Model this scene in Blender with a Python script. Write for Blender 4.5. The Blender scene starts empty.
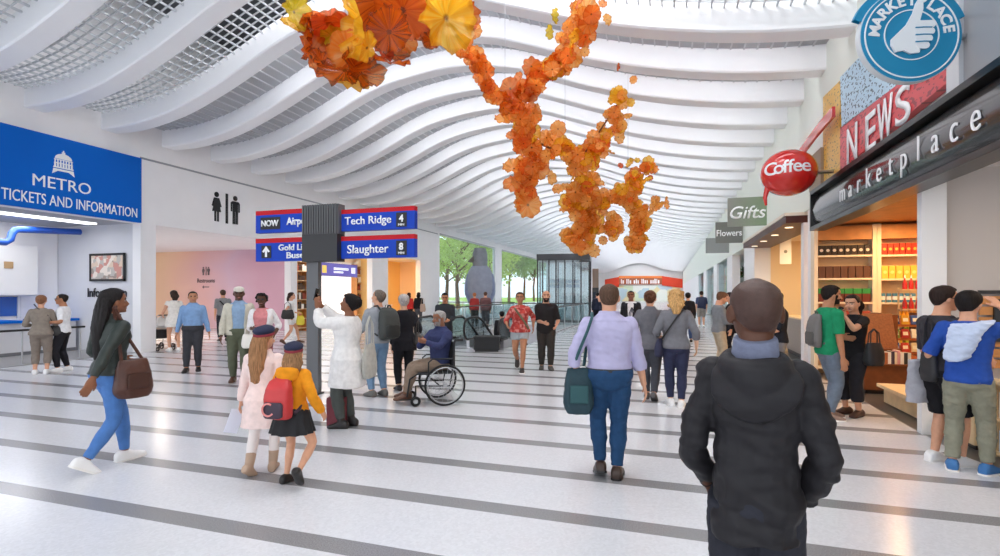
import bpy, bmesh, math, random
from mathutils import Vector, Matrix, noise
random.seed(7)
S = bpy.context.scene
COL = S.collection
PI = math.pi
V = Vector

# ---------------------------------------------------------------- camera
FPX, HOR, CAMH = 521.0, 293.0, 1.65
TH = math.atan(168 / FPX); SN, CS = math.sin(TH), math.cos(TH)
cam = bpy.data.cameras.new('camera'); cam.sensor_width = 36; cam.lens = 36 * FPX / 1000
cam.shift_y = 0.015; cam.clip_end = 600
co = bpy.data.objects.new('camera', cam); COL.objects.link(co)
co.location = (0, 0, CAMH); co.rotation_euler = (PI / 2, 0, TH)
S.camera = co

def ground(px, py, z=0.0):
    d = FPX * (CAMH - z) / (py - HOR); t = (px - 500) / FPX
    return V((d * (t * CS - SN), d * (t * SN + CS), z))
def on_y(px, py, Y):
    t = (px - 500) / FPX; d = Y / (t * SN + CS)
    return V((d * (t * CS - SN), Y, CAMH + (HOR - py) / FPX * d))
def on_x(px, py, X):
    t = (px - 500) / FPX; d = X / (t * CS - SN)
    return V((X, d * (t * SN + CS), CAMH + (HOR - py) / FPX * d))
def at_d(px, py, d):
    t = (px - 500) / FPX
    return V((d * (t * CS - SN), d * (t * SN + CS), CAMH + (HOR - py) / FPX * d))

# ---------------------------------------------------------------- materials
def lin(c):
    return tuple((x / 12.92 if x <= .04045 else ((x + .055) / 1.055) ** 2.4) for x in c)
def hexc(h):
    return lin(tuple(int(h[i:i + 2], 16) / 255 for i in (0, 2, 4)))
MATS = {}
def mat(name, col, rough=.6, metal=0., spec=.5, emit=None, es=0., var=0., vscale=20., bump=0., bscale=60., trans=0., coat=0., alpha=1., translucent=0.):
    """A procedural material; col is an sRGB hex string. var mottles the colour a little, bump roughens it."""
    if name in MATS: return MATS[name]
    m = bpy.data.materials.new(name); m.use_nodes = True
    nt = m.node_tree; b = nt.nodes['Principled BSDF']
    c = hexc(col)
    b.inputs['Base Color'].default_value = (*c, 1)
    b.inputs['Roughness'].default_value = rough; b.inputs['Metallic'].default_value = metal
    b.inputs['Specular IOR Level'].default_value = spec
    b.inputs['Transmission Weight'].default_value = trans
    b.inputs['Coat Weight'].default_value = coat
    b.inputs['Alpha'].default_value = alpha
    if emit:
        b.inputs['Emission Color'].default_value = (*hexc(emit), 1); b.inputs['Emission Strength'].default_value = es
    if var or bump:
        tc = nt.nodes.new('ShaderNodeTexCoord')
    if var:
        n = nt.nodes.new('ShaderNodeTexNoise'); n.inputs['Scale'].default_value = vscale; n.inputs['Detail'].default_value = 5
        nt.links.new(tc.outputs['Object'], n.inputs['Vector'])
        r = nt.nodes.new('ShaderNodeMapRange'); r.inputs[1].default_value = .3; r.inputs[2].default_value = .7
        r.inputs[3].default_value = 1 - var; r.inputs[4].default_value = 1 + var
        nt.links.new(n.outputs['Fac'], r.inputs[0])
        mx = nt.nodes.new('ShaderNodeVectorMath'); mx.operation = 'SCALE'; mx.inputs[0].default_value = c
        nt.links.new(r.outputs[0], mx.inputs['Scale']); nt.links.new(mx.outputs[0], b.inputs['Base Color'])
    if bump:
        n2 = nt.nodes.new('ShaderNodeTexNoise'); n2.inputs['Scale'].default_value = bscale; n2.inputs['Detail'].default_value = 4
        nt.links.new(tc.outputs['Object'], n2.inputs['Vector'])
        bp = nt.nodes.new('ShaderNodeBump'); bp.inputs['Strength'].default_value = bump; bp.inputs['Distance'].default_value = .01
        nt.links.new(n2.outputs['Fac'], bp.inputs['Height']); nt.links.new(bp.outputs[0], b.inputs['Normal'])
    if translucent:
        out = nt.nodes['Material Output']; tr = nt.nodes.new('ShaderNodeBsdfTranslucent'); tr.inputs[0].default_value = (*c, 1)
        ms = nt.nodes.new('ShaderNodeMixShader'); ms.inputs[0].default_value = translucent
        nt.links.new(b.outputs[0], ms.inputs[1]); nt.links.new(tr.outputs[0], ms.inputs[2]); nt.links.new(ms.outputs[0], out.inputs[0])
    MATS[name] = m
    return m
def fabric(hexcol, var=.10, rough=.9, bump=.25):
    return mat('fabric_' + hexcol, hexcol, rough, spec=.25, var=var, vscale=18, bump=bump, bscale=260)
def ramp_nodes(m, build):
    build(m.node_tree, m.node_tree.nodes['Principled BSDF'])
    return m

# ---------------------------------------------------------------- tagging
def tag(o, label=None, cat=None, group=None, kind=None):
    if label: o['label'] = label
    if cat: o['category'] = cat
    if group: o['group'] = group
    if kind: o['kind'] = kind
    return o
def empty(name, loc=(0, 0, 0), rz=0., label=None, cat=None, group=None, kind=None):
    o = bpy.data.objects.new(name, None); COL.objects.link(o)
    o.location = loc; o.rotation_euler = (0, 0, rz); o.empty_display_size = .1
    return tag(o, label, cat, group, kind)
def link(name, me, parent=None, loc=None, rot=None):
    o = bpy.data.objects.new(name, me); COL.objects.link(o)
    if parent is not None: o.parent = parent
    if loc is not None: o.location = loc
    if rot is not None: o.rotation_euler = rot
    return o
KIDS = {}
def copy_tree(o, parent=None):
    c = o.copy(); COL.objects.link(c)
    if parent is not None: c.parent = parent
    for ch in list(o.children): copy_tree(ch, c)
    return c

# ---------------------------------------------------------------- mesh builder
class MB:
    """Collects simple shapes and links them as ONE mesh object."""
    def __init__(s): s.v = []; s.f = []; s.mi = []; s.cur = 0; s.M = Matrix()
    def use(s, i): s.cur = i; return s
    def at(s, M): s.M = M; return s
    def add(s, vs, fs):
        b = len(s.v); s.v += [tuple(s.M @ V(v)) for v in vs]; s.f += [tuple(b + i for i in f) for f in fs]; s.mi += [s.cur] * len(fs); return s
    def box(s, x0, x1, y0, y1, z0, z1, bev=0.):
        if bev <= 0:
            vs = [(x, y, z) for x in (x0, x1) for y in (y0, y1) for z in (z0, z1)]
            return s.add(vs, [(0, 1, 3, 2), (4, 6, 7, 5), (0, 4, 5, 1), (2, 3, 7, 6), (0, 2, 6, 4), (1, 5, 7, 3)])
        bm = bmesh.new(); bmesh.ops.create_cube(bm, size=1)
        for v in bm.verts: v.co = V(((x0 + x1) / 2 + v.co.x * (x1 - x0), (y0 + y1) / 2 + v.co.y * (y1 - y0), (z0 + z1) / 2 + v.co.z * (z1 - z0)))
        bmesh.ops.bevel(bm, geom=bm.edges[:], offset=bev, segments=2, affect='EDGES', profile=.6)
        return s._bm(bm)
    def _bm(s, bm):
        bm.verts.index_update()
        s.add([v.co[:] for v in bm.verts], [[v.index for v in f.verts] for f in bm.faces]); bm.free(); return s
    def prism(s, poly, axis, a, b):
        """poly: 2D points; extruded along axis from a to b. axis 0: (u,v)->(y,z); 1: (x,z); 2: (x,y)."""
        n = len(poly)
        def p(u, v, w): return (w, u, v) if axis == 0 else ((u, w, v) if axis == 1 else (u, v, w))
        vs = [p(u, v, a) for u, v in poly] + [p(u, v, b) for u, v in poly]
        return s.add(vs, [tuple(range(n))[::-1], tuple(range(n, 2 * n))] + [(i, (i + 1) % n, n + (i + 1) % n, n + i) for i in range(n)])
    def tube(s, pts, r, n=8, caps=True, closed=False):
        pts = [V(p) for p in pts]; m = len(pts)
        rs = list(r) if isinstance(r, (list, tuple)) else [r] * m
        vs = []; fs = []; nrm = None
        for i, p in enumerate(pts):
            if closed: t = pts[(i + 1) % m] - pts[i - 1]
            else: t = (pts[min(i + 1, m - 1)] - pts[max(i - 1, 0)])
            t = t.normalized() if t.length > 1e-9 else V((0, 0, 1))
            if nrm is None:
                nrm = t.cross(V((0, 0, 1)) if abs(t.z) < .9 else V((0, 1, 0))).normalized()
            nrm = (nrm - t * nrm.dot(t)).normalized(); bn = t.cross(nrm)
            for k in range(n):
                a = 2 * PI * k / n; vs.append(p + (nrm * math.cos(a) + bn * math.sin(a)) * rs[i])
        rng = m if closed else m - 1
        for i in range(rng):
            for k in range(n):
                j = (i + 1) % m
                fs.append((i * n + k, i * n + (k + 1) % n, j * n + (k + 1) % n, j * n + k))
        if caps and not closed: fs += [tuple(range(n))[::-1], tuple(range((m - 1) * n, m * n))]
        return s.add(vs, fs)
    def rings(s, rings):
        """loft: list of equal-length rings of points, capped."""
        n = len(rings[0]); vs = [p for r in rings for p in r]; m = len(rings)
        fs = [(i * n + k, i * n + (k + 1) % n, (i + 1) * n + (k + 1) % n, (i + 1) * n + k) for i in range(m - 1) for k in range(n)]
        fs += [tuple(range(n))[::-1], tuple(range((m - 1) * n, m * n))]
        return s.add(vs, fs)
    def lathe(s, prof, n=24, c=(0, 0, 0)):
        rr = [[(c[0] + r * math.cos(2 * PI * k / n), c[1] + r * math.sin(2 * PI * k / n), c[2] + z) for k in range(n)] for r, z in prof]
        return s.rings(rr)
    def ell(s, c, rx, ry, rz, n=12, m=8):
        rr = []
        for i in range(m + 1):
            a = -PI / 2 + PI * (i + .001 if i == 0 else (i - .001 if i == m else i)) / m
            rr.append([(c[0] + rx * math.cos(a) * math.cos(2 * PI * k / n), c[1] + ry * math.cos(a) * math.sin(2 * PI * k / n), c[2] + rz * math.sin(a)) for k in range(n)])
        return s.rings(rr)
    def mesh(s, name, mats, smooth=False):
        me = bpy.data.meshes.new(name); me.from_pydata(s.v, [], s.f); me.validate(); 
        for m in (mats if isinstance(mats, (list, tuple)) else [mats]): me.materials.append(m)
        if len(s.mi) == len(me.polygons): me.polygons.foreach_set('material_index', s.mi)
        bm = bmesh.new(); bm.from_mesh(me); bmesh.ops.recalc_face_normals(bm, faces=bm.faces[:]); bm.to_mesh(me); bm.free()
        if smooth:
            me.polygons.foreach_set('use_smooth', [True] * len(me.polygons))
            try: me.set_sharp_from_angle(angle=smooth if smooth is not True else math.radians(50))
            except Exception: pass
        me.update(); return me
    def build(s, name, mats, parent=None, smooth=False, loc=None, rot=None):
        return link(name, s.mesh(name, mats, smooth), parent, loc, rot)
def structure(o): o['kind'] = 'structure'; return o

def text_mesh(body, size, depth=.004, bold=0., spacing=1., shear=0., align='CENTER', sx=1.):
    cu = bpy.data.curves.new('lettering', 'FONT'); cu.body = body; cu.size = size; cu.extrude = depth; cu.offset = bold
    cu.space_character = spacing; cu.shear = shear; cu.align_x = align; cu.align_y = 'CENTER'; cu.resolution_u = 4
    o = bpy.data.objects.new('lettering', cu); COL.objects.link(o)
    dg = bpy.context.evaluated_depsgraph_get(); dg.update()
    me = bpy.data.meshes.new_from_object(o.evaluated_get(dg))
    bpy.data.objects.remove(o); bpy.data.curves.remove(cu)
    if sx != 1: me.transform(Matrix.Diagonal((sx, 1, 1, 1)))
    return me
# orientation matrices: text lies in XY facing +Z
FACE_MY = Matrix(((1, 0, 0, 0), (0, 0, -1, 0), (0, 1, 0, 0), (0, 0, 0, 1)))           # reads along +X, faces -Y
FACE_PX = Matrix(((0, 0, 1, 0), (1, 0, 0, 0), (0, 1, 0, 0), (0, 0, 0, 1)))            # reads along +Y, faces +X
FACE_MX = Matrix(((0, 0, -1, 0), (-1, 0, 0, 0), (0, 1, 0, 0), (0, 0, 0, 1)))          # reads along -Y, faces -X
def text(name, body, size, loc, face, m, parent=None, **k):
    me = text_mesh(body, size, **k); me.transform(face); me.materials.clear(); me.materials.append(m)
    return link(name, me, parent, loc)
def flat(name, polys, depth, loc, face, m, parent=None, scale=1.):
    """flat emblem: 2D polygons (x,y) extruded by depth, facing like text."""
    b = MB()
    for p in polys: b.prism([(x * scale, y * scale) for x, y in p], 2, -depth, depth)
    me = b.mesh(name, m); me.transform(face)
    return link(name, me, parent, loc)
def circ(cx, cy, rx, ry=None, n=24, a0=0, a1=2 * PI):
    ry = rx if ry is None else ry
    full = abs(a1 - a0 - 2 * PI) < 1e-6
    return [(cx + rx * math.cos(a0 + (a1 - a0) * k / (n if full else n - 1)), cy + ry * math.sin(a0 + (a1 - a0) * k / (n if full else n - 1))) for k in range(n)]
ADDED_GLOW = 7.2
# ================================================================ SETTING
XL, XR = -13.8, 2.84
YEND = 110.0
M_wall = mat('white_paint', 'f3f2f3', .7, var=.015, vscale=2)
M_wallgrey = mat('grey_paint', 'd2d3d8', .7, var=.02, vscale=2)
M_rib = mat('rib_white', 'f7f8fa', .55, var=.01, vscale=2)
M_grille = mat('grille_metal', 'c9ccd0', .5)
M_plenum = mat('plenum_grey', '8f9296', .9)
M_black = mat('black_metal', '1b1b1d', .35, spec=.5)
M_white = mat('white_gloss', 'f4f4f4', .4)
M_steel = mat('brushed_steel', 'b9bbbe', .3, metal=.9)
M_darkfloor = mat('dark_terrazzo', '55524f', .3, var=.08, vscale=90)
M_wood = mat('warm_wood', 'c98a4e', .5, var=.12, vscale=6)
M_lightwood = mat('light_wood', 'e3c596', .5, var=.08, vscale=8)
M_darkwood = mat('dark_wood', '7a4526', .45, var=.15, vscale=9)

def terrazzo():
    m = bpy.data.materials.new('terrazzo'); m.use_nodes = True; nt = m.node_tree; b = nt.nodes['Principled BSDF']
    N = nt.nodes.new; L = nt.links.new
    tc = N('ShaderNodeTexCoord'); sp = N('ShaderNodeSeparateXYZ'); L(tc.outputs['Object'], sp.inputs[0])
    def math_(op, a, bv):
        n = N('ShaderNodeMath'); n.operation = op
        for i, x in enumerate((a, bv)):
            if isinstance(x, (int, float)): n.inputs[i].default_value = x
            else: L(x, n.inputs[i])
        return n.outputs[0]
    y = math_('SUBTRACT', sp.outputs['Y'], 3.705 - 886 * .886)
    fr = math_('FRACT', math_('DIVIDE', y, .886), 0)
    dark = math_('LESS_THAN', fr, .21)
    v = N('ShaderNodeTexVoronoi'); v.inputs['Scale'].default_value = 55; L(tc.outputs['Object'], v.inputs['Vector'])
    n = N('ShaderNodeTexNoise'); n.inputs['Scale'].default_value = 120; L(tc.outputs['Object'], n.inputs['Vector'])
    mr = N('ShaderNodeMapRange'); L(v.outputs['Color'], mr.inputs[0]); mr.inputs[3].default_value = .92; mr.inputs[4].default_value = 1.05
    mr2 = N('ShaderNodeMapRange'); L(n.outputs['Fac'], mr2.inputs[0]); mr2.inputs[1].default_value = .3; mr2.inputs[2].default_value = .7; mr2.inputs[3].default_value = .75; mr2.inputs[4].default_value = 1.25
    mx = N('ShaderNodeMix'); mx.data_type = 'RGBA'; L(dark, mx.inputs[0])
    mx.inputs[6].default_value = (*hexc('d9dade'), 1); mx.inputs[7].default_value = (*hexc('8a898b'), 1)
    s1 = N('ShaderNodeVectorMath'); s1.operation = 'SCALE'; L(mx.outputs[2], s1.inputs[0])
    k = N('ShaderNodeMix'); k.data_type = 'FLOAT'; L(dark, k.inputs[0]); L(mr.outputs[0], k.inputs[2]); L(mr2.outputs[0], k.inputs[3])
    L(k.outputs[0], s1.inputs['Scale']); L(s1.outputs[0], b.inputs['Base Color'])
    b.inputs['Roughness'].default_value = .2; b.inputs['Specular IOR Level'].default_value = .4
    return m
M_floor = terrazzo()

# floor with the escalator opening
HX0, HX1, HY0, HY1 = -7.7, -4.25, 15.75, 26.6
f = MB()
for (x0, x1, y0, y1) in ((-24, XR, -6, HY0), (-24, HX0, HY0, HY1), (HX1, XR, HY0, HY1), (-24, XR, HY1, YEND)):
    f.box(x0, x1, y0, y1, -.25, 0)
structure(f.build('floor', M_floor))
structure(MB().box(XR, 9, -6, 40, -.25, 0).build('floor_shops', M_darkfloor))
structure(MB().box(XR, 9, 40, YEND, -.25, 0).build('floor_shops_far', M_darkfloor))
low = MB().box(HX0 - 3, HX1 + 3, HY0 - 6, HY1 + 16, -5.2, -5)
structure(low.build('floor_lower_level', M_darkfloor))
structure(MB().box(HX0 - .3, HX0, HY0, HY1, -5, -.25).box(HX1, HX1 + .3, HY0, HY1, -5, -.25).box(HX0, HX1, HY1, HY1 + .3, -1.2, -.25).box(HX0 - 1, HX1 + 1, HY1 + 10, HY1 + 10.3, -5, -.25).build('wall_escalator_well', M_wallgrey))

# ---- wave ceiling: beams of one wave profile, grilles between them
PROF = [(-14.2, 5.86), (-13.8, 5.84), (-12.9, 5.84), (-12.1, 5.93), (-11.2, 6.12), (-10.1, 6.5), (-9.3, 6.83), (-8.5, 7.18), (-7.7, 7.45), (-6.8, 7.62), (-5.7, 7.72), (-4.8, 7.66), (-3.8, 7.47), (-2.8, 7.12), (-1.8, 6.75), (-.8, 6.44), (.2, 6.2), (1.2, 6.02), (2.2, 5.91), (3.2, 5.86)]
def wave(x):
    p = PROF
    if x <= p[0][0]: return p[0][1]
    for i in range(len(p) - 1):
        if x <= p[i + 1][0]:
            x0, y0 = p[max(i - 1, 0)]; x1, y1 = p[i]; x2, y2 = p[i + 1]; x3, y3 = p[min(i + 2, len(p) - 1)]
            m1 = (y2 - y0) / (x2 - x0); m2 = (y3 - y1) / (x3 - x1); h = x2 - x1; t = (x - x1) / h
            return (2 * t**3 - 3 * t**2 + 1) * y1 + (t**3 - 2 * t**2 + t) * h * m1 + (-2 * t**3 + 3 * t**2) * y2 + (t**3 - t**2) * h * m2
    return p[-1][1]
RIBP, RIBW, RIBH = 1.68, .44, .50
def rib_mesh():
    b = MB(); N = 72; rr = []
    for i in range(N + 1):
        x = XL - .05 + (XR - XL + .1) * i / N; z = wave(x)
        rr.append([(x, 0, z + .03), (x, .03, z), (x, RIBW - .03, z), (x, RIBW, z + .03), (x, RIBW, z + RIBH), (x, 0, z + RIBH)])
    b.rings(rr); return b.mesh('ceiling_beam', M_rib, smooth=math.radians(35))
RM = rib_mesh()
ks = list(range(-5, 60))
for k in ks:
    o = structure(link('ceiling_beam', RM)); o.location = (0, 9.55 + k * RIBP, 0)
def grille_mesh(square):
    b = MB(); dx = .20 if square else .24
    x = XL + .1
    while x < XR - .05:
        z = wave(x) + (.40 if square else .445)
        y0, y1 = RIBW - .02, RIBP + .01
        wd = .014 if square else .014
        b.box(x - wd, x + wd, y0, y1, z, z + (.04 if square else .03))
        x += dx
    if square:
        for j in range(1, 7):
            y = RIBW + (RIBP - RIBW) * j / 7; N = 60; rr = []
            for i in range(N + 1):
                xx = XL + (XR - XL) * i / N; z = wave(xx) + .405
                rr.append([(xx, y - .012, z), (xx, y + .012, z), (xx, y + .012, z + .03), (xx, y - .012, z + .03)])
            b.rings(rr)
    return b.mesh('ceiling_grille', M_grille)
GS, GL = grille_mesh(True), grille_mesh(False)
M_panel = mat('ceiling_panel_grey', 'aeb1b6', .6)
def wave_strip(za, y0, y1, th, x0, x1, N, name, m):
    b = MB(); rr = []
    for i in range(N + 1):
        x = x0 + (x1 - x0) * i / N; z = wave(x) + za
        rr.append([(x, y0, z), (x, y1, z), (x, y1, z + th), (x, y0, z + th)])
    return b.rings(rr).mesh(name, m, smooth=math.radians(35))
PANEL = wave_strip(.47, RIBW - .02, RIBP + .02, .03, XL, XR, 60, 'ceiling_panel', M_panel)
M_glow = mat('added_glow', 'ffffff', .5, emit='fdfdff', es=ADDED_GLOW)  # glowing strips added behind the beams, out of view, to brighten the ceiling
GLOWM = wave_strip(.33, RIBW + .02, RIBW + .16, .05, -9.6, 2.4, 26, 'ceiling_added_glow', M_glow)
for k in ks[:-1]:
    y = 9.55 + k * RIBP
    if k <= 18:
        o = structure(link('ceiling_grille', GS if k <= -1 else GL)); o.location = (0, y, 0)
    if k >= 0:
        o = structure(link('ceiling_panel', PANEL)); o.location = (0, y, 0)
        o = structure(link('ceiling_added_glow', GLOWM)); o.location = (0, y, 0)
def shell(z_add, y0, y1, name, m, x0=XL, x1=XR):
    b = MB(); N = 60; rr = []
    for i in range(N + 1):
        x = x0 + (x1 - x0) * i / N; z = wave(x) + z_add
        rr.append([(x, y0, z), (x, y1, z), (x, y1, z + .08), (x, y0, z + .08)])
    return structure(b.rings(rr).build(name, m, smooth=math.radians(35)))
# above the beams: a closed deck; added area lamps serve as skylights over the near bays
ROOFZ = 9.6
structure(MB().box(XL - .3, XR + .3, -6, YEND, ROOFZ, ROOFZ + .2).build('ceiling', mat('deck_grey', '63666a', .8)))
# ---- left side
w = MB().box(XL - .3, XL, 0, 30, 3.57, ROOFZ).box(XL - .3, XL, 30, 62, 5.48, ROOFZ).box(XL - .3, XL, 62, YEND, 0, ROOFZ)
w.box(XL - .3, XL, 10.6, 11.05, 0, 3.57).box(XL - .3, XL, 16.6, 16.95, 0, 3.57).box(XL - .3, XL, 22.4, 23.9, 0, 3.57).box(XL - .3, XL, 27.6, 30.0, 0, 3.57)
w.box(XL - .3, XL, 30.0, 30.3, 0, 5.48).box(XL - .3, XL, 41.7, 43.3, 0, 5.48)
structure(w.build('wall_left', M_wall))
structure(MB().box(XL, XL + .02, 10.58, 30, 5.34, 5.39).build('trim_1', mat('trim_grey', '9b9da2', .5)))
structure(MB().box(-19, XL - .3, 10.62, 10.8, 0, 3.57).build('wall_information', M_wallgrey))
structure(MB().box(-17.3, -17.1, 2, 10.6, 0, 3.57).build('wall_ticket_back', M_wall))
structure(MB().box(-17.3, XL - .3, 2, 10.6, 3.57, 3.75).build('ceiling_ticket', mat('soffit_grey', 'a9abb0', .7)))
structure(MB().box(-24, XL - .3, 10.8, 30, 3.62, 3.8).build('ceiling_left_rooms', M_wall))
def mural():
    m = bpy.data.materials.new('sunset_wall_paint'); m.use_nodes = True; nt = m.node_tree; b = nt.nodes['Principled BSDF']
    tc = nt.nodes.new('ShaderNodeTexCoord'); sp = nt.nodes.new('ShaderNodeSeparateXYZ'); nt.links.new(tc.outputs['Generated'], sp.inputs[0])
    n = nt.nodes.new('ShaderNodeTexNoise'); n.inputs['Scale'].default_value = 1.6; nt.links.new(tc.outputs['Generated'], n.inputs['Vector'])
    a = nt.nodes.new('ShaderNodeMath'); a.operation = 'MULTIPLY_ADD'; nt.links.new(n.outputs['Fac'], a.inputs[0]); a.inputs[1].default_value = .5
    nt.links.new(sp.outputs['X'], a.inputs[2])
    r = nt.nodes.new('ShaderNodeValToRGB'); nt.links.new(a.outputs[0], r.inputs[0])
    e = r.color_ramp.elements; e[0].position = .25; e[0].color = (*hexc('f3d3ae'), 1); e[1].position = 1.2 if False else 1.0; e[1].color = (*hexc('c9a0b2'), 1)
    for p, c in ((.45, 'efc7ae'), (.65, 'e3b7b3'), (.85, 'cfb3c4')):
        q = e.new(p); q.color = (*hexc(c), 1)
    nt.links.new(r.outputs[0], b.inputs['Base Color']); b.inputs['Roughness'].default_value = .6
    return m
structure(MB().box(-24, -15.95, 19, 19.15, 0, 3.62).build('wall_restroom', mural()))
structure(MB().box(-24.2, -24, 10.8, 30, 0, 3.62).build('wall_left_far', M_wall))
# display wall of the lit shop beyond the sign post, and the warm recess
structure(MB().prism([(XL - .02, 16.95), (XL - .3, 16.95), (-16.1, 19.15), (-15.9, 19.15)], 2, 0, 3.57).build('wall_restroom_side', M_wall))
structure(MB().box(-15.6, -15.4, 18.75, 23.9, 0, 3.62).build('wall_left_shop', mat('cream_paint', 'f4ead8', .6)))
structure(MB().box(-16.6, -16.4, 23.9, 30, 0, 3.62).box(-16.4, XL - .3, 23.4, 23.55, 0, 3.62).build('wall_warm_recess', mat('warm_yellow_paint', 'f6cf86', .6)))
structure(MB().box(-16.4, XL - .32, 29.9, 30.2, 0, 3.62).build('wall_recess_end', mat('pale_peach_paint', 'f3dcc2', .6)))
# park windows
M_glass = mat('window_glass', 'f2f8fa', .03, trans=1., spec=.3)
def thin_glass(name, tint='e8f0f2', gloss=.12):
    m = bpy.data.materials.new(name); m.use_nodes = True; nt = m.node_tree; nt.nodes.clear()
    o = nt.nodes.new('ShaderNodeOutputMaterial'); t = nt.nodes.new('ShaderNodeBsdfTransparent'); t.inputs[0].default_value = (*hexc(tint), 1)
    g = nt.nodes.new('ShaderNodeBsdfGlossy'); g.inputs['Roughness'].default_value = .03; mx = nt.nodes.new('ShaderNodeMixShader'); mx.inputs[0].default_value = gloss
    nt.links.new(t.outputs[0], mx.inputs[1]); nt.links.new(g.outputs[0], mx.inputs[2]); nt.links.new(mx.outputs[0], o.inputs[0])
    return m
M_pane = thin_glass('clear_pane', 'edf4f5', .07)
for i, (y0, y1) in enumerate(((30.3, 41.7), (43.3, 62.0))):
    fr = MB().box(XL - .2, XL - .1, y0, y1, .0, .12).box(XL - .2, XL - .1, y0, y1, 5.36, 5.48).box(XL - .2, XL - .1, y0, y0 + .1, .12, 5.36).box(XL - .2, XL - .1, y1 - .1, y1, .12, 5.36)
    wo = structure(fr.build('window_%d' % (i + 1), mat('window_frame_grey', 'b4b6b8', .5)))
    MB().box(XL - .16, XL - .14, y0 + .1, y1 - .1, .12, 5.36).build('pane', M_pane, wo)
# end of the hall
structure(MB().box(XL - .3, 9, YEND, YEND + .3, 0, ROOFZ).build('wall_end', mat('end_wall_paint', 'e6e9ea', .6)))
# ---- right side
M_upper = mat('pale_wall_paint', 'e9eee6', .7)
u = MB().box(XR, XR + .3, -2, 12.3, 3.58, ROOFZ).box(XR, XR + .3, 12.3, YEND, 3.42, ROOFZ)
structure(u.build('wall_right', M_upper))
structure(MB().box(XR - .02, XR + .22, 7.3, 7.42, 0, 2.97).build('trim_2', M_white))
structure(MB().box(XR + .05, 9, 7.42, 7.56, 0, 3.1).build('wall_shop_divider', mat('divider_paint', 'c9c3bf', .7)))
structure(MB().box(XR + .05, 9, 12.35, 12.5, 0, 3.4).build('wall_store_back', mat('store_wall', 'dcb98e', .6)))
structure(MB().box(XR, 9, -2, 7.42, 3.1, 3.3).build('ceiling_near_shop', M_wall))
structure(MB().box(XR + .02, 9, 7.56, 12.35, 3.05, 3.2).build('ceiling_store', mat('store_ceiling_wood', 'cf8f4c', .5, var=.1, vscale=5)))
structure(MB().box(8.8, 9, -2, 40, 0, 3.4).build('wall_shops_right', mat('shops_right_wall', 'e2bd87', .6)))
structure(MB().box(XR, XR + .28, 12.32, 12.6, 0, 3.4).box(XR, XR + .25, 12.95, 13.2, 0, 3.2).build('trim_3', M_white))
# cafe, flower shop and further shop fronts
def px_y(px): return on_x(px, 300, XR).y
yA, yB, yC = px_y(754.5), px_y(744), px_y(732)
structure(MB().box(XR, XR + .5, yA, yB, 0, 3.42).build('trim_4', M_white))
structure(MB().box(5.6, 5.75, 12.5, yA, 0, 3.4).build('wall_cafe_back', mat('cafe_wall', 'f0cd94', .6)))
structure(MB().box(XR + .5, 9, yA, yA + .2, 0, 3.4).build('wall_cafe_end', mat('cafe_wall_end', 'f2d7a8', .6)))
structure(MB().box(XR + .3, 9, 12.5, yA, 3.4, 3.5).build('ceiling_cafe', mat('cafe_ceiling', 'f0dcb8', .7)))
structure(MB().box(4.2, 4.35, yA + .2, 30, 0, 3.4).build('wall_flower_shop', mat('flower_shop_wall', 'b08a28', .7)))
structure(MB().box(XR + .3, 9, yA + .2, YEND, 3.42, 3.55).build('ceiling_far_shops', M_wall))
sh = MB()
ys = [px_y(p) for p in (732, 727, 717, 713.5, 706, 703.5, 698, 696)]
for i in range(0, len(ys) - 1, 2): sh.box(XR, XR + .35, ys[i], ys[i + 1], 0, 3.42)
sh.box(XR, XR + .3, ys[-1], YEND, 0, 3.42)
structure(sh.build('wall_right_far', M_wall))
structure(MB().box(XR + 1.2, XR + 1.3, ys[0], YEND, 0, 3.42).build('wall_far_shop_back', mat('far_shop_paint', 'e4e3df', .6)))
for i in range(1, 7, 2):
    pn = MB().box(XR + .1, XR + .12, ys[i], ys[i + 1], .1, 3.42)
    structure(pn.build('window_%d' % (3 + i // 2), M_pane))
# ================================================================ SIGNS AND FASCIAS
M_txtw = mat('sign_white', 'f6f7f8', .5); M_txtk = mat('sign_black', '17171a', .5)
M_blue = mat('ticket_blue', '0064c8', .5, spec=.15); M_signblue = mat('wayfinding_blue', '1f45b4', .5, spec=.15); M_signred = mat('wayfinding_red', 'bd2029', .5, spec=.15)
def fit_text(name, body, loc, face, m, parent, width, height, **k):
    me = text_mesh(body, 1., depth=.0, **k)
    xs = [v.co.x for v in me.vertices]; ys = [v.co.y for v in me.vertices]
    x0, x1, y0, y1 = min(xs), max(xs), min(ys), max(ys)
    for v in me.vertices: v.co = V(((v.co.x - (x0 + x1) / 2) * width / (x1 - x0), (v.co.y - (y0 + y1) / 2) * height / (y1 - y0), 0))
    bm = bmesh.new(); bm.from_mesh(me); r = bmesh.ops.extrude_face_region(bm, geom=bm.faces[:])
    for e in r['geom']:
        if isinstance(e, bmesh.types.BMVert): e.co.z += .012
    bmesh.ops.recalc_face_normals(bm, faces=bm.faces[:]); bm.to_mesh(me); bm.free()
    me.transform(face); me.materials.clear(); me.materials.append(m)
    return link(name, me, parent, loc)
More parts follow.
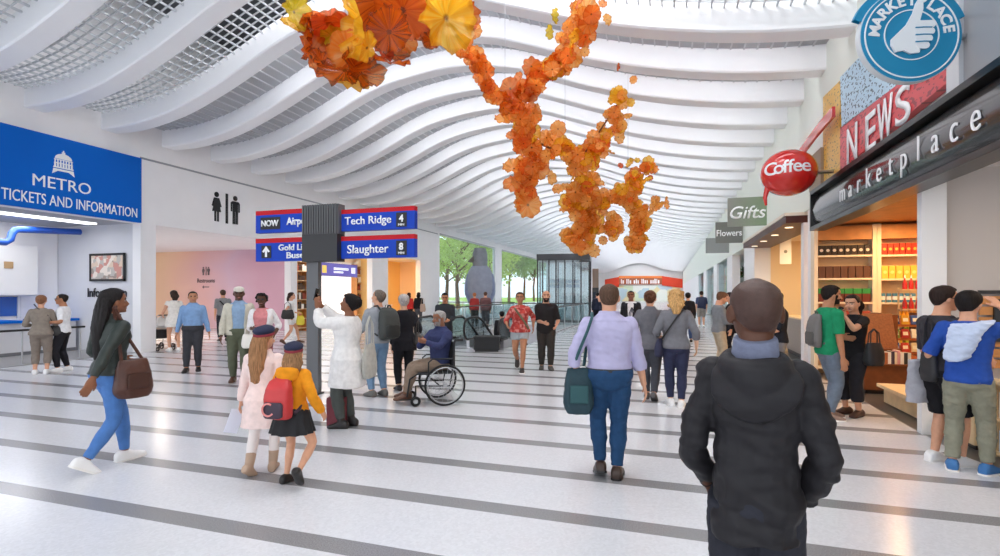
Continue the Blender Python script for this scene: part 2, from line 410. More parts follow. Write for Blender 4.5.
# --- blue ticket board on the left wall
t = MB().box(0, .07, 2.4, 10.57, 3.57, 5.34).build('ticket_sign', M_blue, loc=(XL + .005, 0, 0))
tag(t, 'large blue board with a white dome emblem above the ticket hall', 'sign')
def onL(px, py): return on_x(px, py, XL + .08)
a, b = onL(34, 180), onL(92, 190); c = onL(63, 184.7)
fit_text('lettering', 'METRO', V((.075, c.y, c.z)), FACE_PX, M_txtw, t, b.y - a.y, .27)
a, b = onL(1, 193), onL(137, 212); c = onL(72, 203.4)
fit_text('lettering', 'TICKETS AND INFORMATION', V((.075, (a.y + b.y) / 2, c.z)), FACE_PX, M_txtw, t, b.y - a.y, .25, bold=.0)
c = onL(63.5, 163.5); P_ = [[(-.035, .215), (-.035, .26), (-.012, .26), (-.012, .30), (.012, .30), (.012, .26), (.035, .26), (.035, .215)], circ(0, .09, .185, .13, 16, 0, PI), [(-.2, .06), (.2, .06), (.2, .08), (-.2, .08)], [(-.2, -.02), (.2, -.02), (.2, .0), (-.2, .0)], [(-.215, -.13), (.215, -.13), (.215, -.10), (-.215, -.10)], [(-.24, -.28), (-.215, -.15), (.215, -.15), (.24, -.28), (.12, -.20), (-.12, -.20)]]
for i in range(7):
    x = -.18 + .06 * i
    P_.append([(x - .012, 0), (x + .012, 0), (x + .012, .06), (x - .012, .06)]); P_.append([(x - .018, -.1), (x + .018, -.1), (x + .018, -.02), (x - .018, -.02)])
flat('dome_emblem', P_, .006, V((.077, c.y, c.z)), FACE_PX, M_txtw, t)
# --- restroom pictograms on the left wall and on the sunset wall
WOMAN = [circ(0, .40, .085), [(-.10, .29), (.10, .29), (.19, .02), (.14, .0), (.09, .16), (.17, -.16), (-.17, -.16), (-.09, .16), (-.14, .0), (-.19, .02)], [(-.085, -.16), (-.02, -.16), (-.02, -.48), (-.085, -.48)], [(.02, -.16), (.085, -.16), (.085, -.48), (.02, -.48)]]
MAN = [circ(0, .40, .085), [(-.13, .29), (.13, .29), (.19, .24), (.19, -.06), (.14, -.06), (.14, .2), (.11, .2), (.11, -.06), (-.11, -.06), (-.11, .2), (-.14, .2), (-.14, -.06), (-.19, -.06), (-.19, .24)], [(-.11, -.06), (-.015, -.06), (-.015, -.48), (-.11, -.48)], [(.015, -.06), (.11, -.06), (.11, -.48), (.015, -.48)]]
BAR = [[(-.045, -.5), (.045, -.5), (.045, .5), (-.045, .5)]]
def restroom(face, loc, sc, m, label, name='restroom_sign', axis=V((0, 1, 0)), gap=.36):
    o = empty(name, loc, 0, label, 'sign')
    flat('female_pictogram', WOMAN, .01, -axis * gap * sc * 1.15, face, m, o, sc); flat('divider_bar', BAR, .01, (0, 0, 0), face, m, o, sc); flat('male_pictogram', MAN, .01, axis * gap * sc, face, m, o, sc)
    return o
c = onL(228.5, 208.5); restroom(FACE_PX, (XL + .012, c.y, c.z), .98, M_txtk, 'large black restroom pictograms on the white left wall')
c = on_y(206, 271, 18.98); M_grey = mat('sign_grey', '6b5d60', .6)
o = restroom(FACE_MY, (c.x, 18.985, c.z), .40, M_grey, 'small grey restroom sign with lettering on the sunset-coloured wall', axis=V((1, 0, 0)))
cc = on_y(206, 280.5, 18.98); fit_text('lettering', 'Restrooms', V((0, 0, cc.z - c.z)), FACE_MY, M_grey, o, 1.05, .2)
cc = on_y(206, 287, 18.98); flat('arrow', [[(-.18, -.02), (.18, -.02), (.18, .02), (-.18, .02)], [(-.24, 0), (-.14, -.07), (-.14, .07)]], .006, V((0, 0, cc.z - c.z)), FACE_MY, M_grey, o)
# --- framed picture and lettering on the information wall
YI = 10.60
a, b = on_y(91, 254, YI), on_y(126, 281, YI)
pf = empty('framed_picture', ((a.x + b.x) / 2, YI - .03, (a.z + b.z) / 2), 0, 'black framed city picture on the grey wall above the lettering', 'picture')
w2, h2 = (b.x - a.x) / 2, (a.z - b.z) / 2
MB().box(-w2, w2, -.02, .02, h2 - .06, h2).box(-w2, w2, -.02, .02, -h2, -h2 + .06).box(-w2, -w2 + .06, -.02, .02, -h2, h2).box(w2 - .06, w2, -.02, .02, -h2, h2).build('frame', M_black, pf)
def picture_mat(name, cols, sc=3.):
    m = bpy.data.materials.new(name); m.use_nodes = True; nt = m.node_tree; b = nt.nodes['Principled BSDF']
    tc = nt.nodes.new('ShaderNodeTexCoord'); n = nt.nodes.new('ShaderNodeTexVoronoi'); n.distance = 'CHEBYCHEV'; n.inputs['Scale'].default_value = sc; nt.links.new(tc.outputs['Object'], n.inputs['Vector'])
    s = nt.nodes.new('ShaderNodeSeparateColor'); nt.links.new(n.outputs['Color'], s.inputs[0]); r = nt.nodes.new('ShaderNodeValToRGB'); r.color_ramp.interpolation = 'CONSTANT'; nt.links.new(s.outputs[0], r.inputs[0])
    e = r.color_ramp.elements; e[0].color = (*hexc(cols[0]), 1); e[1].position = .999; e[1].color = (*hexc(cols[-1]), 1)
    for i, c in enumerate(cols[1:]): q = e.new((i + 1) / len(cols)); q.color = (*hexc(c), 1)
    nt.links.new(r.outputs[0], b.inputs['Base Color']); b.inputs['Roughness'].default_value = .5; return m
MB().box(-w2 + .05, w2 - .05, -.005, .012, -h2 + .05, h2 - .05).build('print', picture_mat('city_print', ('d9c3ae', 'c98f83', 'b9b4ad', 'e3d8cc', '9c8f86'), 7), pf)
c = on_y(107, 292.5, YI); a, b = on_y(88, 290, YI), on_y(127, 290, YI)
tag(fit_text('wall_lettering', 'Information', V((c.x, YI, c.z)), FACE_MY, M_txtk, None, b.x - a.x, .26, bold=.01), 'black word Information on the grey wall under the framed picture', 'lettering')
# --- wayfinding post with four blades
YS = 7.18
gx0, gx1 = on_y(308, 300, YS).x, on_y(320, 300, YS).x
post = empty('wayfinding_post', ((gx0 + gx1) / 2, YS, 0), 0, 'dark grey wayfinding post with four blue and red direction blades', 'signpost')
px = post.location.x
def X_(p): return on_y(p, 300, YS).x - px
def Z_(p, y): return on_y(p, y, YS).z
M_post = mat('post_grey', '68696b', .5, metal=.2); M_postdark = mat('post_dark', '2c2c2e', .5)
MB().box(X_(308.5), X_(320), -.05, .04, 0, Z_(315, 262)).build('pole', M_post, post)
MB().box(X_(307) - .02, X_(320) + .02, -.09, .08, 0, .03).build('base_plate', M_postdark, post)
hz0, hz1, hzm = Z_(325, 262), Z_(325, 206), Z_(325, 235)
mb = MB().box(X_(308), X_(342.5), -.15, .06, hz0, hzm); mb.build('lower_cladding', M_postdark, post)
mb = MB().box(X_(308) + .01, X_(342.5) - .01, -.14, .05, hzm, hz1)
n = 14
for i in range(n):
    x = X_(308) + (X_(342.5) - X_(308)) * (i + .5) / n; mb.box(x - .012, x + .012, -.165, -.14, hzm, hz1)
for i in range(8):
    y = -.12 + .15 * i / 7; mb.box(X_(342.5) - .01, X_(342.5) + .015, y - .012, y + .012, hzm, hz1)
mb.build('ribbed_cladding', mat('ribbed_grey', '5f6062', .5, metal=.2), post)
def blade(p0, p1, yt, yb, lab):
    z1, z0 = Z_((p0 + p1) / 2, yt), Z_((p0 + p1) / 2, yb); h = z1 - z0; x0, x1 = X_(p0), X_(p1)
    bl = MB().box(x0, x1, -.05, .05, z0, z1 - h * .2).build('direction_blade', M_signblue, post); bl['label'] = lab
    MB().box(x0, x1, -.052, .052, z1 - h * .2, z1).build('red_band', M_signred, bl)
    return bl, z0, h
YF = -.053
bl, z0, h = blade(343, 416, 208.3, 230.2, 'upper right blade reading Tech Ridge'); zc = z0 + h * .41
fit_text('lettering', 'Tech Ridge', V(((X_(347) + X_(393)) / 2, YF, zc)), FACE_MY, M_txtw, bl, X_(393) - X_(347), h * .47, bold=.008)
def minbox(bl, zc, num, p0=398, p1=408.5):
    c = (X_(p0) + X_(p1)) / 2; w = (X_(p1) - X_(p0)) / 2
    MB().box(c - w, c + w, YF - .006, YF, zc - h * .32, zc + h * .32).build('black_tile', M_txtk, bl)
    fit_text('numeral', num, V((c, YF - .007, zc + h * .06)), FACE_MY, M_txtw, bl, w * .8, h * .32, bold=.03); fit_text('lettering', 'MIN', V((c, YF - .007, zc - h * .22)), FACE_MY, M_txtw, bl, w * 1.1, h * .10)
minbox(bl, zc, '4')
bl, z0, h = blade(343, 416, 235.6, 258, 'lower right blade reading Slaughter'); zc = z0 + h * .41
fit_text('lettering', 'Slaughter', V(((X_(349.5) + X_(390.5)) / 2, YF, zc - .02)), FACE_MY, M_txtw, bl, X_(390.5) - X_(349.5), h * .50, bold=.008); minbox(bl, zc, '8')
bl, z0, h = blade(258, 309, 210.2, 232.6, 'upper left blade with a black NOW tile'); zc = z0 + h * .42
c = (X_(263) + X_(282.5)) / 2; w = (X_(282.5) - X_(263)) / 2
MB().box(c - w, c + w, YF - .006, YF, zc - h * .27, zc + h * .27).build('black_tile', M_txtk, bl); fit_text('lettering', 'NOW', V((c, YF - .007, zc)), FACE_MY, M_txtw, bl, w * 1.75, h * .28, bold=.02)
fit_text('lettering', 'Airport', V(((X_(289) + X_(314)) / 2, YF, zc)), FACE_MY, M_txtw, bl, X_(314) - X_(289), h * .44, bold=.02)
bl, z0, h = blade(258, 309, 238.2, 261.2, 'lower left blade with a white up arrow'); zc = z0 + h * .41
c = (X_(264) + X_(273.5)) / 2; w = (X_(273.5) - X_(264)) / 2
MB().box(c - w, c + w, YF - .006, YF, zc - h * .27, zc + h * .27).build('black_tile', M_txtk, bl)
flat('arrow', [[(-.02, -.09), (.02, -.09), (.02, .03), (-.02, .03)], [(-.08, .005), (0, .1), (.08, .005), (.05, -.01), (0, .04), (-.05, -.01)]], .004, V((c, YF - .01, zc)), FACE_MY, M_txtw, bl, .95)
fit_text('lettering', 'Gold Line', V(((X_(281) + X_(313)) / 2, YF, zc + h * .17)), FACE_MY, M_txtw, bl, X_(313) - X_(281), h * .27, bold=.02)
fit_text('lettering', 'Buses', V(((X_(289) + X_(310)) / 2, YF, zc - h * .17)), FACE_MY, M_txtw, bl, X_(310) - X_(289), h * .27, bold=.02)
# --- overhead screen in the lit shop
a, b = on_x(320, 262.5, XL - .1), on_x(357, 275, XL - .1)
sc = MB().box(XL - .16, XL - .08, a.y, b.y, on_x(338, 276.5, XL - .1).z, on_x(338, 263.5, XL - .1).z).build('display_screen', mat('screen_case', '8f86b8', .4)); tag(sc, 'violet display screen over the lit shop behind the sign post', 'screen')
zc = on_x(338, 270, XL - .1).z
MB().box(XL - .08, XL - .07, a.y + .05, b.y - .05, zc - .26, zc + .26).build('screen_face', mat('screen_violet', '6a63b0', .3, emit='7468c0', es=.5), sc)
MB().box(XL - .07, XL - .065, a.y + .9, a.y + 2.0, zc + .0, zc + .1).box(XL - .07, XL - .065, a.y + .9, a.y + 1.6, zc - .14, zc - .06).box(XL - .07, XL - .065, b.y - .5, b.y - .2, zc - .12, zc + .14).build('screen_lines', mat('screen_white', 'e8e8f4', .3, emit='ffffff', es=.6), sc)
MB().box(XL - .07, XL - .065, a.y + .1, a.y + .4, zc - .16, zc + .16).build('screen_tile', mat('screen_yellow', 'e8c860', .3, emit='e8c860', es=.6), sc)

# --- black market fascia with spaced letters
zF0, zF1 = 2.90, 3.51; yF1 = 11.2; yF0 = 3.6
fa = empty('shop_fascia', (XR - .12, 0, 0), 0, 'long glossy black fascia with widely spaced white letters over the market', 'fascia')
M_gloss = mat('black_gloss', '333234', .16, spec=.6, coat=.4); M_edge = mat('black_edge', '111113', .3)
pr = [(-.02, zF0), (-.10, zF0 + .10), (-.13, (zF0 + zF1) / 2), (-.10, zF1 - .10), (-.02, zF1), (.10, zF1), (.10, zF0)]
bm_ = MB(); bm_.prism([(x, z) for x, z in pr], 1, yF0, yF1); bm_.build('curved_board', M_gloss, fa, smooth=math.radians(35))
MB().box(-.15, .10, yF0, yF1 + .02, zF1, zF1 + .07).build('top_rail', M_edge, fa); MB().box(-.15, .10, yF0, yF1 + .02, zF0 - .07, zF0).build('bottom_rail', M_edge, fa); MB().box(-.15, .10, yF1, yF1 + .06, zF0 - .07, zF1 + .07).build('end_cap', M_edge, fa)
word = 'marketplace'; ya, yb = on_x(843, 198, XR - .25).y, on_x(977, 120, XR - .25).y
for i, ch in enumerate(word):
    y = ya + (yb - ya) * i / 10
    me = text_mesh(ch, .40, depth=.006, bold=-.004, align='CENTER'); cx = [v.co.x for v in me.vertices]; m0 = (min(cx) + max(cx)) / 2
    for v in me.vertices: v.co.x = (v.co.x - m0) * .95
    me.transform(FACE_MX); me.materials.clear(); me.materials.append(M_txtw)
    link('letter', me, fa, (-.14, y, 3.20))
# --- printed NEWS panels standing above the fascia
def scribble(name, base, ink, sc, thr=.56):
    m = bpy.data.materials.new(name); m.use_nodes = True; nt = m.node_tree; b = nt.nodes['Principled BSDF']
    tc = nt.nodes.new('ShaderNodeTexCoord'); mp = nt.nodes.new('ShaderNodeMapping'); mp.inputs['Scale'].default_value = (1, sc * .8, sc * 1.6); mp.inputs['Rotation'].default_value = (.5, 0, 0); nt.links.new(tc.outputs['Object'], mp.inputs[0])
    n = nt.nodes.new('ShaderNodeTexNoise'); n.inputs['Scale'].default_value = 1.; n.inputs['Detail'].default_value = 1; nt.links.new(mp.outputs[0], n.inputs['Vector'])
    g = nt.nodes.new('ShaderNodeMath'); g.operation = 'GREATER_THAN'; g.inputs[1].default_value = thr; nt.links.new(n.outputs['Fac'], g.inputs[0])
    mx = nt.nodes.new('ShaderNodeMix'); mx.data_type = 'RGBA'; nt.links.new(g.outputs[0], mx.inputs[0]); mx.inputs[6].default_value = (*hexc(base), 1); mx.inputs[7].default_value = (*hexc(ink), 1)
    nt.links.new(mx.outputs[2], b.inputs['Base Color']); b.inputs['Roughness'].default_value = .35; return m
XN = XR - .06
nb = empty('news_board', (XN, 0, 0), 0, 'printed yellow, pale blue and red board reading NEWS above the black fascia', 'sign')
def yz(pts): return [(on_x(x, y, XN).y, max(on_x(x, y, XN).z, 3.6)) for x, y in pts]
MB().prism(yz([(826, 97), (843.5, 80), (843.5, 170), (826, 183)]), 0, -.05, .05).build('yellow_panel', scribble('yellow_print', 'e3b23c', '8a6a1c', 16, .62), nb)
MB().prism(yz([(843.5, 77), (862, 58), (890, 40), (905, 36), (905, 82), (845, 127)]), 0, -.05, .05).build('pale_blue_panel', scribble('blue_print', 'bcdcf0', '3f6178', 15, .58), nb)
MB().prism(yz([(843.5, 127), (905, 82), (945, 45), (955.5, 38), (955.5, 80), (843.5, 170)]), 0, -.05, .05).build('red_panel', scribble('red_print', 'd8454d', '96242f', 12, .58), nb)
for ch, p0, p1, yt, yb in (('N', 847.5, 857.5, 126, 163), ('E', 866, 876, 113, 150), ('W', 878, 893, 99, 142), ('S', 896, 911, 86, 124)):
    c0, c1 = on_x(p0, (yt + yb) / 2, XN - .06), on_x(p1, (yt + yb) / 2, XN - .06)
    fit_text('letter', ch, V((-.06, (c0.y + c1.y) / 2, (c0.z + c1.z) / 2)), FACE_MX, M_txtw, nb, c0.y - c1.y, (on_x((p0 + p1) / 2, yt, XN).z - on_x((p0 + p1) / 2, yb, XN).z), bold=.01)
tb = MB().box(-.10, .05, -.02, .25, 0, 1).build('tan_panel', mat('tan_board', '9c8c78', .6), nb); a = on_x(814, 190, XN); b2 = on_x(826, 145, XN)
tb.scale = (1, (a.y - b2.y) / .27 * 1., (b2.z - a.z)); tb.location = (0, b2.y, 3.66)
# silver end trim and grey panel above the fascia, nearest the viewer
gp = empty('grey_wall_panel', (XR - .02, 0, 0), 0, 'grey panel with a silver end trim above the near end of the black fascia', 'panel')
y1 = on_x(967, 78, XR).y
MB().box(-.06, .0, 3.0, y1 - .12, 3.62, 6.2).build('panel_face', mat('panel_grey', '9a9b9e', .4), gp); MB().box(-.10, .0, y1 - .12, y1 + .12, 3.62, 6.2).build('end_trim', mat('silver_trim', 'd5d8dc', .3, metal=.3), gp)
# --- round market badge on an arm
c = on_x(909, 36.5, 2.24); R_ = 48.5 / FPX * (-c.x * SN + c.y * CS)
bd = empty('round_sign', (c.x, c.y, c.z), math.radians(14), 'round teal-blue sign with a white thumbs-up hand above the black fascia', 'sign')
M_teal = mat('badge_teal', '1788b4', .4)
def disc(r, y0, y1, name, m, kx=1., ky=.96, n=64):
    b = MB(); b.rings([[(r * kx * math.cos(2 * PI * k / n), y, r * ky * math.sin(2 * PI * k / n)) for k in range(n)] for y in (y0, y1)]); return b.build(name, m, bd, smooth=math.radians(40))
disc(R_, -.02, .05, 'silver_backing', mat('badge_silver', 'cfd6da', .4)); disc(R_ * .985, -.03, .0, 'disc', M_teal)
def annulus(r0, r1, y, name, m, n=72):
    b = MB(); vs = []; fs = []
    for k in range(n):
        a = 2 * PI * k / n
        for r in (r0, r1):
            for yy in (y, y - .008): vs.append((r * math.cos(a), yy, r * .96 * math.sin(a)))
    for k in range(n):
        i, j = k * 4, ((k + 1) % n) * 4
        fs += [(i, i + 2, j + 2, j), (i + 1, j + 1, j + 3, i + 3), (i, j, j + 1, i + 1), (i + 2, i + 3, j + 3, j + 2)]
    b.add(vs, fs); return b.build(name, m, bd)
annulus(R_ * .90, R_ * .925, -.03, 'outer_ring', M_txtw); annulus(R_ * .52, R_ * .54, -.03, 'inner_ring', M_txtw)
for i, ch in enumerate('MARKETPLACE'):
    a = math.radians(180 - 8 - 164 * i / 10); me = text_mesh(ch, R_ * .30, depth=.004, bold=.004, align='CENTER')
    me.transform(Matrix.Rotation(a - PI / 2, 4, 'Z')); me.transform(FACE_MY); me.materials.clear(); me.materials.append(M_txtw)
    link('letter', me, bd, (R_ * .72 * math.cos(a), -.036, R_ * .70 * math.sin(a)))
# thumb-up hand, a raised relief: palm mass, thumb and four folded fingers
hb = MB(); k = R_
TH_ = [(-.42, -.10), (-.30, .02), (-.12, .20), (.0, .42), (.06, .62), (.12, .72), (.20, .68), (.20, .50), (.14, .28), (.17, .20), (.13, -.38), (-.05, -.40), (-.18, -.33), (-.34, -.36), (-.42, -.22)]
hb.prism([(x * k, y * k) for x, y in TH_], 2, 0, .02)
for y, x1, hgt in ((.19, .44, .075), (.045, .42, .072), (-.10, .38, .07), (-.24, .32, .065)):
    pts = circ(.12, y, hgt, None, 9, PI / 2, 3 * PI / 2) + circ(x1 - hgt, y, hgt, None, 9, -PI / 2, PI / 2)
    hb.prism([(x * k, q * k) for x, q in pts], 2, 0, .024)
me = hb.mesh('hand_emblem', mat('badge_white', 'eef3f6', .5)); me.transform(FACE_MY); link('hand_emblem', me, bd, (0, -.036, 0))
ln = MB()
for y in (.118, -.028, -.17): ln.tube([(.04 * k, y * k, .026), (.2 * k, (y + .004) * k, .028), (.36 * k, y * k, .026)], .006 * k * 2, 5)
me = ln.mesh('finger_lines', M_teal); me.transform(FACE_MY); link('finger_lines', me, bd, (0, -.036, 0))
arc = MB(); vs = []
N = 30
for kk in range(N + 1):
    a = math.radians(20 + 140 * kk / N)
    for r in (R_ * 1.0, R_ * 1.16): vs += [(r * math.cos(a), .045, r * math.sin(a) * .96), (r * math.cos(a), .0, r * math.sin(a) * .96)]
arc.add(vs, [f for q in range(N) for f in ((4 * q, 4 * q + 2, 4 * q + 6, 4 * q + 4), (4 * q + 1, 4 * q + 5, 4 * q + 7, 4 * q + 3), (4 * q, 4 * q + 4, 4 * q + 5, 4 * q + 1), (4 * q + 2, 4 * q + 3, 4 * q + 7, 4 * q + 6))])
arc.build('rear_arc', M_teal, bd)
inv = Matrix.Rotation(-math.radians(14), 3, 'Z')
MB().tube([V((.0, .06, 0)), inv @ V((XR - c.x - .02, .18, 0))], .03, 10).build('bracket_arm', M_steel, bd, True)
# --- red coffee ball with its ribbon
c = on_x(788.5, 173, 2.02); dd = -c.x * SN + c.y * CS; r = 25 / FPX * dd
cb = empty('coffee_sign', tuple(c), 0, 'glossy red ball sign with white lettering and a red ribbon arm', 'sign')
M_red = mat('glossy_red', 'd3241f', .12, spec=.6, coat=.6)
b = MB(); b.ell((0, 0, 0), r * 1.03, r * 1.03, r * .92, 40, 24); b.build('ball', M_red, cb, True)
for i, ch in enumerate('Coffee'):
    me = text_mesh(ch, r * .70, depth=.0, bold=.004, align='CENTER'); xs = [v.co.x for v in me.vertices]; m0 = (min(xs) + max(xs)) / 2
    off = (-.62, -.33, -.09, .09, .31, .60)[i] * r * 1.0; rot = math.atan2(c.x, -c.y) if False else 0
    bm = bmesh.new(); bm.from_mesh(me); bmesh.ops.triangulate(bm, faces=bm.faces[:]); bmesh.ops.subdivide_edges(bm, edges=bm.edges[:], cuts=1); bm.to_mesh(me); bm.free()
    for v in me.vertices:
        x, z = v.co.x - m0 + off, v.co.y + .02 + (.03 * off)
        q = max(1 - (x / (r * 1.03)) ** 2 - (z / (r * .92)) ** 2, .05); v.co = V((x, -math.sqrt(q) * r * 1.03 - .006, z))
    me.transform(Matrix.Rotation(math.atan2(-c.x, c.y) , 4, 'Z')); me.materials.clear(); me.materials.append(M_txtw); link('letter', me, cb)
a1, a2 = on_x(803, 156, 2.6), on_x(832, 112, 2.6)
rb = MB(); rr = []
for t in [i / 8 for i in range(9)]:
    p_ = a1.lerp(a2, t) - c + V((-.1 * (1 - t), 0, .03 * math.sin(t * PI)))
    rr.append([p_ + V((.0, 0, -.09)), p_ + V((.05, 0, -.09)), p_ + V((.05, 0, .09)), p_ + V((0, 0, .09))])
rb.rings(rr); rb.build('ribbon_arm', M_red, cb, True)
MB().tube([(-r * .75, 0, -r * .5), (-r * .85, .0, -r * .95), (-r * .8, .02, -r * 1.25)], [.05, .035, .02], 8).build('tail', M_red, cb, True)
MB().tube([(.0, .0, 0), (XR - c.x, .1, 0)], .035, 8).build('bracket_arm', M_steel, cb, True)
# --- hanging shop boxes: gifts, flowers, and one more
def grad(name, c0, c1):
    m = bpy.data.materials.new(name); m.use_nodes = True; nt = m.node_tree; b = nt.nodes['Principled BSDF']; tc = nt.nodes.new('ShaderNodeTexCoord'); sp = nt.nodes.new('ShaderNodeSeparateXYZ'); nt.links.new(tc.outputs['Generated'], sp.inputs[0])
    r = nt.nodes.new('ShaderNodeValToRGB'); nt.links.new(sp.outputs['X'], r.inputs[0]); r.color_ramp.elements[0].color = (*hexc(c0), 1); r.color_ramp.elements[1].color = (*hexc(c1), 1)
    nt.links.new(r.outputs[0], b.inputs['Base Color']); b.inputs['Roughness'].default_value = .5; return m
def hang_sign(p0, p1, yt, yb, s0, s1, word, label, front, side, px_t0, px_t1, hgt, sh=.2, X=2.3):
    pm = (p0 + p1) / 2; c = on_x(pm, (yt + yb) / 2, X); d = -c.x * SN + c.y * CS; w = (p1 - p0) / FPX * d * 1.05; h = (yb - yt) / FPX * d
    o = empty('hanging_sign', tuple(c), 0, label, 'sign'); f = MB().box(-w / 2, w / 2, -.04, .04, -h / 2, h / 2).build('front_board', front, o)
    x0 = (s0 - pm) / FPX * d * 1.05; x1 = (s1 - pm) / FPX * d * 1.05
    MB().box(x0, x1, -.02, .10, -h / 2, h / 2).build('side_board', side, o)
    MB().box(w / 2, x0, .0, .02, h / 2 - .08, h / 2 - .04).build('bracket', M_steel, o)
    MB().box(x1, XR - c.x, .0, .05, h * .2, h * .2 + .05).build('wall_arm', M_steel, o)
    if word: fit_text('lettering', word, V((((px_t0 + px_t1) / 2 - pm) / FPX * d * 1.05, -.042, -.02)), FACE_MY, M_txtw, o, (px_t1 - px_t0) / FPX * d * 1.05, hgt * h, shear=sh, bold=.01)
    return o
hang_sign(730, 764, 197.5, 226, 767, 774, 'Gifts', 'grey-green hanging sign reading Gifts, nearest of the three boards', grad('gift_board', '84857e', '7f9474'), mat('gift_side', '7d9472', .5), 732, 763, .44, .25)
hang_sign(717, 741, 222, 243, 745, 750, 'Flowers', 'grey hanging sign reading Flowers between the Gifts board and a dim one', mat('flower_board', '6d6e68', .5), mat('flower_side', '8d8e8c', .5), 718, 740, .30, .0)
hang_sign(707, 727.5, 238, 253, 731, 736, None, 'dim grey blank-looking hanging sign, farthest of the three boards', mat('far_board', '878a88', .5), mat('far_side', '9b9d9b', .5), 0, 0, 0)
# --- brown cafe canopy with downlights
y0, y1 = 12.95, px_y(754.5)
cn = empty('cafe_canopy', (XR, 0, 0), 0, 'dark red-brown cafe canopy with downlights in its underside', 'canopy')
MB().box(-.35, .5, y0, y1, 3.2, 3.36).build('soffit', mat('canopy_brown', '4a1d16', .45), cn); MB().box(-.38, .5, y0, y1, 3.36, 3.43).build('top_edge', mat('canopy_cream', 'e6dccb', .5), cn)
for i in range(4): 
    y = y0 + (y1 - y0) * (i + .5) / 4; b = MB(); b.lathe([(.09, 3.19), (.09, 3.20)], 16, (-.12, y, 0)); b.build('downlight', mat('downlight_glow', 'fff0d0', .4, emit='fff0d0', es=1.6), cn)
# --- red banner at the far end of the hall
bn = empty('end_banner', (-5.2, YEND - .3, 0), 0, 'distant orange-red banner across the far end of the hall', 'banner')
def xe(p): return min(XR + 5.1,  on_y(p, 280, YEND - .3).x + 5.2)
def ze(p, y): return on_y(p, y, YEND - .3).z
M_or = mat('banner_red', 'e2431f', .5)
MB().prism([(xe(605), ze(605, 288)), (xe(619), ze(619, 287)), (xe(619), ze(619, 277)), (xe(605), ze(605, 279.5))], 1, -.1, .1).build('left_panel', M_or, bn)
MB().prism([(xe(662), ze(662, 285.5)), (xe(684), ze(684, 288)), (xe(684), ze(684, 279)), (xe(662), ze(662, 276))], 1, -.1, .1).build('right_panel', M_or, bn)
MB().prism([(xe(619), ze(619, 278)), (xe(662), ze(662, 278)), (xe(662), ze(662, 276)), (xe(619), ze(619, 276))], 1, -.1, .1).build('top_strip', mat('banner_orange', 'f08a3c', .5), bn)
MB().box(xe(619), xe(662), -.05, .05, ze(640, 284.5), ze(640, 278)).build('centre_panel', mat('banner_brown', 'b0603f', .5), bn)
lb = MB(); rnd = random.Random(3); x = xe(621)
while x < xe(660):
    wd = rnd.uniform(.12, .3); lb.box(x, x + wd, -.08, -.05, ze(640, 283.6), ze(640, rnd.choice((279, 280.2)))); x += wd + rnd.choice((.12, .14, .5))
lb.build('white_marks', M_txtw, bn)
ew = MB().box(-12.5, 2.4, YEND - .12, YEND - .02, 0, 3.2).build('end_glazing', picture_mat('end_view', ('cfe3ea', 'e9efe6', 'd7e6c8', 'e8dcae', 'bcd3dc'), .45)); tag(ew, 'pale glazed front under the distant orange-red banner', 'glazing')
# ================================================================ PEOPLE
def lerp(a, b, t): return a + (b - a) * t
def interp(tab, x):
    if x <= tab[0][0]: return tab[0][1:]
    for i in range(len(tab) - 1):
        if x <= tab[i + 1][0]:
            t = (x - tab[i][0]) / (tab[i + 1][0] - tab[i][0]); t = t * t * (3 - 2 * t) * .5 + t * .5
            return tuple(lerp(p, q, t) for p, q in zip(tab[i][1:], tab[i + 1][1:]))
    return tab[-1][1:]
# torso half width / half depth / forward shift, in body heights, by height up the body
TORSO_M = [(.455, .040, .045, 0), (.48, .088, .064, -.004), (.52, .098, .070, -.006), (.56, .094, .066, -.002), (.61, .088, .061, .002), (.66, .092, .063, .002), (.72, .102, .068, .002), (.765, .108, .068, 0), (.795, .108, .060, -.004), (.815, .090, .048, -.008), (.832, .056, .040, -.010), (.846, .038, .037, -.008), (.87, .034, .036, -.002), (.895, .034, .036, .004)]
TORSO_F = [(.455, .040, .045, 0), (.48, .092, .066, -.006), (.52, .102, .072, -.008), (.56, .090, .062, 0), (.61, .074, .053, .004), (.65, .076, .055, .004), (.70, .088, .062, .004), (.735, .092, .068, .008), (.775, .094, .058, .0), (.80, .086, .050, -.004), (.818, .070, .042, -.008), (.832, .046, .036, -.010), (.846, .032, .032, -.008), (.87, .029, .031, -.002), (.895, .029, .031, .004)]
LEGR = [(0, .052), (.1, .053), (.25, .047), (.4, .039), (.5, .0335), (.6, .0335), (.7, .0345), (.85, .025), (1, .021)]
ARMR = [(0, .032), (.12, .031), (.3, .027), (.45, .024), (.55, .0235), (.65, .0235), (.8, .019), (1, .0145)]
HEADR = [(0, .15, .40, .02), (.06, .21, .435, .14), (.13, .26, .44, .26), (.22, .295, .435, .34), (.34, .32, .425, .41), (.46, .345, .40, .47), (.52, .35, .405, .49), (.60, .36, .44, .50), (.72, .355, .43, .51), (.82, .32, .37, .47), (.90, .25, .27, .38), (.96, .15, .15, .25), (1.0, .03, .02, .06)]

def ik(a, b, l1, l2, pole):
    d = b - a; L = min(max(d.length, 1e-4), (l1 + l2) * .999); dn = d.normalized()
    b2 = a + dn * L
    x = (l1 * l1 - l2 * l2 + L * L) / (2 * L); h = math.sqrt(max(l1 * l1 - x * x, 0))
    p = pole - dn * pole.dot(dn)
    p = p.normalized() if p.length > 1e-5 else V((0, 1, 0))
    return a + dn * x + p * h, b2

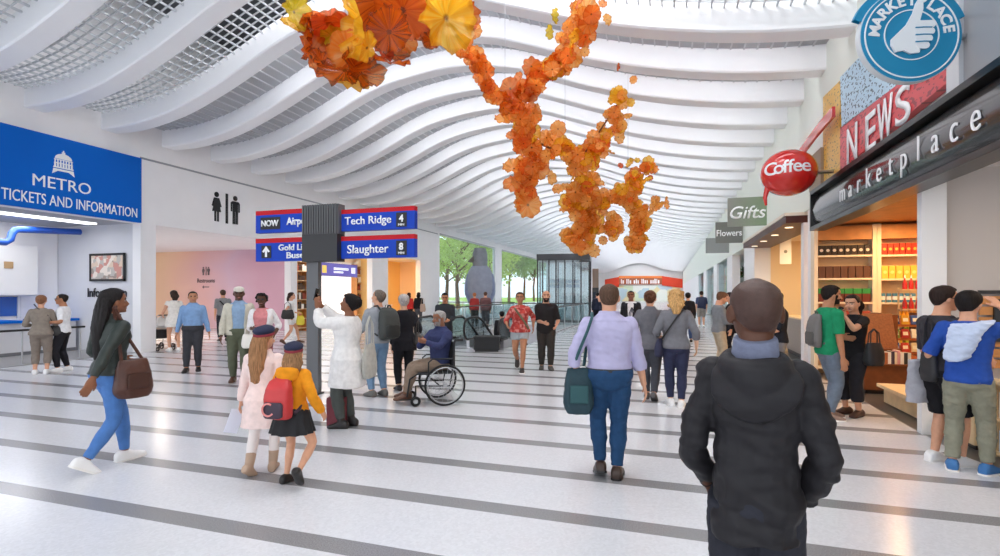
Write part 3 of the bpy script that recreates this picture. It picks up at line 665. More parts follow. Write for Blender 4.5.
class Rig:
    """A posed figure: local +Y is where it faces, +X its right hand side as seen from behind."""
    def __init__(s, h=1.72, sex='m', girth=1., lean=0., side=0., twist=0., pelvis=None, ank=None, hand=None, elbow=None, knee=None, head=(0, 0), foot=None, width=1., headscale=1., toes=None):
        s.h = h; s.sex = sex; s.g = girth; s.wd = width
        s.tab = TORSO_M if sex == 'm' else TORSO_F
        ank = ank or {}; hand = hand or {}; elbow = elbow or {}; knee = knee or {}
        la, sa = math.radians(lean), math.radians(side)
        s.U = V((math.sin(sa), math.sin(la), math.cos(la))).normalized()
        s.R = V((math.cos(sa), 0, -math.sin(sa))); s.F = s.U.cross(s.R).normalized()
        if s.F.y < 0: s.F = -s.F
        tw = math.radians(twist); s.RS = s.R * math.cos(tw) + s.F * math.sin(tw); s.FS = s.F * math.cos(tw) - s.R * math.sin(tw)
        s.P = V(pelvis) if pelvis else V((0, 0, .522 * h))
        s.legs = {}; s.arms = {}; s.feet = {}
        for sd, n in ((-1, 'L'), (1, 'R')):
            hip = s.P + s.R * sd * .050 * h * s.wd + V((0, 0, -.005 * h))
            a = V(ank.get(n, (sd * .058 * h, -.01 * h, .043 * h)))
            k, a = ik(hip, a, .245 * h, .240 * h, V(knee.get(n, (sd * .12, 1, 0))))
            s.legs[n] = (hip, k, a)
            fy, fp = (foot or {}).get(n, (sd * 8, 0))
            s.feet[n] = (a, math.radians(fy), math.radians(fp))
            sh = s.tp(.790) + s.RS * sd * (.104 if sex == 'm' else .090) * h * s.wd
            hd = hand.get(n)
            hd = V(hd) if hd else sh + V((sd * .035 * h, .015 * h, -.315 * h))
            e, w = ik(sh, hd, .172 * h, .150 * h, V(elbow.get(n, (sd * .5, -1, -.2))))
            s.arms[n] = (sh, e, w)
        yaw, pit = math.radians(head[0]), math.radians(head[1]); rol = math.radians(head[2]) if len(head) > 2 else 0
        up0 = V((0, s.U.y * .5, 1)).normalized()
        m = Matrix.Rotation(yaw, 3, 'Z') @ Matrix.Rotation(pit, 3, 'X') @ Matrix.Rotation(rol, 3, 'Y')
        s.HR, s.HF, s.HU = m @ V((1, 0, 0)), m @ V((0, 1, 0)), m @ V((0, 0, 1))
        s.hh = .132 * h * headscale
        s.HO = s.tp(.868) + s.FS * .012 * h
    def tp(s, z): return s.P + s.U * (z - .522) * s.h
    def ring(s, z, inf=0., n=20, kx=1., ky=1., drop=None):
        wd, dp, fs = interp(s.tab, z); h = s.h
        t = min(max((z - .56) / .2, 0), 1)
        R = s.R.lerp(s.RS, t).normalized(); F = s.F.lerp(s.FS, t).normalized()
        neck = z > .84
        g = 1. if neck else s.g
        gd = 1. if neck else s.g ** 1.3
        c = s.tp(z) + F * fs * h
        if z < .522: c = s.P + V((0, 0, (z - .522) * h)) + F * fs * h
        a, b = (wd * h * g * (s.wd if not neck else 1) * kx + inf), (dp * h * gd * ky + inf)
        pts = []
        for k in range(n):
            q = 2 * PI * k / n; cx, sx = math.cos(q), math.sin(q); e = .86
            pts.append(c + R * a * math.copysign(abs(cx) ** e, cx) + F * b * math.copysign(abs(sx) ** e, sx))
        return pts
    def limb(s, pts, tab, inf, t0, t1, scale=1., n=12, steps=18, flare=0.):
        A, B, C = pts; out = []; rad = []
        for i in range(steps + 1):
            t = t0 + (t1 - t0) * i / steps
            if t <= .5: p = A.lerp(B, t * 2)
            else: p = B.lerp(C, t * 2 - 1)
            w = max(0, 1 - abs(t - .5) / .09)          # round the bend
            if w > 0:
                m = A.lerp(B, .9).lerp(B.lerp(C, .1), .5); p = p.lerp(m, w * .5)
            out.append(p); rad.append(interp(tab, t)[0] * s.h * scale + inf + flare * max(0, (i / steps)))
        return out, rad
    def foot_frame(s, n):
        a, yw, pt = s.feet[n]
        f = V((math.sin(yw), math.cos(yw), 0)); r = V((math.cos(yw), -math.sin(yw), 0))
        f2 = f * math.cos(pt) - V((0, 0, 1)) * math.sin(pt); u2 = r.cross(f2)
        return a - u2 * .043 * s.h, f2, u2, r
    def foot(s, mb, n, grow=0., heel=0., z0=0., tall=0.):
        o, f, u, r = s.foot_frame(n); h = s.h; rr = []
        SEC = [(-.052, .010, .030, .006), (-.046, .020, .046, .001), (-.025, .026, .060 + tall, 0), (.005, .026, .060 + tall, 0), (.03, .027, .046, 0), (.06, .030, .034, 0), (.085, .028, .025, 0), (.100, .019, .019, .003), (.107, .007, .013, .006)]
        for y, w, zt, zb in SEC:
            ring = []
            for k in range(12):
                q = 2 * PI * k / 12; zc = (zt + zb) / 2; zh = (zt - zb) / 2
                e = .75
                x = math.copysign(abs(math.cos(q)) ** e, math.cos(q)) * (w * h + grow)
                z = (zc + z0) * h + math.copysign(abs(math.sin(q)) ** e, math.sin(q)) * (zh * h + grow)
                ring.append(o + f * (y * h + (grow if y > 0 else -grow)) + r * x + u * (z + grow * .2))
            rr.append(ring)
        mb.rings(rr)
    def hp(s, x, y, z): return s.HO + s.HR * x * s.hh + s.HF * y * s.hh + s.HU * z * s.hh
    def head_ring(s, u, grow=0., n=24):
        w, f, b = interp(HEADR, u); out = []
        for k in range(n):
            q = 2 * PI * k / n; cx, sy = math.cos(q), math.sin(q)
            out.append(s.hp(cx * (w + grow), (sy * ((f if sy > 0 else b) + grow)), u if u < 1 else 1 + grow * .6))
        return out

def hand_shape(mb, w, d, palm, side, h, curl=.35, scale=1., spread=1.):
    """Palm, four bent fingers of different lengths and a thumb from the palm's side. palm = direction the palm faces; thumb side follows."""
    d = d.normalized(); palm = (palm - d * palm.dot(d)).normalized()
    th = d.cross(palm).normalized() * side          # towards the thumb
    L = .108 * h * scale
    pl = L * .50; rr = []
    for t, wd, tk in ((-.12, .15, .13), (.0, .17, .13), (.35, .21, .14), (.7, .225, .125), (1.0, .215, .10)):
        c = w + d * pl * t
        rr.append([c + th * L * wd * math.cos(2 * PI * k / 12) + palm * L * tk * .62 * math.sin(2 * PI * k / 12) for k in range(12)])
    mb.rings(rr)
    for i, (off, ln) in enumerate(((.165, .44), (.055, .50), (-.055, .46), (-.16, .36))):
        p = w + d * pl * .93 + th * L * off; pts = [p]; ang = curl * .35 + i * .03
        dirv = d + th * off * .35 * spread
        for seg, k in ((.45, 1.), (.32, 1.5), (.23, 1.2)):
            ang += curl * k * .55
            v = dirv.normalized() * math.cos(ang) + palm * math.sin(ang)
            p = p + v * L * ln * seg; pts.append(p)
        r0 = L * .051
        mb.tube(pts, [r0 * 1.05, r0, r0 * .92, r0 * .7], 7)
    p = w + d * pl * .18 + th * L * .13; v = (th * .75 + d * .7 + palm * .25).normalized(); v2 = (th * .25 + d + palm * (.3 + curl * .5)).normalized()
    mb.tube([p, p + v * L * .20, p + v * L * .20 + v2 * L * .17, p + v * L * .20 + v2 * L * .30], [L * .075, L * .064, L * .055, L * .038], 7)

def remesh(name, mb, mats, voxel, smooth=2, wr=0., wscale=9., seed=0.):
    me = bpy.data.meshes.new('t'); me.from_pydata(mb.v, [], mb.f); me.validate()
    o = bpy.data.objects.new('t', me); COL.objects.link(o)
    r = o.modifiers.new('r', 'REMESH'); r.mode = 'VOXEL'; r.voxel_size = voxel; r.adaptivity = 0
    if smooth:
        q = o.modifiers.new('s', 'SMOOTH'); q.iterations = smooth; q.factor = .5
    dg = bpy.context.evaluated_depsgraph_get(); dg.update()
    out = bpy.data.meshes.new_from_object(o.evaluated_get(dg))
    bpy.data.objects.remove(o); bpy.data.meshes.remove(me)
    out.name = name; out.materials.clear()
    for m in (mats if isinstance(mats, (list, tuple)) else [mats]): out.materials.append(m)
    if wr:
        vs = out.vertices; co_ = [v.co.copy() for v in vs]; nn = [v.normal.copy() for v in vs]
        for i, v in enumerate(vs):
            p = co_[i]; q = V((p.x * wscale + seed + p.z * wscale * .5, p.y * wscale, p.z * wscale * 1.6))
            a = noise.noise(q) + .5 * noise.noise(q * 2.3)
            v.co = p + nn[i] * (a * wr)
    out.polygons.foreach_set('use_smooth', [True] * len(out.polygons)); out.update()
    return out

SKIN = {'pale': 'e3b596', 'fair': 'd9a283', 'tan': 'b67f5e', 'brown': '8a5a40', 'dark': '5c3a2a', 'deep': '4a3028'}
def skin_mat(k): return mat('skin_' + k, SKIN.get(k, k), .5, spec=.35, var=.06, vscale=25, bump=.08, bscale=90)
def hair_mat(c):
    n = 'hair_' + c
    if n in MATS: return MATS[n]
    m = mat(n, c, .62, spec=.2)
    nt = m.node_tree; b = nt.nodes['Principled BSDF']; tc = nt.nodes.new('ShaderNodeTexCoord'); mp = nt.nodes.new('ShaderNodeMapping')
    mp.inputs['Scale'].default_value = (120, 120, 9); nt.links.new(tc.outputs['Object'], mp.inputs[0])
    nz = nt.nodes.new('ShaderNodeTexNoise'); nz.inputs['Scale'].default_value = 1; nz.inputs['Detail'].default_value = 3; nt.links.new(mp.outputs[0], nz.inputs['Vector'])
    r = nt.nodes.new('ShaderNodeMapRange'); r.inputs[1].default_value = .3; r.inputs[2].default_value = .7; r.inputs[3].default_value = .55; r.inputs[4].default_value = 1.4
    nt.links.new(nz.outputs['Fac'], r.inputs[0]); mx = nt.nodes.new('ShaderNodeVectorMath'); mx.operation = 'SCALE'; mx.inputs[0].default_value = hexc(c)
    nt.links.new(r.outputs[0], mx.inputs['Scale']); nt.links.new(mx.outputs[0], b.inputs['Base Color'])
    bp = nt.nodes.new('ShaderNodeBump'); bp.inputs['Strength'].default_value = .5; bp.inputs['Distance'].default_value = .004
    nt.links.new(nz.outputs['Fac'], bp.inputs['Height']); nt.links.new(bp.outputs[0], b.inputs['Normal'])
    return m
M_eye = mat('eye_dark', '241a15', .2); M_eyew = mat('eye_white', 'e2ddd6', .3)

class Person:
    def __init__(s, rig, loc, face, label, skin='fair', lod=.012, lips='a2665a', brow='2a1d17', group=None, curl=.35, palms=None, hand_dir=None, beard=None, feet=True, z=0., awaybase=True):
        """face: degrees turned (to the left) from looking straight away from the photograph's viewpoint."""
        s.r = rig; s.lod = lod; h = rig.h
        base = math.atan2(-loc[0], loc[1]) if awaybase else 0.
        mb = MB()
        zs = [t[0] for t in rig.tab]; fine = []
        for i in range(len(zs) - 1): fine += [zs[i], (zs[i] + zs[i + 1]) / 2]
        fine.append(zs[-1])
        mb.rings([rig.ring(z, -.004 if z < .82 else 0) for z in fine])
        for n in 'LR':
            p, q = rig.limb(rig.legs[n], LEGR, -.002, 0, 1, rig.g); mb.tube(p, q, 14)
            p, q = rig.limb(rig.arms[n], ARMR, -.001, 0, 1.0, rig.g ** .6); mb.tube(p, q, 12)
            mb.ell(rig.arms[n][0], .031 * h, .031 * h, .031 * h)
            if feet: rig.foot(mb, n, -.004)
        rows = []; U = [0, .03, .06, .1, .13, .18, .22, .28, .34, .4, .46, .52, .56, .6, .66, .72, .77, .82, .86, .9, .93, .96, .985, 1.0]
        mb.rings([rig.head_ring(u) for u in U])
        mb.tube([rig.tp(.83), rig.hp(0, -.05, .1), rig.hp(0, -.02, .3)], [.037 * h if rig.sex == 'm' else .031 * h] * 3, 14)
        hh = rig.hh
        mb.tube([rig.hp(0, .41, .54), rig.hp(0, .47, .45), rig.hp(0, .525, .36), rig.hp(0, .43, .315)], [.03 * hh, .045 * hh, .07 * hh, .05 * hh], 8)
        for x in (-1, 1):
            mb.ell(rig.hp(x * .055, .45, .345), .04 * hh, .04 * hh, .035 * hh, 8, 6)
            b2 = MB(); b2.ell((0, 0, 0), .045, .10, .15, 10, 8)
            mm = Matrix.Translation(rig.hp(x * .385, -.04, .44)) @ Matrix((rig.HR, rig.HF, rig.HU)).transposed().to_4x4() @ Matrix.Rotation(-x * .35, 4, 'Z') @ Matrix.Scale(hh, 4)
            mb.add([mm @ V(v) for v in b2.v], b2.f)
            mb.ell(rig.hp(x * .20, .37, .33), .09 * hh, .07 * hh, .10 * hh, 8, 6)     # cheek
        mb.ell(rig.hp(0, .425, .185), .10 * hh, .05 * hh, .045 * hh, 10, 6)            # lips
        mb.ell(rig.hp(0, .40, .06), .09 * hh, .06 * hh, .06 * hh, 8, 6)
        for n, sd in (('L', -1), ('R', 1)):
            sh, e, w = rig.arms[n]; d = (w - e).normalized()
            if hand_dir and n in hand_dir: d = V(hand_dir[n]).normalized()
            pm = V(palms[n]) if palms and n in palms else V((-sd, 0, 0)) + rig.F * .1
            hand_shape(mb, w, d, pm, sd if True else 1, h, curl)
        sk = skin_mat(skin)
        me = remesh('person', mb, [sk, M_eye, M_eyew, mat('lips_' + lips, lips, .45), hair_mat(brow), hair_mat(beard) if beard else sk], lod, 1)
        for p in me.polygons:
            c = p.center - rig.HO
            x, y, u = c.dot(rig.HR) / hh, c.dot(rig.HF) / hh, c.dot(rig.HU) / hh
            if u < -.1 or u > .8 or y < .1: continue
            ax = abs(x)
            if ((ax - .15) / (.04 if lod < .011 else .055)) ** 2 + ((u - .505) / .030) ** 2 < 1: p.material_index = 1
            elif lod < .011 and ((ax - .15) / .068) ** 2 + ((u - .505) / .030) ** 2 < 1: p.material_index = 2
            elif ((ax - .16) / .12) ** 2 + ((u - .60 + .25 * (ax - .16) ** 2) / .026) ** 2 < 1: p.material_index = 4
            elif (x / .13) ** 2 + ((u - .185) / .045) ** 2 < 1 and y > .35: p.material_index = 3
            elif beard and (u < .30 - .0 * ax or (ax > .27 and u < .5)) and not (ax < .1 and u > .27): p.material_index = 5
        o = link('person', me); o.location = (loc[0], loc[1], z); o.rotation_euler = (0, 0, base + math.radians(face))
        s.o = tag(o, label, 'person', group); s.h = h
        s.yaw = base + math.radians(face)
    # -- world <-> local
    def world(s, p): return s.o.location + Matrix.Rotation(s.yaw, 3, 'Z') @ V(p)
    def add(s, name, mb, m, wr=0., voxel=None, smooth=2, label=None, parent=None, ws=6.5):
        me = remesh(name, mb, m, voxel or s.lod, smooth, wr, ws, len(bpy.data.objects) * 3.1)
        o = link(name, me, parent or s.o)
        if label: o['label'] = label
        return o
    def plain(s, name, mb, m, smooth=True, parent=None, label=None):
        o = mb.build(name, m, parent or s.o, smooth)
        if label: o['label'] = label
        return o
    # -- clothes
    def top(s, m, name='shirt', z0=.50, z1=.84, inf=.014, sleeve=1., flare=0., slv_inf=.010, wr=.004, kx=1., collar=0., slv_flare=0., label=None, hood=False, open_neck=None):
        r = s.r; mb = MB(); zs = []; z = z0
        inf = max(inf, s.lod * 1.15); slv_inf = max(slv_inf, s.lod * .9)
        while z < z1 - .004: zs.append(z); z += .016
        zs.append(z1)
        rr = []
        for z in zs:
            f = flare * max(0, (.66 - z) / (.66 - z0)) if z0 < .66 else 0
            if z < .50:      # below the seat a loose hem hangs straight
                a = r.ring(.50, inf + f, kx=kx); rr.append([p + V((0, 0, (z - .50) * r.h)) for p in a])
            else: rr.append(r.ring(z, inf + f, kx=kx))
        mb.rings(rr)
        if sleeve > 0:
            for n in 'LR':
                p, q = r.limb(r.arms[n], ARMR, slv_inf, 0, sleeve, r.g ** .6, flare=slv_flare); mb.tube(p, q, 14)
                rad = .034 * r.h + slv_inf
                mb.ell(r.arms[n][0], rad, rad, rad)
        if collar:
            mb.rings([r.ring(z, inf * .7 + collar) for z in (.815, .83, .85, .862)])
        return s.add(name, mb, m, wr, label=label)
    def pants(s, m, name='trousers', t1=.95, inf=.009, z1=.545, scale=1., flare=0., wr=.004, label=None, tuck=False):
        r = s.r; mb = MB(); inf = max(inf, s.lod * 1.0); zs = []; z = .455
        if tuck: z1 = .572
        while z < z1: zs.append(z); z += .016
        mb.rings([r.ring(z, inf + (.022 * min(1, max(0, (z - .50) / .03)) if tuck else 0)) for z in zs])
        for n in 'LR':
            p, q = r.limb(r.legs[n], LEGR, inf, 0, t1, r.g * scale, flare=flare, steps=26); mb.tube(p, q, 14)
        return s.add(name, mb, m, wr, label=label, ws=12.)
    def tights(s, m, name='tights', t0=.1, t1=1., inf=.006):
        r = s.r; mb = MB()
        for n in 'LR':
            p, q = r.limb(r.legs[n], LEGR, max(inf, s.lod * .6), t0, t1, r.g); mb.tube(p, q, 12)
        return s.add(name, mb, m)
    def skirt(s, m, name='skirt', z1=.60, z0=.36, flare=.06, pleats=0, inf=.012, label=None):
        r = s.r; mb = MB(); rr = []; n = 48
        for i in range(15):
            t = i / 14; z = lerp(z1, z0, t)
            base = r.ring(max(z, .5), inf, n); c = sum(base, V()) / n
            ring = []
            for k, p in enumerate(base):
                d = (p - c); d.z = 0; L = d.length; dn = d.normalized()
                off = flare * t + (pleats * t * math.cos(k * 2 * PI / n * 12) if pleats else 0)
                q = c + dn * (L + off); q.z = p.z if z >= .5 else r.P.z + (z - .522) * r.h
                ring.append(q)
            rr.append(ring)
        mb.rings(rr)
        return s.plain(name, mb, m, label=label)
    def shoes(s, m, sole=None, name='shoe', tall=0., heel=0., boot=0., label=None):
        for n in 'LR':
            mb = MB(); s.r.foot(mb, n, .005, tall=tall)
            if boot:
                p, q = s.r.limb(s.r.legs[n], LEGR, .011, 1 - boot, 1.0, 1.); mb.tube(p, q, 12)
            me = remesh(name, mb, m, min(s.lod, .008), 1)
            o = link(name, me, s.o)
            if label: o['label'] = label
            if sole:
                b2 = MB(); fo, f, u, rt = s.r.foot_frame(n); h = s.r.h; rr = []
                for y, w in ((-.055, .014), (-.045, .024), (-.02, .029), (.03, .029), (.06, .033), (.09, .030), (.104, .020), (.111, .009)):
                    rr.append([fo + f * y * h + rt * (a * (w * h + .004)) + u * zz for a, zz in ((-1, -.004), (1, -.004), (1, .016), (-1, .016))])
                b2.rings(rr); b2.build('sole', sole, o)
    def belt(s, m, z=.565):
        mb = MB(); mb.rings([s.r.ring(zz, max(.030, s.lod * 2.4)) for zz in (z - .009, z + .009)]); s.plain('belt', mb, m)
    # -- hair
    def hair(s, c, style='short', grow=.05, front=.84, back=.10, side=.45, length=.45, bulk=1., label=None, lod=None, name='hair'):
        r = s.r; mb = MB(); n = 32; m = hair_mat(c) if isinstance(c, str) else c
        def line(q):      # hairline height by direction, q=pi/2 is the face
            f = math.sin(q)
            if f > .55: return front
            if f > .1: return lerp(side, front, (f - .1) / .45)
            if f > -.3: return lerp(lerp(side, back, .25), side, (f + .3) / .4)
            return lerp(back, lerp(side, back, .25), (f + 1) / .7)
        outer = []; inner = []; K = 12
        for i in range(K + 1):
            t = i / K; ro = []; ri = []
            for k in range(n):
                q = 2 * PI * k / n; u = lerp(line(q), 1., t); w, f, b = interp(HEADR, u); cx, sy = math.cos(q), math.sin(q)
                g = grow * (1 + .25 * noise.noise(V((cx * 3, sy * 3, u * 4 + r.h * 9)))) * (.35 + .65 * min(1, t * 4 + .2))
                ro.append(r.hp(cx * (w + g), sy * ((f if sy > 0 else b) + g), u + g * max(0, (u - .7) / .3) * .9))
                ri.append(r.hp(cx * (w - .05), sy * ((f if sy > 0 else b) - .05), u - (.08 if u > .9 else 0)))
            outer.append(ro); inner.append(ri)
        vs = [p for rr in outer for p in rr] + [p for rr in inner for p in rr]; off = (K + 1) * n; fs = []
        for i in range(K):
            for k in range(n):
                a, b_, c_, d_ = i * n + k, i * n + (k + 1) % n, (i + 1) * n + (k + 1) % n, (i + 1) * n + k
                fs += [(a, b_, c_, d_), (off + d_, off + c_, off + b_, off + a)]
        for k in range(n): fs.append((k, off + k, off + (k + 1) % n, (k + 1) % n))
        fs += [tuple(K * n + k for k in range(n)), tuple(off + K * n + k for k in range(n))[::-1]]
        mb.add(vs, fs)
        if style in ('long', 'curly_long'):
            steps = 16; rr = []
            for i in range(steps + 1):
                t = i / steps; z = .62 - t * (.62 + length); wdt = (.37 + .10 * bulk * math.sin(min(t * 1.5, 1) * PI)) * (1 - .38 * max(0, t - .55) / .45)
                y0 = -.30 - .20 * bulk * min(1, t * 2) - .02 * t; dp = .20 * bulk * (1 - .45 * t)
                ring = []
                for k in range(28):
                    q = 2 * PI * k / 28
                    gr = 1 + .05 * math.cos(k * 28 / 3.1 + i * .05) + (.12 * noise.noise(V((math.cos(q) * 4, math.sin(q) * 4, t * 7 + r.h * 5))) if style == 'long' else .30 * noise.noise(V((math.cos(q) * 5, math.sin(q) * 5, t * 9))))
                    ring.append(r.hp(math.cos(q) * wdt * gr, y0 + math.sin(q) * dp * gr * 1.2, z))
                rr.append(ring)
            # below the neck the strands hang straight down the back
            mb.rings(rr)
        if style in ('curly', 'curly_long'):
            rnd = random.Random(int(r.h * 1000))
            for _ in range(90):
                q = rnd.uniform(0, 2 * PI); u = rnd.uniform(.3 if style == 'curly' else -.1, 1.0); sy = math.sin(q)
                if sy > .2 and u < front: continue
                w, f, b = interp(HEADR, max(u, .3)); gg = grow * rnd.uniform(.6, 1.4); rad = rnd.uniform(.05, .10) * r.hh * bulk
                mb.ell(r.hp(math.cos(q) * (w + gg), sy * ((f if sy > 0 else b) + gg), u), rad, rad, rad, 8, 6)
        if style == 'bun':
            rnd = random.Random(int(r.h * 999))
            for _ in range(26):
                d = V((rnd.gauss(0, 1), rnd.gauss(0, 1), rnd.gauss(0, 1))).normalized()
                mb.ell(r.hp(d.x * .24, -.42 + d.y * .2, .66 + d.z * .26), .11 * r.hh, .11 * r.hh, .11 * r.hh, 8, 6)
        if style == 'pony':
            mb.tube([r.hp(0, -.5, .72), r.hp(0, -.72, .6), r.hp(0, -.72, .2), r.hp(0, -.6, -.3)], [.08 * r.hh, .12 * r.hh, .12 * r.hh, .04 * r.hh], 10)
        return s.add(name, mb, m, .0, voxel=lod or min(s.lod, .009), smooth=1, label=label)
    def glasses(s, m):
        r = s.r; mb = MB()
        for x in (-1, 1):
            mb.rings([[r.hp(x * .16 + .105 * math.cos(q) * k, .46 + dy, .505 + .075 * math.sin(q) * k) for q in [2 * PI * j / 14 for j in range(14)]] for dy, k in ((0, 1), (.03, .95))])
            mb.tube([r.hp(x * .25, .46, .53), r.hp(x * .36, .35, .53), r.hp(x * .37, -.02, .52)], .018 * r.hh, 6)
        mb.tube([r.hp(-.06, .48, .52), r.hp(.06, .48, .52)], .016 * r.hh, 6)
        s.plain('sunglasses', mb, m)
    def hat_beret(s, m, band, pom=None):
        r = s.r; mb = MB(); rr = []
        for rad, z in ((.385, .62), (.40, .66), (.40, .76), (.42, .80), (.46, .88), (.44, .96), (.34, 1.04), (.18, 1.09), (.03, 1.11)):
            rr.append([r.hp(math.cos(q) * rad, -.05 + math.sin(q) * (rad + .10), z + .04 * math.sin(q)) for q in [2 * PI * j / 26 for j in range(26)]])
        mb.rings(rr); h = s.plain('hat', mb, m)
        b = MB(); b.rings([[r.hp(math.cos(q) * rad, -.05 + math.sin(q) * (rad + .10), z + .04 * math.sin(q)) for q in [2 * PI * j / 26 for j in range(26)]] for rad, z in ((.41, .64), (.435, .665), (.435, .745), (.41, .775))])
        s.plain('hat_band', b, band, parent=h)
    def cap(s, m):
        r = s.r; mb = MB(); rr = []
        for rad, z in ((.375, .66), (.39, .70), (.39, .82), (.36, .92), (.27, 1.0), (.12, 1.045), (.02, 1.05)):
            rr.append([r.hp(math.cos(q) * rad, -.03 + math.sin(q) * (rad + .11), z + .03 * math.sin(q)) for q in [2 * PI * j / 24 for j in range(24)]])
        mb.rings(rr)
        mb.rings([[r.hp(x * .26, y, z + dz) for x, y, z in ((-1, .36, .69), (-.6, .58, .66), (0, .66, .65), (.6, .58, .66), (1, .36, .69))] for dz in (0, .03)])
        s.plain('cap', mb, m)
def stand(h, la=0., ra=0., w=.055):
    return {'L': (-w * h, la, .043 * h), 'R': (w * h, ra, .043 * h)}
def bag_tote(name, loc, yaw, w, hgt, dp, m, label, cat='bag', handle=.25, hm=None, slump=.0, group=None, flap=None):
    """soft bag hanging: loc is the middle of its top edge"""
    o = empty(name, loc, yaw, label, cat, group); b = MB(); rr = []
    for t in [i / 9 for i in range(10)]:
        ww = w * (.74 + .26 * math.sin(min(1, t * 1.25) * PI / 2)) * (1 - .25 * max(0, t - .85) / .15); dd = dp * (.35 + .65 * math.sin(min(1, t * 1.1) * PI * .62))
        rr.append([(ww / 2 * math.copysign(abs(math.cos(q)) ** .6, math.cos(q)) + slump * t, dd / 2 * math.copysign(abs(math.sin(q)) ** .7, math.sin(q)), -hgt * t) for q in [2 * PI * k / 24 for k in range(24)]])
    b.rings(rr)
    link('bag_body', remesh('bag_body', b, m, .012, 2, .006, 8.), o)
    if handle:
        hb = MB()
        for y in (-dp * .15, dp * .15):
            hb.tube([(-w * .26, y, -.03), (-w * .22, y * .6, handle * .7), (0, y * .3, handle), (w * .22, y * .6, handle * .7), (w * .26, y, -.03)], .008, 6)
        hb.build('handle', hm or m, o, True)
    if flap:
        fb = MB(); fb.box(-w * .3, w * .3, -dp * .56, -dp * .44, -hgt * .75, -hgt * .35, .015); fb.build('pocket', flap, o)
    return o
def backpack(loc, yaw, w, hgt, dp, m, label, m2=None, shoulder=.17, chest=.24, group=None, straps=True):
    """loc: middle of the back panel (wearer's back), pack bulges to local -Y"""
    o = empty('backpack', loc, yaw, label, 'backpack', group); b = MB(); rr = []
    for t, kw, kd in ((-.5, .70, .55), (-.46, .9, .85), (-.3, 1, 1.05), (0, 1, 1), (.25, .95, .85), (.42, .8, .6), (.5, .5, .25)):
        rr.append([(w / 2 * kw * math.copysign(abs(math.cos(q)) ** .55, math.cos(q)), -dp * kd / 2 + dp * kd / 2 * math.copysign(abs(math.sin(q)) ** .6, math.sin(q)), t * hgt) for q in [2 * PI * k / 24 for k in range(24)]])
    b.rings(rr); link('pack_body', remesh('pack_body', b, m, .012, 2, .004, 9.), o)
    p = MB(); rr = []
    for t, kw in ((-.42, .6), (-.38, .74), (-.1, .76), (-.04, .6)):
        rr.append([(w / 2 * kw * math.copysign(abs(math.cos(q)) ** .5, math.cos(q)), -dp * 1.02 + dp * .16 * math.sin(q), t * hgt) for q in [2 * PI * k / 16 for k in range(16)]])
    p.rings(rr); p.build('front_pocket', m2 or m, o, True)
    hb = MB(); hb.tube([(-.03, -.02, hgt * .48), (-.02, -.03, hgt * .58), (.02, -.03, hgt * .58), (.03, -.02, hgt * .48)], .008, 6); hb.build('grab_handle', m2 or m, o, True)
    if straps:
        for sx in (-1, 1):
            t = MB(); pts = [(sx * w * .3, -.01, hgt * .42), (sx * w * .34, .06, hgt * .56), (sx * w * .37, chest * .55, hgt * .54), (sx * w * .40, chest + .01, hgt * .28), (sx * w * .43, chest * .8, -hgt * .05), (sx * w * .5, chest * .3, -hgt * .3), (sx * w * .45, 0, -hgt * .38)]
            t.tube(pts, .014, 6); t.build('strap', m2 or m, o, True)
    return o
def strap(parent, pts, m, r=.01, name='strap'):
    b = MB(); b.tube(pts, r, 6); return b.build(name, m, parent, True)
# ================================================================ THE PEOPLE
F = fabric
M_sole = mat('white_rubber', 'ece9e4', .6); M_shoe_black = mat('black_leather', '211d1c', .4); M_shoe_brown = mat('brown_leather', '5e4030', .5)
M_shoe_white = mat('white_canvas', 'eeecea', .7, bump=.1, bscale=200)
M_leather = mat('tan_brown_leather', '4d2b1f', .45, var=.15, vscale=14, bump=.15, bscale=60)
M_phone = mat('phone_black', '121214', .2)

# --- left: two visitors at the ticket counter
p = Person(Rig(1.60, 'f', 1.05, hand={'L': (-.17, .20, .98), 'R': (.13, .28, 1.02)}), ground(41, 374), -12, 'person in a taupe blouse and cropped trousers, back turned, at the ticket counter rail', 'fair', .013)
p.top(F('8f8479'), 'blouse', sleeve=.85, z0=.50, flare=.02); p.pants(F('867a70'), t1=.82); p.shoes(M_shoe_white); p.hair('8a5f45', 'short', .07, back=.15)
b = bag_tote('shoulder_bag', p.world((.22, .08, .98)), p.yaw, .24, .22, .10, M_shoe_black, 'small black shoulder bag hanging beside the taupe-dressed person', handle=0)
strap(b, [(0, 0, -.02), (-.1, -.16, .22), (-.26, -.17, .37), (-.34, -.02, .44), (-.33, .04, .40)], M_shoe_black, .011)
p = Person(Rig(1.63, 'm', 1.0, hand={'L': (-.22, .18, 1.05), 'R': (.03, .30, 1.02)}, ank={'L': (-.10, .06, .07), 'R': (.12, -.05, .07)}), ground(63, 371.5), 75, 'person with dark glasses, white polo shirt and black trousers beside the ticket rail', 'tan', .013)
p.top(F('eeeef0'), 'polo_shirt', sleeve=.42); p.pants(F('232226')); p.shoes(M_shoe_white); p.hair('2b2420', 'short', .02); p.glasses(M_black)

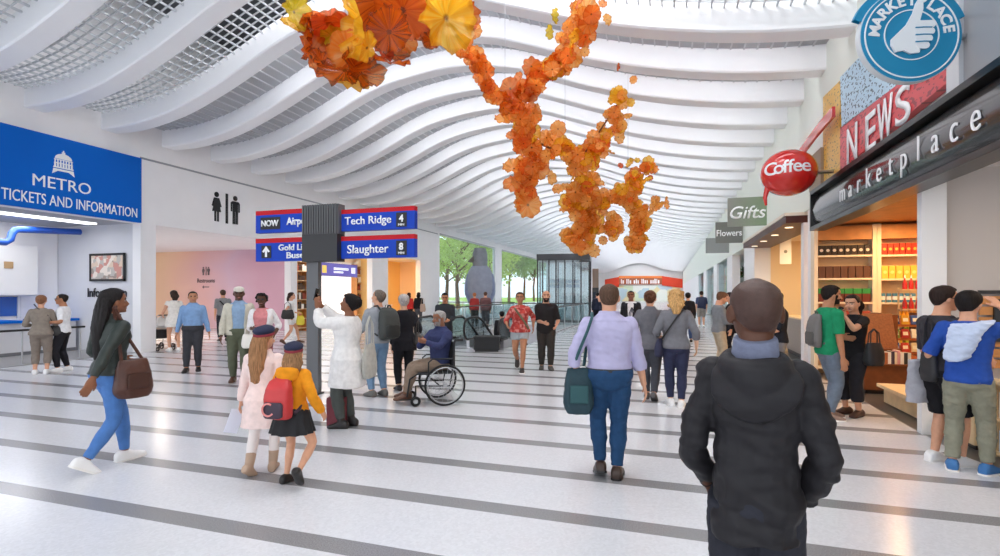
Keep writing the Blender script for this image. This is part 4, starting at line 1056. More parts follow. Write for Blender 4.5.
# --- the striding woman with the brown bag
p = Person(Rig(1.70, 'f', .98, lean=3, twist=8, pelvis=(0, .02, .875), ank={'L': (-.07, .20, .073), 'R': (.06, -.20, .115)}, foot={'L': (0, -4), 'R': (4, 32)}, hand={'R': (.30, -.30, .80), 'L': (-.22, .24, .98)}, elbow={'R': (.5, -1, .2), 'L': (-.6, -1, -.3)}, head=(-6, 0)), ground(106, 467), -64,
    'person with long black hair in a dark green jacket and blue jeans, striding right', 'brown', .008)
p.top(mat('dark_green_leather', '242d29', .5, var=.1, vscale=10, bump=.2, bscale=70), 'jacket', z0=.525, inf=.024, sleeve=.97, slv_inf=.012, wr=.008, collar=.01)
p.pants(mat('denim_blue', '4a78b8', .85, var=.12, vscale=16, bump=.2, bscale=200), 'jeans', inf=.005, t1=.955, wr=.003); p.shoes(M_shoe_white, M_sole)
p.hair('1c1818', 'long', .07, front=.83, length=1.95, bulk=1.25)
b = bag_tote('shoulder_bag', p.world((.205, .13, 1.02)), p.yaw + PI / 2, .33, .36, .19, M_leather, 'large brown leather shoulder bag of the striding person with long black hair', handle=0, flap=mat('dark_brown_leather', '43261b', .45))
strap(b, [(-.10, .0, -.04), (-.09, .06, .18), (-.1, .11, .40), (-.12, .09, .49), (-.15, .0, .5)], M_leather, .016); strap(b, [(.10, 0, -.04), (.0, .06, .18), (-.06, .10, .38), (-.11, .09, .485)], M_leather, .016)

# --- by the restroom wall
p = Person(Rig(1.72, 'f', .95, ank=stand(1.72, .05, -.08), hand={'L': (-.22, .22, 1.0), 'R': (.2, .26, 1.0)}), ground(174, 351), 15, 'person in a short white dress pushing a stroller, back turned', 'fair', .016)
p.top(F('ece7df'), 'dress', z0=.40, flare=.04, sleeve=.12, wr=.002); p.shoes(M_shoe_white); p.hair('3a2c25', 'long', .06, length=.25)
p = Person(Rig(1.68, 'm', 1.1, ank={'L': (-.1, .02, .073), 'R': (.1, .16, .073)}, hand={'L': (-.30, .03, .80), 'R': (.30, .0, .80)}, head=(12, 0)), ground(193, 371), 172, 'person in a light blue work shirt and charcoal trousers, walking nearer alone', 'tan', .013)
p.top(F('7c9cc4'), 'shirt', z0=.56, sleeve=.95, collar=.012); p.pants(F('3b3b40'), inf=.014, tuck=True); p.shoes(M_shoe_black); p.hair('201b18', 'short', .04); p.belt(M_black, .565)
p = Person(Rig(1.76, 'm', 1.0), ground(223, 341), 10, 'person in a grey shirt with a sling strap, back turned, facing the sunset-coloured wall', 'fair', .018)
p.top(F('8d8f92'), 'shirt', sleeve=.45); p.pants(F('33353c')); p.shoes(M_shoe_black); p.hair('4a382c', 'short', .04)
strap(p.o, [(-.17, .06, 1.36), (-.12, -.15, 1.38), (.05, -.19, 1.18), (.18, -.13, 1.0)], M_black, .022)
p = Person(Rig(1.76, 'm', 1.12, ank={'L': (-.10, .10, .076), 'R': (.10, -.06, .076)}, hand={'L': (-.29, .06, .84), 'R': (.28, .12, .86)}, head=(5, -4)), ground(239, 382), 176, 'elderly person in a pale flat cap, beige jacket and olive trousers', 'dark', .012)
p.top(F('8fa9c6'), 'shirt', z0=.56, sleeve=0, inf=.012, collar=.01)
def open_jacket(p, m, z0=.50, inf=.03, sleeve=.95, gap=.30, name='jacket', collar=.012, flare=.01):
    r = p.r; mb = MB(); n = 40; zs = []; z = z0
    while z < .835: zs.append(z); z += .016
    rr = []
    for z in zs:
        f = flare * max(0, (.62 - z) / .12)
        ro = r.ring(max(z, .5), inf + f, 44); ri = r.ring(max(z, .5), inf - .018, 44)
        dz = V((0, 0, (z - max(z, .5)) * r.h))
        lo = [k for k in range(44) if abs(2 * PI * k / 44 - PI / 2) > gap]
        i0 = lo.index(min(k for k in lo if 2 * PI * k / 44 > PI / 2)); order = lo[i0:] + lo[:i0]
        rr.append([ro[k] + dz for k in order] + [ri[k] + dz for k in reversed(order)])
    mb.rings(rr)
    for q in 'LR':
        a, b = r.limb(r.arms[q], ARMR, max(.016, p.lod), 0, sleeve, r.g ** .6); mb.tube(a, b, 14); rad = .036 * r.h + .014; mb.ell(r.arms[q][0], rad, rad, rad)
    return p.add(name, mb, m, .005, voxel=min(p.lod, .010))
open_jacket(p, F('c9c3b2')); p.pants(F('5f6350'), inf=.015, tuck=True); p.shoes(M_shoe_brown); p.hair('8a8782', 'short', .03); p.cap(F('d9d4c8'))
p = Person(Rig(1.64, 'f', 1.15, hand={'L': (-.24, .10, .92), 'R': (.10, .24, 1.02)}), ground(262, 384), 168, 'person with dark sunglasses, white cardigan and pink top beside the flat-capped elder', 'dark', .012)
p.top(F('d98a8c'), 'top', z0=.56, sleeve=0); open_jacket(p, F('f0eceb'), z0=.49, inf=.032, sleeve=.75, gap=.5, name='cardigan'); p.pants(F('8d4c50', .35), t1=.85, inf=.014, tuck=True); p.shoes(M_shoe_black)
p.hair('1f1a19', 'curly', .07, front=.8); p.glasses(M_black)
b = bag_tote('handbag', p.world((.19, .16, .92)), p.yaw, .24, .25, .10, mat('cream_leather', 'e9e4da', .5), 'cream handbag hanging between the flat-capped elder and the person in sunglasses', handle=.12)
p = Person(Rig(1.68, 'f', .93, pelvis=(0, 0, .865), ank={'L': (-.06, .24, .09), 'R': (.06, -.24, .12)}, foot={'L': (0, -8), 'R': (0, 35)}, hand={'R': (.22, -.05, .90), 'L': (-.2, .2, 1.0)}), ground(291, 344), -85, 'person in a white top and shorts striding right near the sign post, dark bag', 'fair', .017)
p.top(F('f0eeec'), 'top', z0=.50, sleeve=.25); p.pants(F('e9e6e3'), 'shorts', t1=.28, inf=.018); p.shoes(M_shoe_brown); p.hair('3a2822', 'long', .06, length=.3)
b = bag_tote('shoulder_bag', p.world((.26, -.12, 1.12)), p.yaw + PI / 2, .40, .30, .16, M_shoe_black, 'black shoulder bag on the person in white shorts near the post', handle=.25)
b = bag_tote('shopping_bag', p.world((.25, .26, .92)), p.yaw + PI / 2, .26, .30, .10, mat('yellow_paper', 'd9c73a', .6), 'small yellow shopping bag carried by the person in white shorts', handle=.12)

# --- two schoolgirls with berets
M_navy = mat('navy_felt', '262a44', .9, bump=.2, bscale=200); M_maroon = mat('maroon_band', '8a2f3c', .9)
p = Person(Rig(1.315, 'f', .98, ank={'L': (-.10, -.10, .085), 'R': (.06, .06, .062)}, foot={'L': (12, 30), 'R': (-4, 0)}, hand={'L': (-.24, .10, .60), 'R': (.19, .05, .66)}, head=(-25, 4, 4), headscale=1.10), ground(264, 473), -16, 'child in a pale pink coat, white tights and beige boots, long blonde hair', 'fair', .0075)
p.top(F('f0d8d2'), 'coat', z0=.335, inf=.022, sleeve=.95, slv_inf=.016, flare=.045, wr=.006, collar=.01); p.tights(mat('white_tights', 'efe6e2', .8)); p.shoes(mat('beige_suede', 'b79c86', .85), None, 'boot', boot=.20)
p.hair('9a6f4b', 'long', .06, front=.86, length=2.0, bulk=1.15, label='long wavy dark-blonde hair'); p.hat_beret(M_navy, M_maroon)
b = MB(); b.box(-.06, .06, -.004, .004, -.22, 0, .002); o = b.build('paper_sheet', mat('paper_lilac', 'dfe2f0', .8)); o.location = p.world((-.265, .13, .56)); o.rotation_euler = (.1, .3, p.yaw + .6); tag(o, 'folded pale paper sheet in the hand of the child in pink', 'paper')
p = Person(Rig(1.205, 'f', .98, pelvis=(0, .0, .617), ank={'L': (-.075, .02, .056), 'R': (.12, -.12, .15)}, foot={'L': (10, 0), 'R': (-6, 50)}, knee={'R': (.25, 1, 0)}, hand={'L': (-.2, .12, .64), 'R': (.235, .06, .62)}, head=(22, 2), headscale=1.1), ground(293, 484), -32, 'child in an orange hoodie and black pleated skirt, one heel lifted', 'fair', .0075)
p.top(F('e8951f'), 'hoodie', z0=.50, inf=.024, sleeve=.97, slv_inf=.018, wr=.007)
hb = MB(); hb.rings([[p.r.tp(.80) + p.r.RS * (.10 * math.cos(q)) * s_ + p.r.FS * (-.055 - .06 * (math.sin(q) * .5 + .5) * -1 * 1 + -.06 + .05 * math.sin(q)) + V((0, 0, dz)) for q in [2 * PI * k / 20 for k in range(20)]] for s_, dz in ((.5, -.06), (.9, -.03), (1., .02), (.95, .055), (.6, .07))])
p.add('hood', hb, F('e8951f'), .004)
p.skirt(mat('black_pleats', '1d1d20', .8), z1=.57, z0=.385, flare=.055, pleats=.012, inf=.016); p.shoes(M_shoe_black); p.hair('8f6a49', 'long', .06, front=.86, length=.75, bulk=1.1); p.hat_beret(M_navy, M_maroon)
ry = p.r.ring(.70, 0)
bk = backpack(p.world((-.015, -.12, .77)), p.yaw, .23, .34, .14, mat('red_nylon', 'c23435', .5, bump=.1), 'red school backpack on the child in the orange hoodie', mat('dark_navy_nylon', '3a2c3c', .5), chest=.2)
cb = MB(); cb.tube([(-.03 + .05 * math.cos(a), -.168, -.07 + .05 * math.sin(a)) for a in [PI * .3 + 1.5 * PI * k / 14 for k in range(15)]], .008, 6); cb.build('curved_emblem', mat('emblem_pink', 'e58f8b', .6), bk, True)

# --- around the sign post
p = Person(
    Rig(1.63, 'f', 1.15, lean=-3, ank={'L': (-.08, .03, .07), 'R': (.08, -.02, .07)}, hand={'L': (-.06, .36, 1.46), 'R': (.04, .38, 1.50)}, elbow={'L': (-.8, 0, -.8), 'R': (.8, -.1, -.9)}, head=(5, 14)),
    ground(347, 427), 62, 'person in a long white tunic holding a phone up high', 'brown', .010, hand_dir={'L': (.05, .1, 1), 'R': (-.05, .1, 1)}, palms={'L': (.6, .5, 0), 'R': (-.6, .5, 0)})
p.top(F('eceae8'), 'tunic', z0=.315, inf=.026, sleeve=.92, slv_inf=.026, flare=.05, wr=.005); p.pants(F('4f5350'), inf=.014, t1=.93); p.shoes(mat('black_boot', '2a2625', .5), None, 'boot', boot=.15); p.hair('181414', 'bun', .10, front=.82, bulk=1.2)
b = MB(); b.box(-.037, .037, -.005, .005, -.075, .075, .004); o = b.build('phone', M_phone); MB().box(-.034, .034, .0052, .0056, -.066, .066).build('screen', mat('phone_screen', '20283a', .1), o)
o.location = p.world((-.01, .41, 1.63)); o.rotation_euler = (.12, .2, p.yaw); tag(o, 'black phone held up by the person in the white tunic', 'phone')
b = bag_tote('tote_bag', p.world((.10, -.25, 1.02)), p.yaw, .34, .42, .10, F('b5b3ab'), 'pale grey tote bag on the shoulder of the white-tunic person', handle=.34)
p = Person(Rig(1.70, 'm', 1.05, ank=stand(1.70, .03, -.03), hand={'L': (-.16, .28, 1.05), 'R': (.2, .26, 1.02)}, head=(22, 14)), ground(378, 396), 32, 'person in a grey pullover and jeans looking up, backpack on', 'fair', .012)
p.top(F('9a9ea3'), 'pullover', sleeve=.95, inf=.02, wr=.006); p.pants(F('7390ad'), 'jeans', inf=.012); p.shoes(mat('grey_suede', '6c6a66', .8)); p.hair('6b5f55', 'short', .045)
backpack(p.world((.05, -.15, 1.17)), p.yaw, .34, .50, .20, mat('charcoal_nylon', '3d403d', .6), 'charcoal backpack on the person in the grey pullover', mat('charcoal_dark', '2b2d2c', .6))
p = Person(Rig(1.62, 'f', 1.1, ank=stand(1.62), hand={'R': (.24, .12, .88)}), ground(404, 390), 12, 'person with pale ash hair in a black coat beside the charcoal backpack', 'pale', .012)
p.top(F('26252a'), 'coat', z0=.42, inf=.024, sleeve=.96, flare=.02); p.pants(F('1f1e22')); p.shoes(M_shoe_black); p.hair('b9b0aa', 'short', .09, back=-.05)
b = bag_tote('shoulder_bag', p.world((.22, -.08, .98)), p.yaw + 1.2, .30, .24, .14, mat('dark_taupe_leather', '3a3330', .5), 'dark taupe bag on the arm of the black-coated person', handle=.2)

# --- wheelchair user (chair built further down)
WCL, WCF = ground(436, 402), 100
p = Person(Rig(1.66, 'm', 1.08, lean=-2, twist=34, pelvis=(0, -.05, .585), ank={'L': (-.11, .47, .155), 'R': (.09, .44, .155)}, knee={'L': (-.1, .6, 1), 'R': (.1, .6, 1)}, hand={'L': (-.17, .20, .93), 'R': (-.10, .22, .94)}, elbow={'L': (-1, -.9, -.6), 'R': (.9, .3, -.7)}, head=(24, -6)), WCL, WCF, 'person with grey hair, navy shirt and tan trousers seated in the wheelchair', 'brown', .010, beard='8f8a86', brow='6b6662', palms={'L': (1, 0, .2), 'R': (-1, 0, .2)}, curl=.6)
p.top(F('363c60'), 'shirt', z0=.53, sleeve=.93, inf=.02, wr=.007, collar=.012); p.pants(F('8d7a6a'), inf=.014, t1=.95); p.shoes(M_shoe_brown); p.hair('9b9894', 'short', .045, front=.82)

# --- far side, by the railing and the windows
p = Person(Rig(1.66, 'f', 1.), ground(409, 325.5), -5, 'person in a red top and black trousers near the warm-lit recess', 'tan', .02); p.top(F('c9332e'), 'top', sleeve=.9); p.pants(F('1d1c20')); p.shoes(M_shoe_black); p.hair('3b211a', 'long', .07, length=.8)
p = Person(Rig(1.68, 'f', 1.), ground(418.5, 325.5), -5, 'person in a black top beside the one in red, near the warm-lit recess', 'tan', .02); p.top(F('242226'), 'top', sleeve=.9); p.pants(F('55565c')); p.shoes(M_shoe_black); p.hair('1d1817', 'long', .07, length=.6)
b = bag_tote('shoulder_bag', p.world((.22, -.1, 1.1)), p.yaw, .3, .4, .14, mat('beige_canvas', 'b69a88', .7), 'beige shoulder bag on the far person dressed in black', handle=.3)
q = at_d(445, 293, 12.6); p = Person(Rig(1.66, 'm', 1.05, head=(0, -18), hand={'L': (-.1, .24, 1.0), 'R': (.1, .24, 1.0)}), q, 178, 'person in a charcoal jumper looking down, standing behind the wheelchair user', 'tan', .014); p.top(F('33363a'), 'jumper', sleeve=.97); p.pants(F('2b2c30')); p.shoes(M_shoe_black); p.hair('1f1a18', 'short', .04)
p = Person(Rig(1.66, 'f', 1.1), ground(474.5, 326), 5, 'person in a red jacket, back turned, before the park window', 'fair', .02); p.top(F('9c3531'), 'jacket', z0=.48, inf=.03, sleeve=.95); p.pants(F('4a4340')); p.shoes(M_shoe_black); p.hair('a5653f', 'short', .06)
p = Person(Rig(1.70, 'm', 1.25), ground(485.5, 327), -4, 'person in a wide maroon-brown jacket beside the red-jacketed one', 'fair', .02); p.top(F('6b4a4a'), 'jacket', z0=.47, inf=.035, sleeve=.95); p.pants(F('4f4a50')); p.shoes(M_shoe_black); p.hair('5a3f33', 'short', .05)
ESC_D = 17.6; q = at_d(502, 293, ESC_D); p = Person(Rig(1.70, 'm', 1.), q, 0, 'person in black riding down the escalator, only head and shoulders showing', 'fair', .016, z=-.665); p.top(F('26262a'), 'jacket', sleeve=.97, inf=.02); p.pants(F('2a2a2e')); p.shoes(M_shoe_black); p.hair('17151a', 'short', .05)
def plaid():
    m = bpy.data.materials.new('red_plaid'); m.use_nodes = True; nt = m.node_tree; b = nt.nodes['Principled BSDF']
    tc = nt.nodes.new('ShaderNodeTexCoord'); c1 = nt.nodes.new('ShaderNodeTexChecker'); c1.inputs['Scale'].default_value = 9; n = nt.nodes.new('ShaderNodeTexNoise'); n.inputs['Scale'].default_value = 14
    nt.links.new(tc.outputs['Object'], c1.inputs[0]); nt.links.new(tc.outputs['Object'], n.inputs['Vector'])
    c1.inputs[1].default_value = (*hexc('c4473f'), 1); c1.inputs[2].default_value = (*hexc('d98a80'), 1)
    mx = nt.nodes.new('ShaderNodeMix'); mx.data_type = 'RGBA'; r = nt.nodes.new('ShaderNodeMapRange'); r.inputs[1].default_value = .45; r.inputs[2].default_value = .6
    nt.links.new(n.outputs['Fac'], r.inputs[0]); nt.links.new(r.outputs[0], mx.inputs[0]); nt.links.new(c1.outputs[0], mx.inputs[6]); mx.inputs[7].default_value = (*hexc('a8322f'), 1)
    nt.links.new(mx.outputs[2], b.inputs['Base Color']); b.inputs['Roughness'].default_value = .9; return m
p = Person(Rig(1.68, 'f', 1.05, pelvis=(0, 0, .86), ank={'L': (-.05, .22, .073), 'R': (.07, -.28, .22)}, foot={'L': (0, 0), 'R': (0, 55)}, hand={'L': (-.28, -.08, .92), 'R': (.26, .2, .98)}), ground(520, 371), 178, 'person in a red plaid shirt and pale denim shorts walking nearer', 'tan', .013); p.top(plaid(), 'shirt', sleeve=.7, inf=.028, flare=.02); p.pants(F('a9b1b5'), 'shorts', t1=.24, inf=.02); p.shoes(mat('dark_trainer', '3a3532', .7), M_sole); p.hair('4a2e22', 'short', .06, back=-.1)
strap(p.o, [(.14, -.04, 1.36), (.08, .16, 1.30), (-.1, .18, 1.05), (-.18, .1, .9)], F('6e6a52'), .025)
p = Person(Rig(1.70, 'm', 1.12, ank={'L': (-.09, .08, .073), 'R': (.09, -.05, .073)}, hand={'L': (-.20, .22, .96), 'R': (.06, .26, 1.02)}), ground(546, 369.5), 184, 'person all in black with a shaved head, walking nearer beside the red plaid shirt', 'fair', .013, beard='2b211c'); p.top(F('2a2829'), 'shirt', z0=.46, sleeve=.5, inf=.024, slv_inf=.02); p.pants(F('3a3633'), inf=.018); p.shoes(mat('grey_shoe', '55524f', .7))

# --- middle, walking away
p = Person(Rig(1.73, 'm', 1.08, twist=-4, pelvis=(0, 0, .90), ank={'L': (-.075, .06, .095), 'R': (.07, -.0, .076)}, foot={'L': (-6, 18), 'R': (8, 0)}, hand={'L': (-.30, -.02, .86), 'R': (.315, .05, .80)}, elbow={'L': (-.9, -1, 0), 'R': (.5, -1, 0)}), ground(609, 477), 2, 'person in a lilac dress shirt and dark blue trousers walking away, teal bag', 'fair', .0075, )
p.top(F('b9b4d4', .05), 'dress_shirt', z0=.56, inf=.022, sleeve=.72, slv_inf=.018, wr=.012, collar=.014); p.pants(F('25466b', .12), inf=.012, wr=.006, t1=.965, tuck=True); p.belt(M_black, .562); p.shoes(mat('brown_dress_leather', '3d2b22', .4), M_black)
p.hair('5a4436', 'short', .035, front=.72, back=.12, side=.40)
b = bag_tote('messenger_bag', p.world((-.27, -.07, .98)), p.yaw + .1, .27, .40, .17, mat('dark_teal_canvas', '1d3a44', .7, var=.1, bump=.2, bscale=150), 'dark teal messenger bag at the hip of the lilac-shirted person', handle=0, flap=mat('teal_canvas', '2a5458', .7))
strap(b, [(-.06, .02, -.03), (.0, -.08, .16), (.07, -.11, .34), (.115, -.06, .46), (.125, .04, .49), (.12, .12, .45), (.1, .16, .3), (.06, .14, .0)], mat('teal_canvas', '2a5458'), .014)
q = at_d(631, 293, 13.5); p = Person(Rig(1.70, 'm', 1.1), q, 175, 'person in a dark suit and white shirt, half hidden behind the lilac shirt', 'brown', .014); p.top(F('eeeef0'), 'shirt', sleeve=0, z0=.56); open_jacket(p, F('27272d'), gap=.22, name='suit_jacket'); p.pants(F('27272d'), tuck=True); p.shoes(M_shoe_black); p.hair('1c1716', 'short', .04)
p = Person(Rig(1.68, 'f', 1.05, ank={'L': (-.05, .10, .073), 'R': (.06, -.10, .10)}, foot={'R': (6, 25), 'L': (0, 0)}, hand={'L': (-.24, .08, .92), 'R': (.26, .02, .82)}), ground(650, 400), -3, 'person in a grey blazer with brown pinned-up hair, walking away', 'fair', .011); p.top(F('6c6b70'), 'blazer', z0=.47, sleeve=.97, inf=.02, slv_inf=.013, collar=.012); p.pants(F('4a4b52'), inf=.006); p.shoes(mat('grey_pump', '4a4a4d', .5)); p.hair('5a3825', 'bun', .07, front=.84)
b = bag_tote('shoulder_bag', p.world((-.27, -.02, 1.14)), p.yaw + 1.3, .36, .42, .14, mat('navy_leather', '23253a', .5), 'navy shoulder bag on the left of the grey-blazer person', handle=.28)
p = Person(Rig(1.69, 'f', 1.06, ank={'L': (-.07, .06, .073), 'R': (.07, -.05, .073)}, hand={'L': (-.22, .2, 1.0), 'R': (.285, .04, .86)}), ground(676, 406), 4, 'person with curly blonde hair in a grey jumper and navy jeans', 'pale', .011); p.top(F('75757a'), 'jumper', z0=.50, sleeve=.72, inf=.022, slv_inf=.016); p.pants(F('33364f'), 'jeans', inf=.008); p.shoes(M_shoe_white, M_sole); p.hair('c69a63', 'curly_long', .10, length=.55, bulk=1.25, label='curly golden blonde hair')
strap(p.o, [(.1, -.09, 1.42), (.0, -.145, 1.3), (-.12, -.15, 1.12), (-.2, -.08, .98)], M_shoe_black, .013)
b = bag_tote('shoulder_bag', p.world((-.23, -.02, .98)), p.yaw + 1.3, .30, .26, .12, mat('navy_cloth', '2c2e48', .8), 'small navy bag on the hip of the curly blonde person', handle=0)
q = at_d(597.5, 293, 25); p = Person(Rig(1.68, 'm', 1.15), q, 0, 'distant person in navy standing left of the lilac shirt, by the glass booth', 'fair', .02); p.top(F('23283a'), 'jacket', sleeve=.97, inf=.03); p.pants(F('20222c')); p.shoes(M_shoe_black); p.hair('1d1a1a', 'short', .05)
q = at_d(688, 293, 17.5); p = Person(Rig(1.66, 'f', 1.15), q, 8, 'person in a black jacket just beyond the curly blonde hair', 'fair', .018); p.top(F('1f1e24'), 'jacket', z0=.47, sleeve=.97, inf=.03); p.pants(F('3f4f72')); p.shoes(M_shoe_black); p.hair('1a1618', 'short', .06)
p = Person(Rig(1.74, 'm', 1.05), ground(701.5, 327), 5, 'distant person in grey shorts with a navy backpack, walking away', 'fair', .02); p.top(F('3b4668'), 'tee_shirt', sleeve=.45, inf=.025); p.pants(F('9a958f'), 'shorts', t1=.48, inf=.025); p.shoes(M_shoe_white); p.hair('3a2e28', 'short', .05)
backpack(p.world((0, -.15, 1.2)), p.yaw, .36, .5, .2, mat('navy_nylon', '232c4c', .6), 'navy backpack on the distant walker in grey shorts', straps=False)
q = at_d(719, 293, 10.8); p = Person(Rig(1.67, 'm', 1., head=(0, -24), hand={'L': (-.06, .30, 1.05), 'R': (.08, .32, 1.04)}), q, -72, 'person with tousled brown hair, grey shirt and khaki trousers looking down at hands', 'fair', .013); p.top(F('7f8489'), 'shirt', sleeve=.9, inf=.02); p.pants(F('b5a78f')); p.shoes(M_shoe_brown); p.hair('6d4a33', 'short', .09, back=-.02)
q = at_d(730.5, 293, 12.4); p = Person(Rig(1.66, 'f', 1.), q, 100, 'person with dark hair dressed in black, facing the tousle-haired one', 'fair', .014); p.top(F('1f1d22'), 'coat', z0=.42, sleeve=.97); p.pants(F('1f1d22')); p.shoes(M_shoe_black); p.hair('1a1517', 'long', .06, length=.5)
q = at_d(777, 293, 8.6); p = Person(Rig(1.67, 'm', 1.05, hand={'L': (-.05, .3, 1.02), 'R': (.12, .3, 1.0)}), q, 120, 'person in a black tee shirt at the cafe, mostly hidden by the shaved head', 'fair', .012); p.top(F('24272f'), 'tee_shirt', sleeve=.5, inf=.02); p.pants(F('7a7d84')); p.shoes(M_shoe_black); p.hair('2a201b', 'short', .05)

# --- the near figure seen from behind
NB = at_d(755, 293, 1.97)
p = Person(Rig(1.685, 'm', .96, width=.78, ank=stand(1.705, .02, .0, .06), hand={'L': (-.175, .13, .86), 'R': (.175, .13, .86)}, elbow={'L': (-.75, -1, 0), 'R': (.75, -1, 0)}, head=(16, 2), headscale=1.08), (NB.x, NB.y, 0), 0, 'person with shaved head and black hooded jacket, back turned, nearest of all', 'dark', .006, curl=.5)
M_jacket = mat('black_softshell', '1f1d21', .62, spec=.35, var=.06, vscale=12, bump=.12, bscale=300)
p.hair(mat('stubble', '4b332b', .55, var=.12, vscale=60, bump=.25, bscale=400), 'short', .016, front=.80, back=.16, side=.44, name='cropped_hair', lod=.006)
p.top(M_jacket, 'jacket', z0=.44, inf=.028, sleeve=1.0, slv_inf=.015, wr=.021, kx=1.02)
r = p.r; hb = MB(); rr = []
# the hood lies folded on the back: a thick roll round the neck that sags behind
for i in range(28):
    q = 2 * PI * i / 28; c_, s_ = math.cos(q), math.sin(q); back = max(0, -s_)
    ctr = r.tp(.822) + r.R * (.092 * c_) * (1 + .15 * back) + r.F * (.088 * s_ - .03 - .02 * back) + V((0, 0, -.02 * back + .018 * max(0, s_)))
    outd = (r.R * c_ + r.F * s_).normalized(); ww, hh_ = .036 + .022 * back, .042 + .038 * back
    rr.append([ctr + outd * ww * math.cos(a) + V((0, 0, 1)) * hh_ * math.sin(a) - V((0, 0, 1)) * back * .03 for a in [2 * PI * k / 12 for k in range(12)]])
n = 12; vs = [pt for ring in rr for pt in ring]
hb.add(vs, [(i * n + k, i * n + (k + 1) % n, ((i + 1) % 28) * n + (k + 1) % n, ((i + 1) % 28) * n + k) for i in range(28) for k in range(n)])
hr = []
for t, w, z, y in ((0, .155, .825, -.09), (.2, .17, .80, -.128), (.45, .16, .768, -.150), (.7, .125, .74, -.150), (.9, .075, .72, -.142), (1, .03, .71, -.135)):
    hr.append([r.tp(z) + r.R * (w * .9 * math.cos(a)) + r.F * (y + .035 * math.sin(a)) + V((0, 0, -.012 * abs(math.cos(a)))) for a in [2 * PI * k / 24 for k in range(24)]])
hb.rings(hr)
p.add('hood', hb, M_jacket, .008, voxel=.007, smooth=3)
cb = MB(); cb.rings([[r.tp(z) + r.R * (rad * math.cos(a)) + r.F * (rad * .92 * math.sin(a) - .022) + V((0, 0, .014 * math.sin(a))) for a in [2 * PI * k / 24 for k in range(24)]] for rad, z in ((.085, .82), (.083, .845), (.079, .868), (.074, .880), (.066, .878))])
p.add('collar', cb, mat('slate_blue_fleece', '767c93', .95, var=.1, vscale=40, bump=.4, bscale=200), .006, voxel=.006)
p.pants(F('2f3038'), 'trousers', inf=.016); p.shoes(M_shoe_black, M_black)

# --- right: shoppers
p = Person(Rig(1.74, 'm', 1.0, ank={'L': (-.08, .06, .075), 'R': (.08, -.04, .075)}, hand={'R': (.27, .03, .80), 'L': (-.2, .26, 1.06)}, elbow={'R': (.5, -1, 0)}, head=(-8, -6)), ground(829, 419), -62, 'bearded person in a green tee shirt and grey jeans', 'tan', .009, beard='1f1714'); p.top(F('1f8a5e'), 'tee_shirt', sleeve=.42, inf=.02, slv_inf=.02, wr=.007, z0=.49); p.pants(F('6b7684'), 'jeans', inf=.012); p.shoes(mat('tan_trainer', '9a7f70', .7), M_sole); p.hair('1d1512', 'short', .08)
backpack(p.world((-.02, -.125, 1.16)), p.yaw, .28, .44, .11, mat('grey_nylon', '6d6a68', .6), 'grey backpack on the bearded person in green', mat('grey_nylon_dark', '55524f', .6))
p = Person(Rig(1.62, 'f', 1.0, ank={'L': (-.10, .04, .07), 'R': (.10, .02, .07)}, hand={'L': (-.03, .20, 1.34), 'R': (.06, .20, 1.32)}, elbow={'L': (-1, .2, -1), 'R': (1, .2, -1)}, head=(12, -8)), ground(854, 415), 142, 'person dressed in black, sipping from a dark cup held in both hands', 'fair', .009, hand_dir={'L': (.3, .2, 1), 'R': (-.3, .2, 1)}, palms={'L': (1, 0, 0), 'R': (-1, 0, 0)}, curl=.6)
p.top(F('232226'), 'top', sleeve=.3, inf=.018, z0=.48); p.pants(F('2b2a2f'), t1=.82, inf=.016, flare=.015); p.shoes(mat('brown_sandal', '4a2f26', .5), None, 'sandal'); p.hair('2a1d19', 'long', .06, length=.3)
cp = MB(); cp.lathe([(.030, -.05), (.036, .05), (.038, .052), (.030, .06), (.004, .062)], 16); o = cp.build('cup', M_shoe_black, None, True); o.location = p.world((.015, .235, 1.40)); o.rotation_euler = (.4, 0, p.yaw); tag(o, 'dark cup held at the lips of the person dressed in black', 'cup')
b = bag_tote('shoulder_bag', p.world((-.25, -.03, 1.0)), p.yaw + 1.4, .27, .30, .15, mat('black_bag_leather', '26262a', .5), 'round black shoulder bag behind the person sipping from a cup', handle=.18)
p = Person(Rig(1.71, 'm', 1.0, ank={'L': (-.08, .0, .073), 'R': (.10, .10, .073)}, hand={'L': (-.14, .26, .98), 'R': (.2, .28, 1.0)}, head=(-20, -4)), ground(942, 463), -44, 'person in a charcoal tee shirt and black shorts with white trainers, dark-framed glasses', 'fair', .008); p.top(F('38363b'), 'tee_shirt', sleeve=.45, inf=.02, slv_inf=.018, z0=.49, wr=.007); p.pants(F('1f1e22'), 'shorts', t1=.50, inf=.024, flare=.01); p.shoes(M_shoe_white, M_sole); p.hair('2b1d18', 'short', .075, back=.1); p.glasses(M_black)
jk = MB(); rr = []
for t in [i / 10 for i in range(11)]: rr.append([V((-.17 + .05 * math.cos(a) * (1 + t * .5), -.10 + .085 * math.sin(a) * (1 + .3 * t), .98 - .42 * t)) for a in [2 * PI * k / 18 for k in range(18)]])
jk.rings(rr); o = p.add('tied_jacket', jk, F('a5a4ab'), .012)
b = bag_tote('shoulder_bag', p.world((.02, -.16, 1.16)), p.yaw, .17, .36, .08, mat('black_sling', '2b2a2c', .6), 'black sling bag between the charcoal and royal-blue tee shirts', handle=.26)
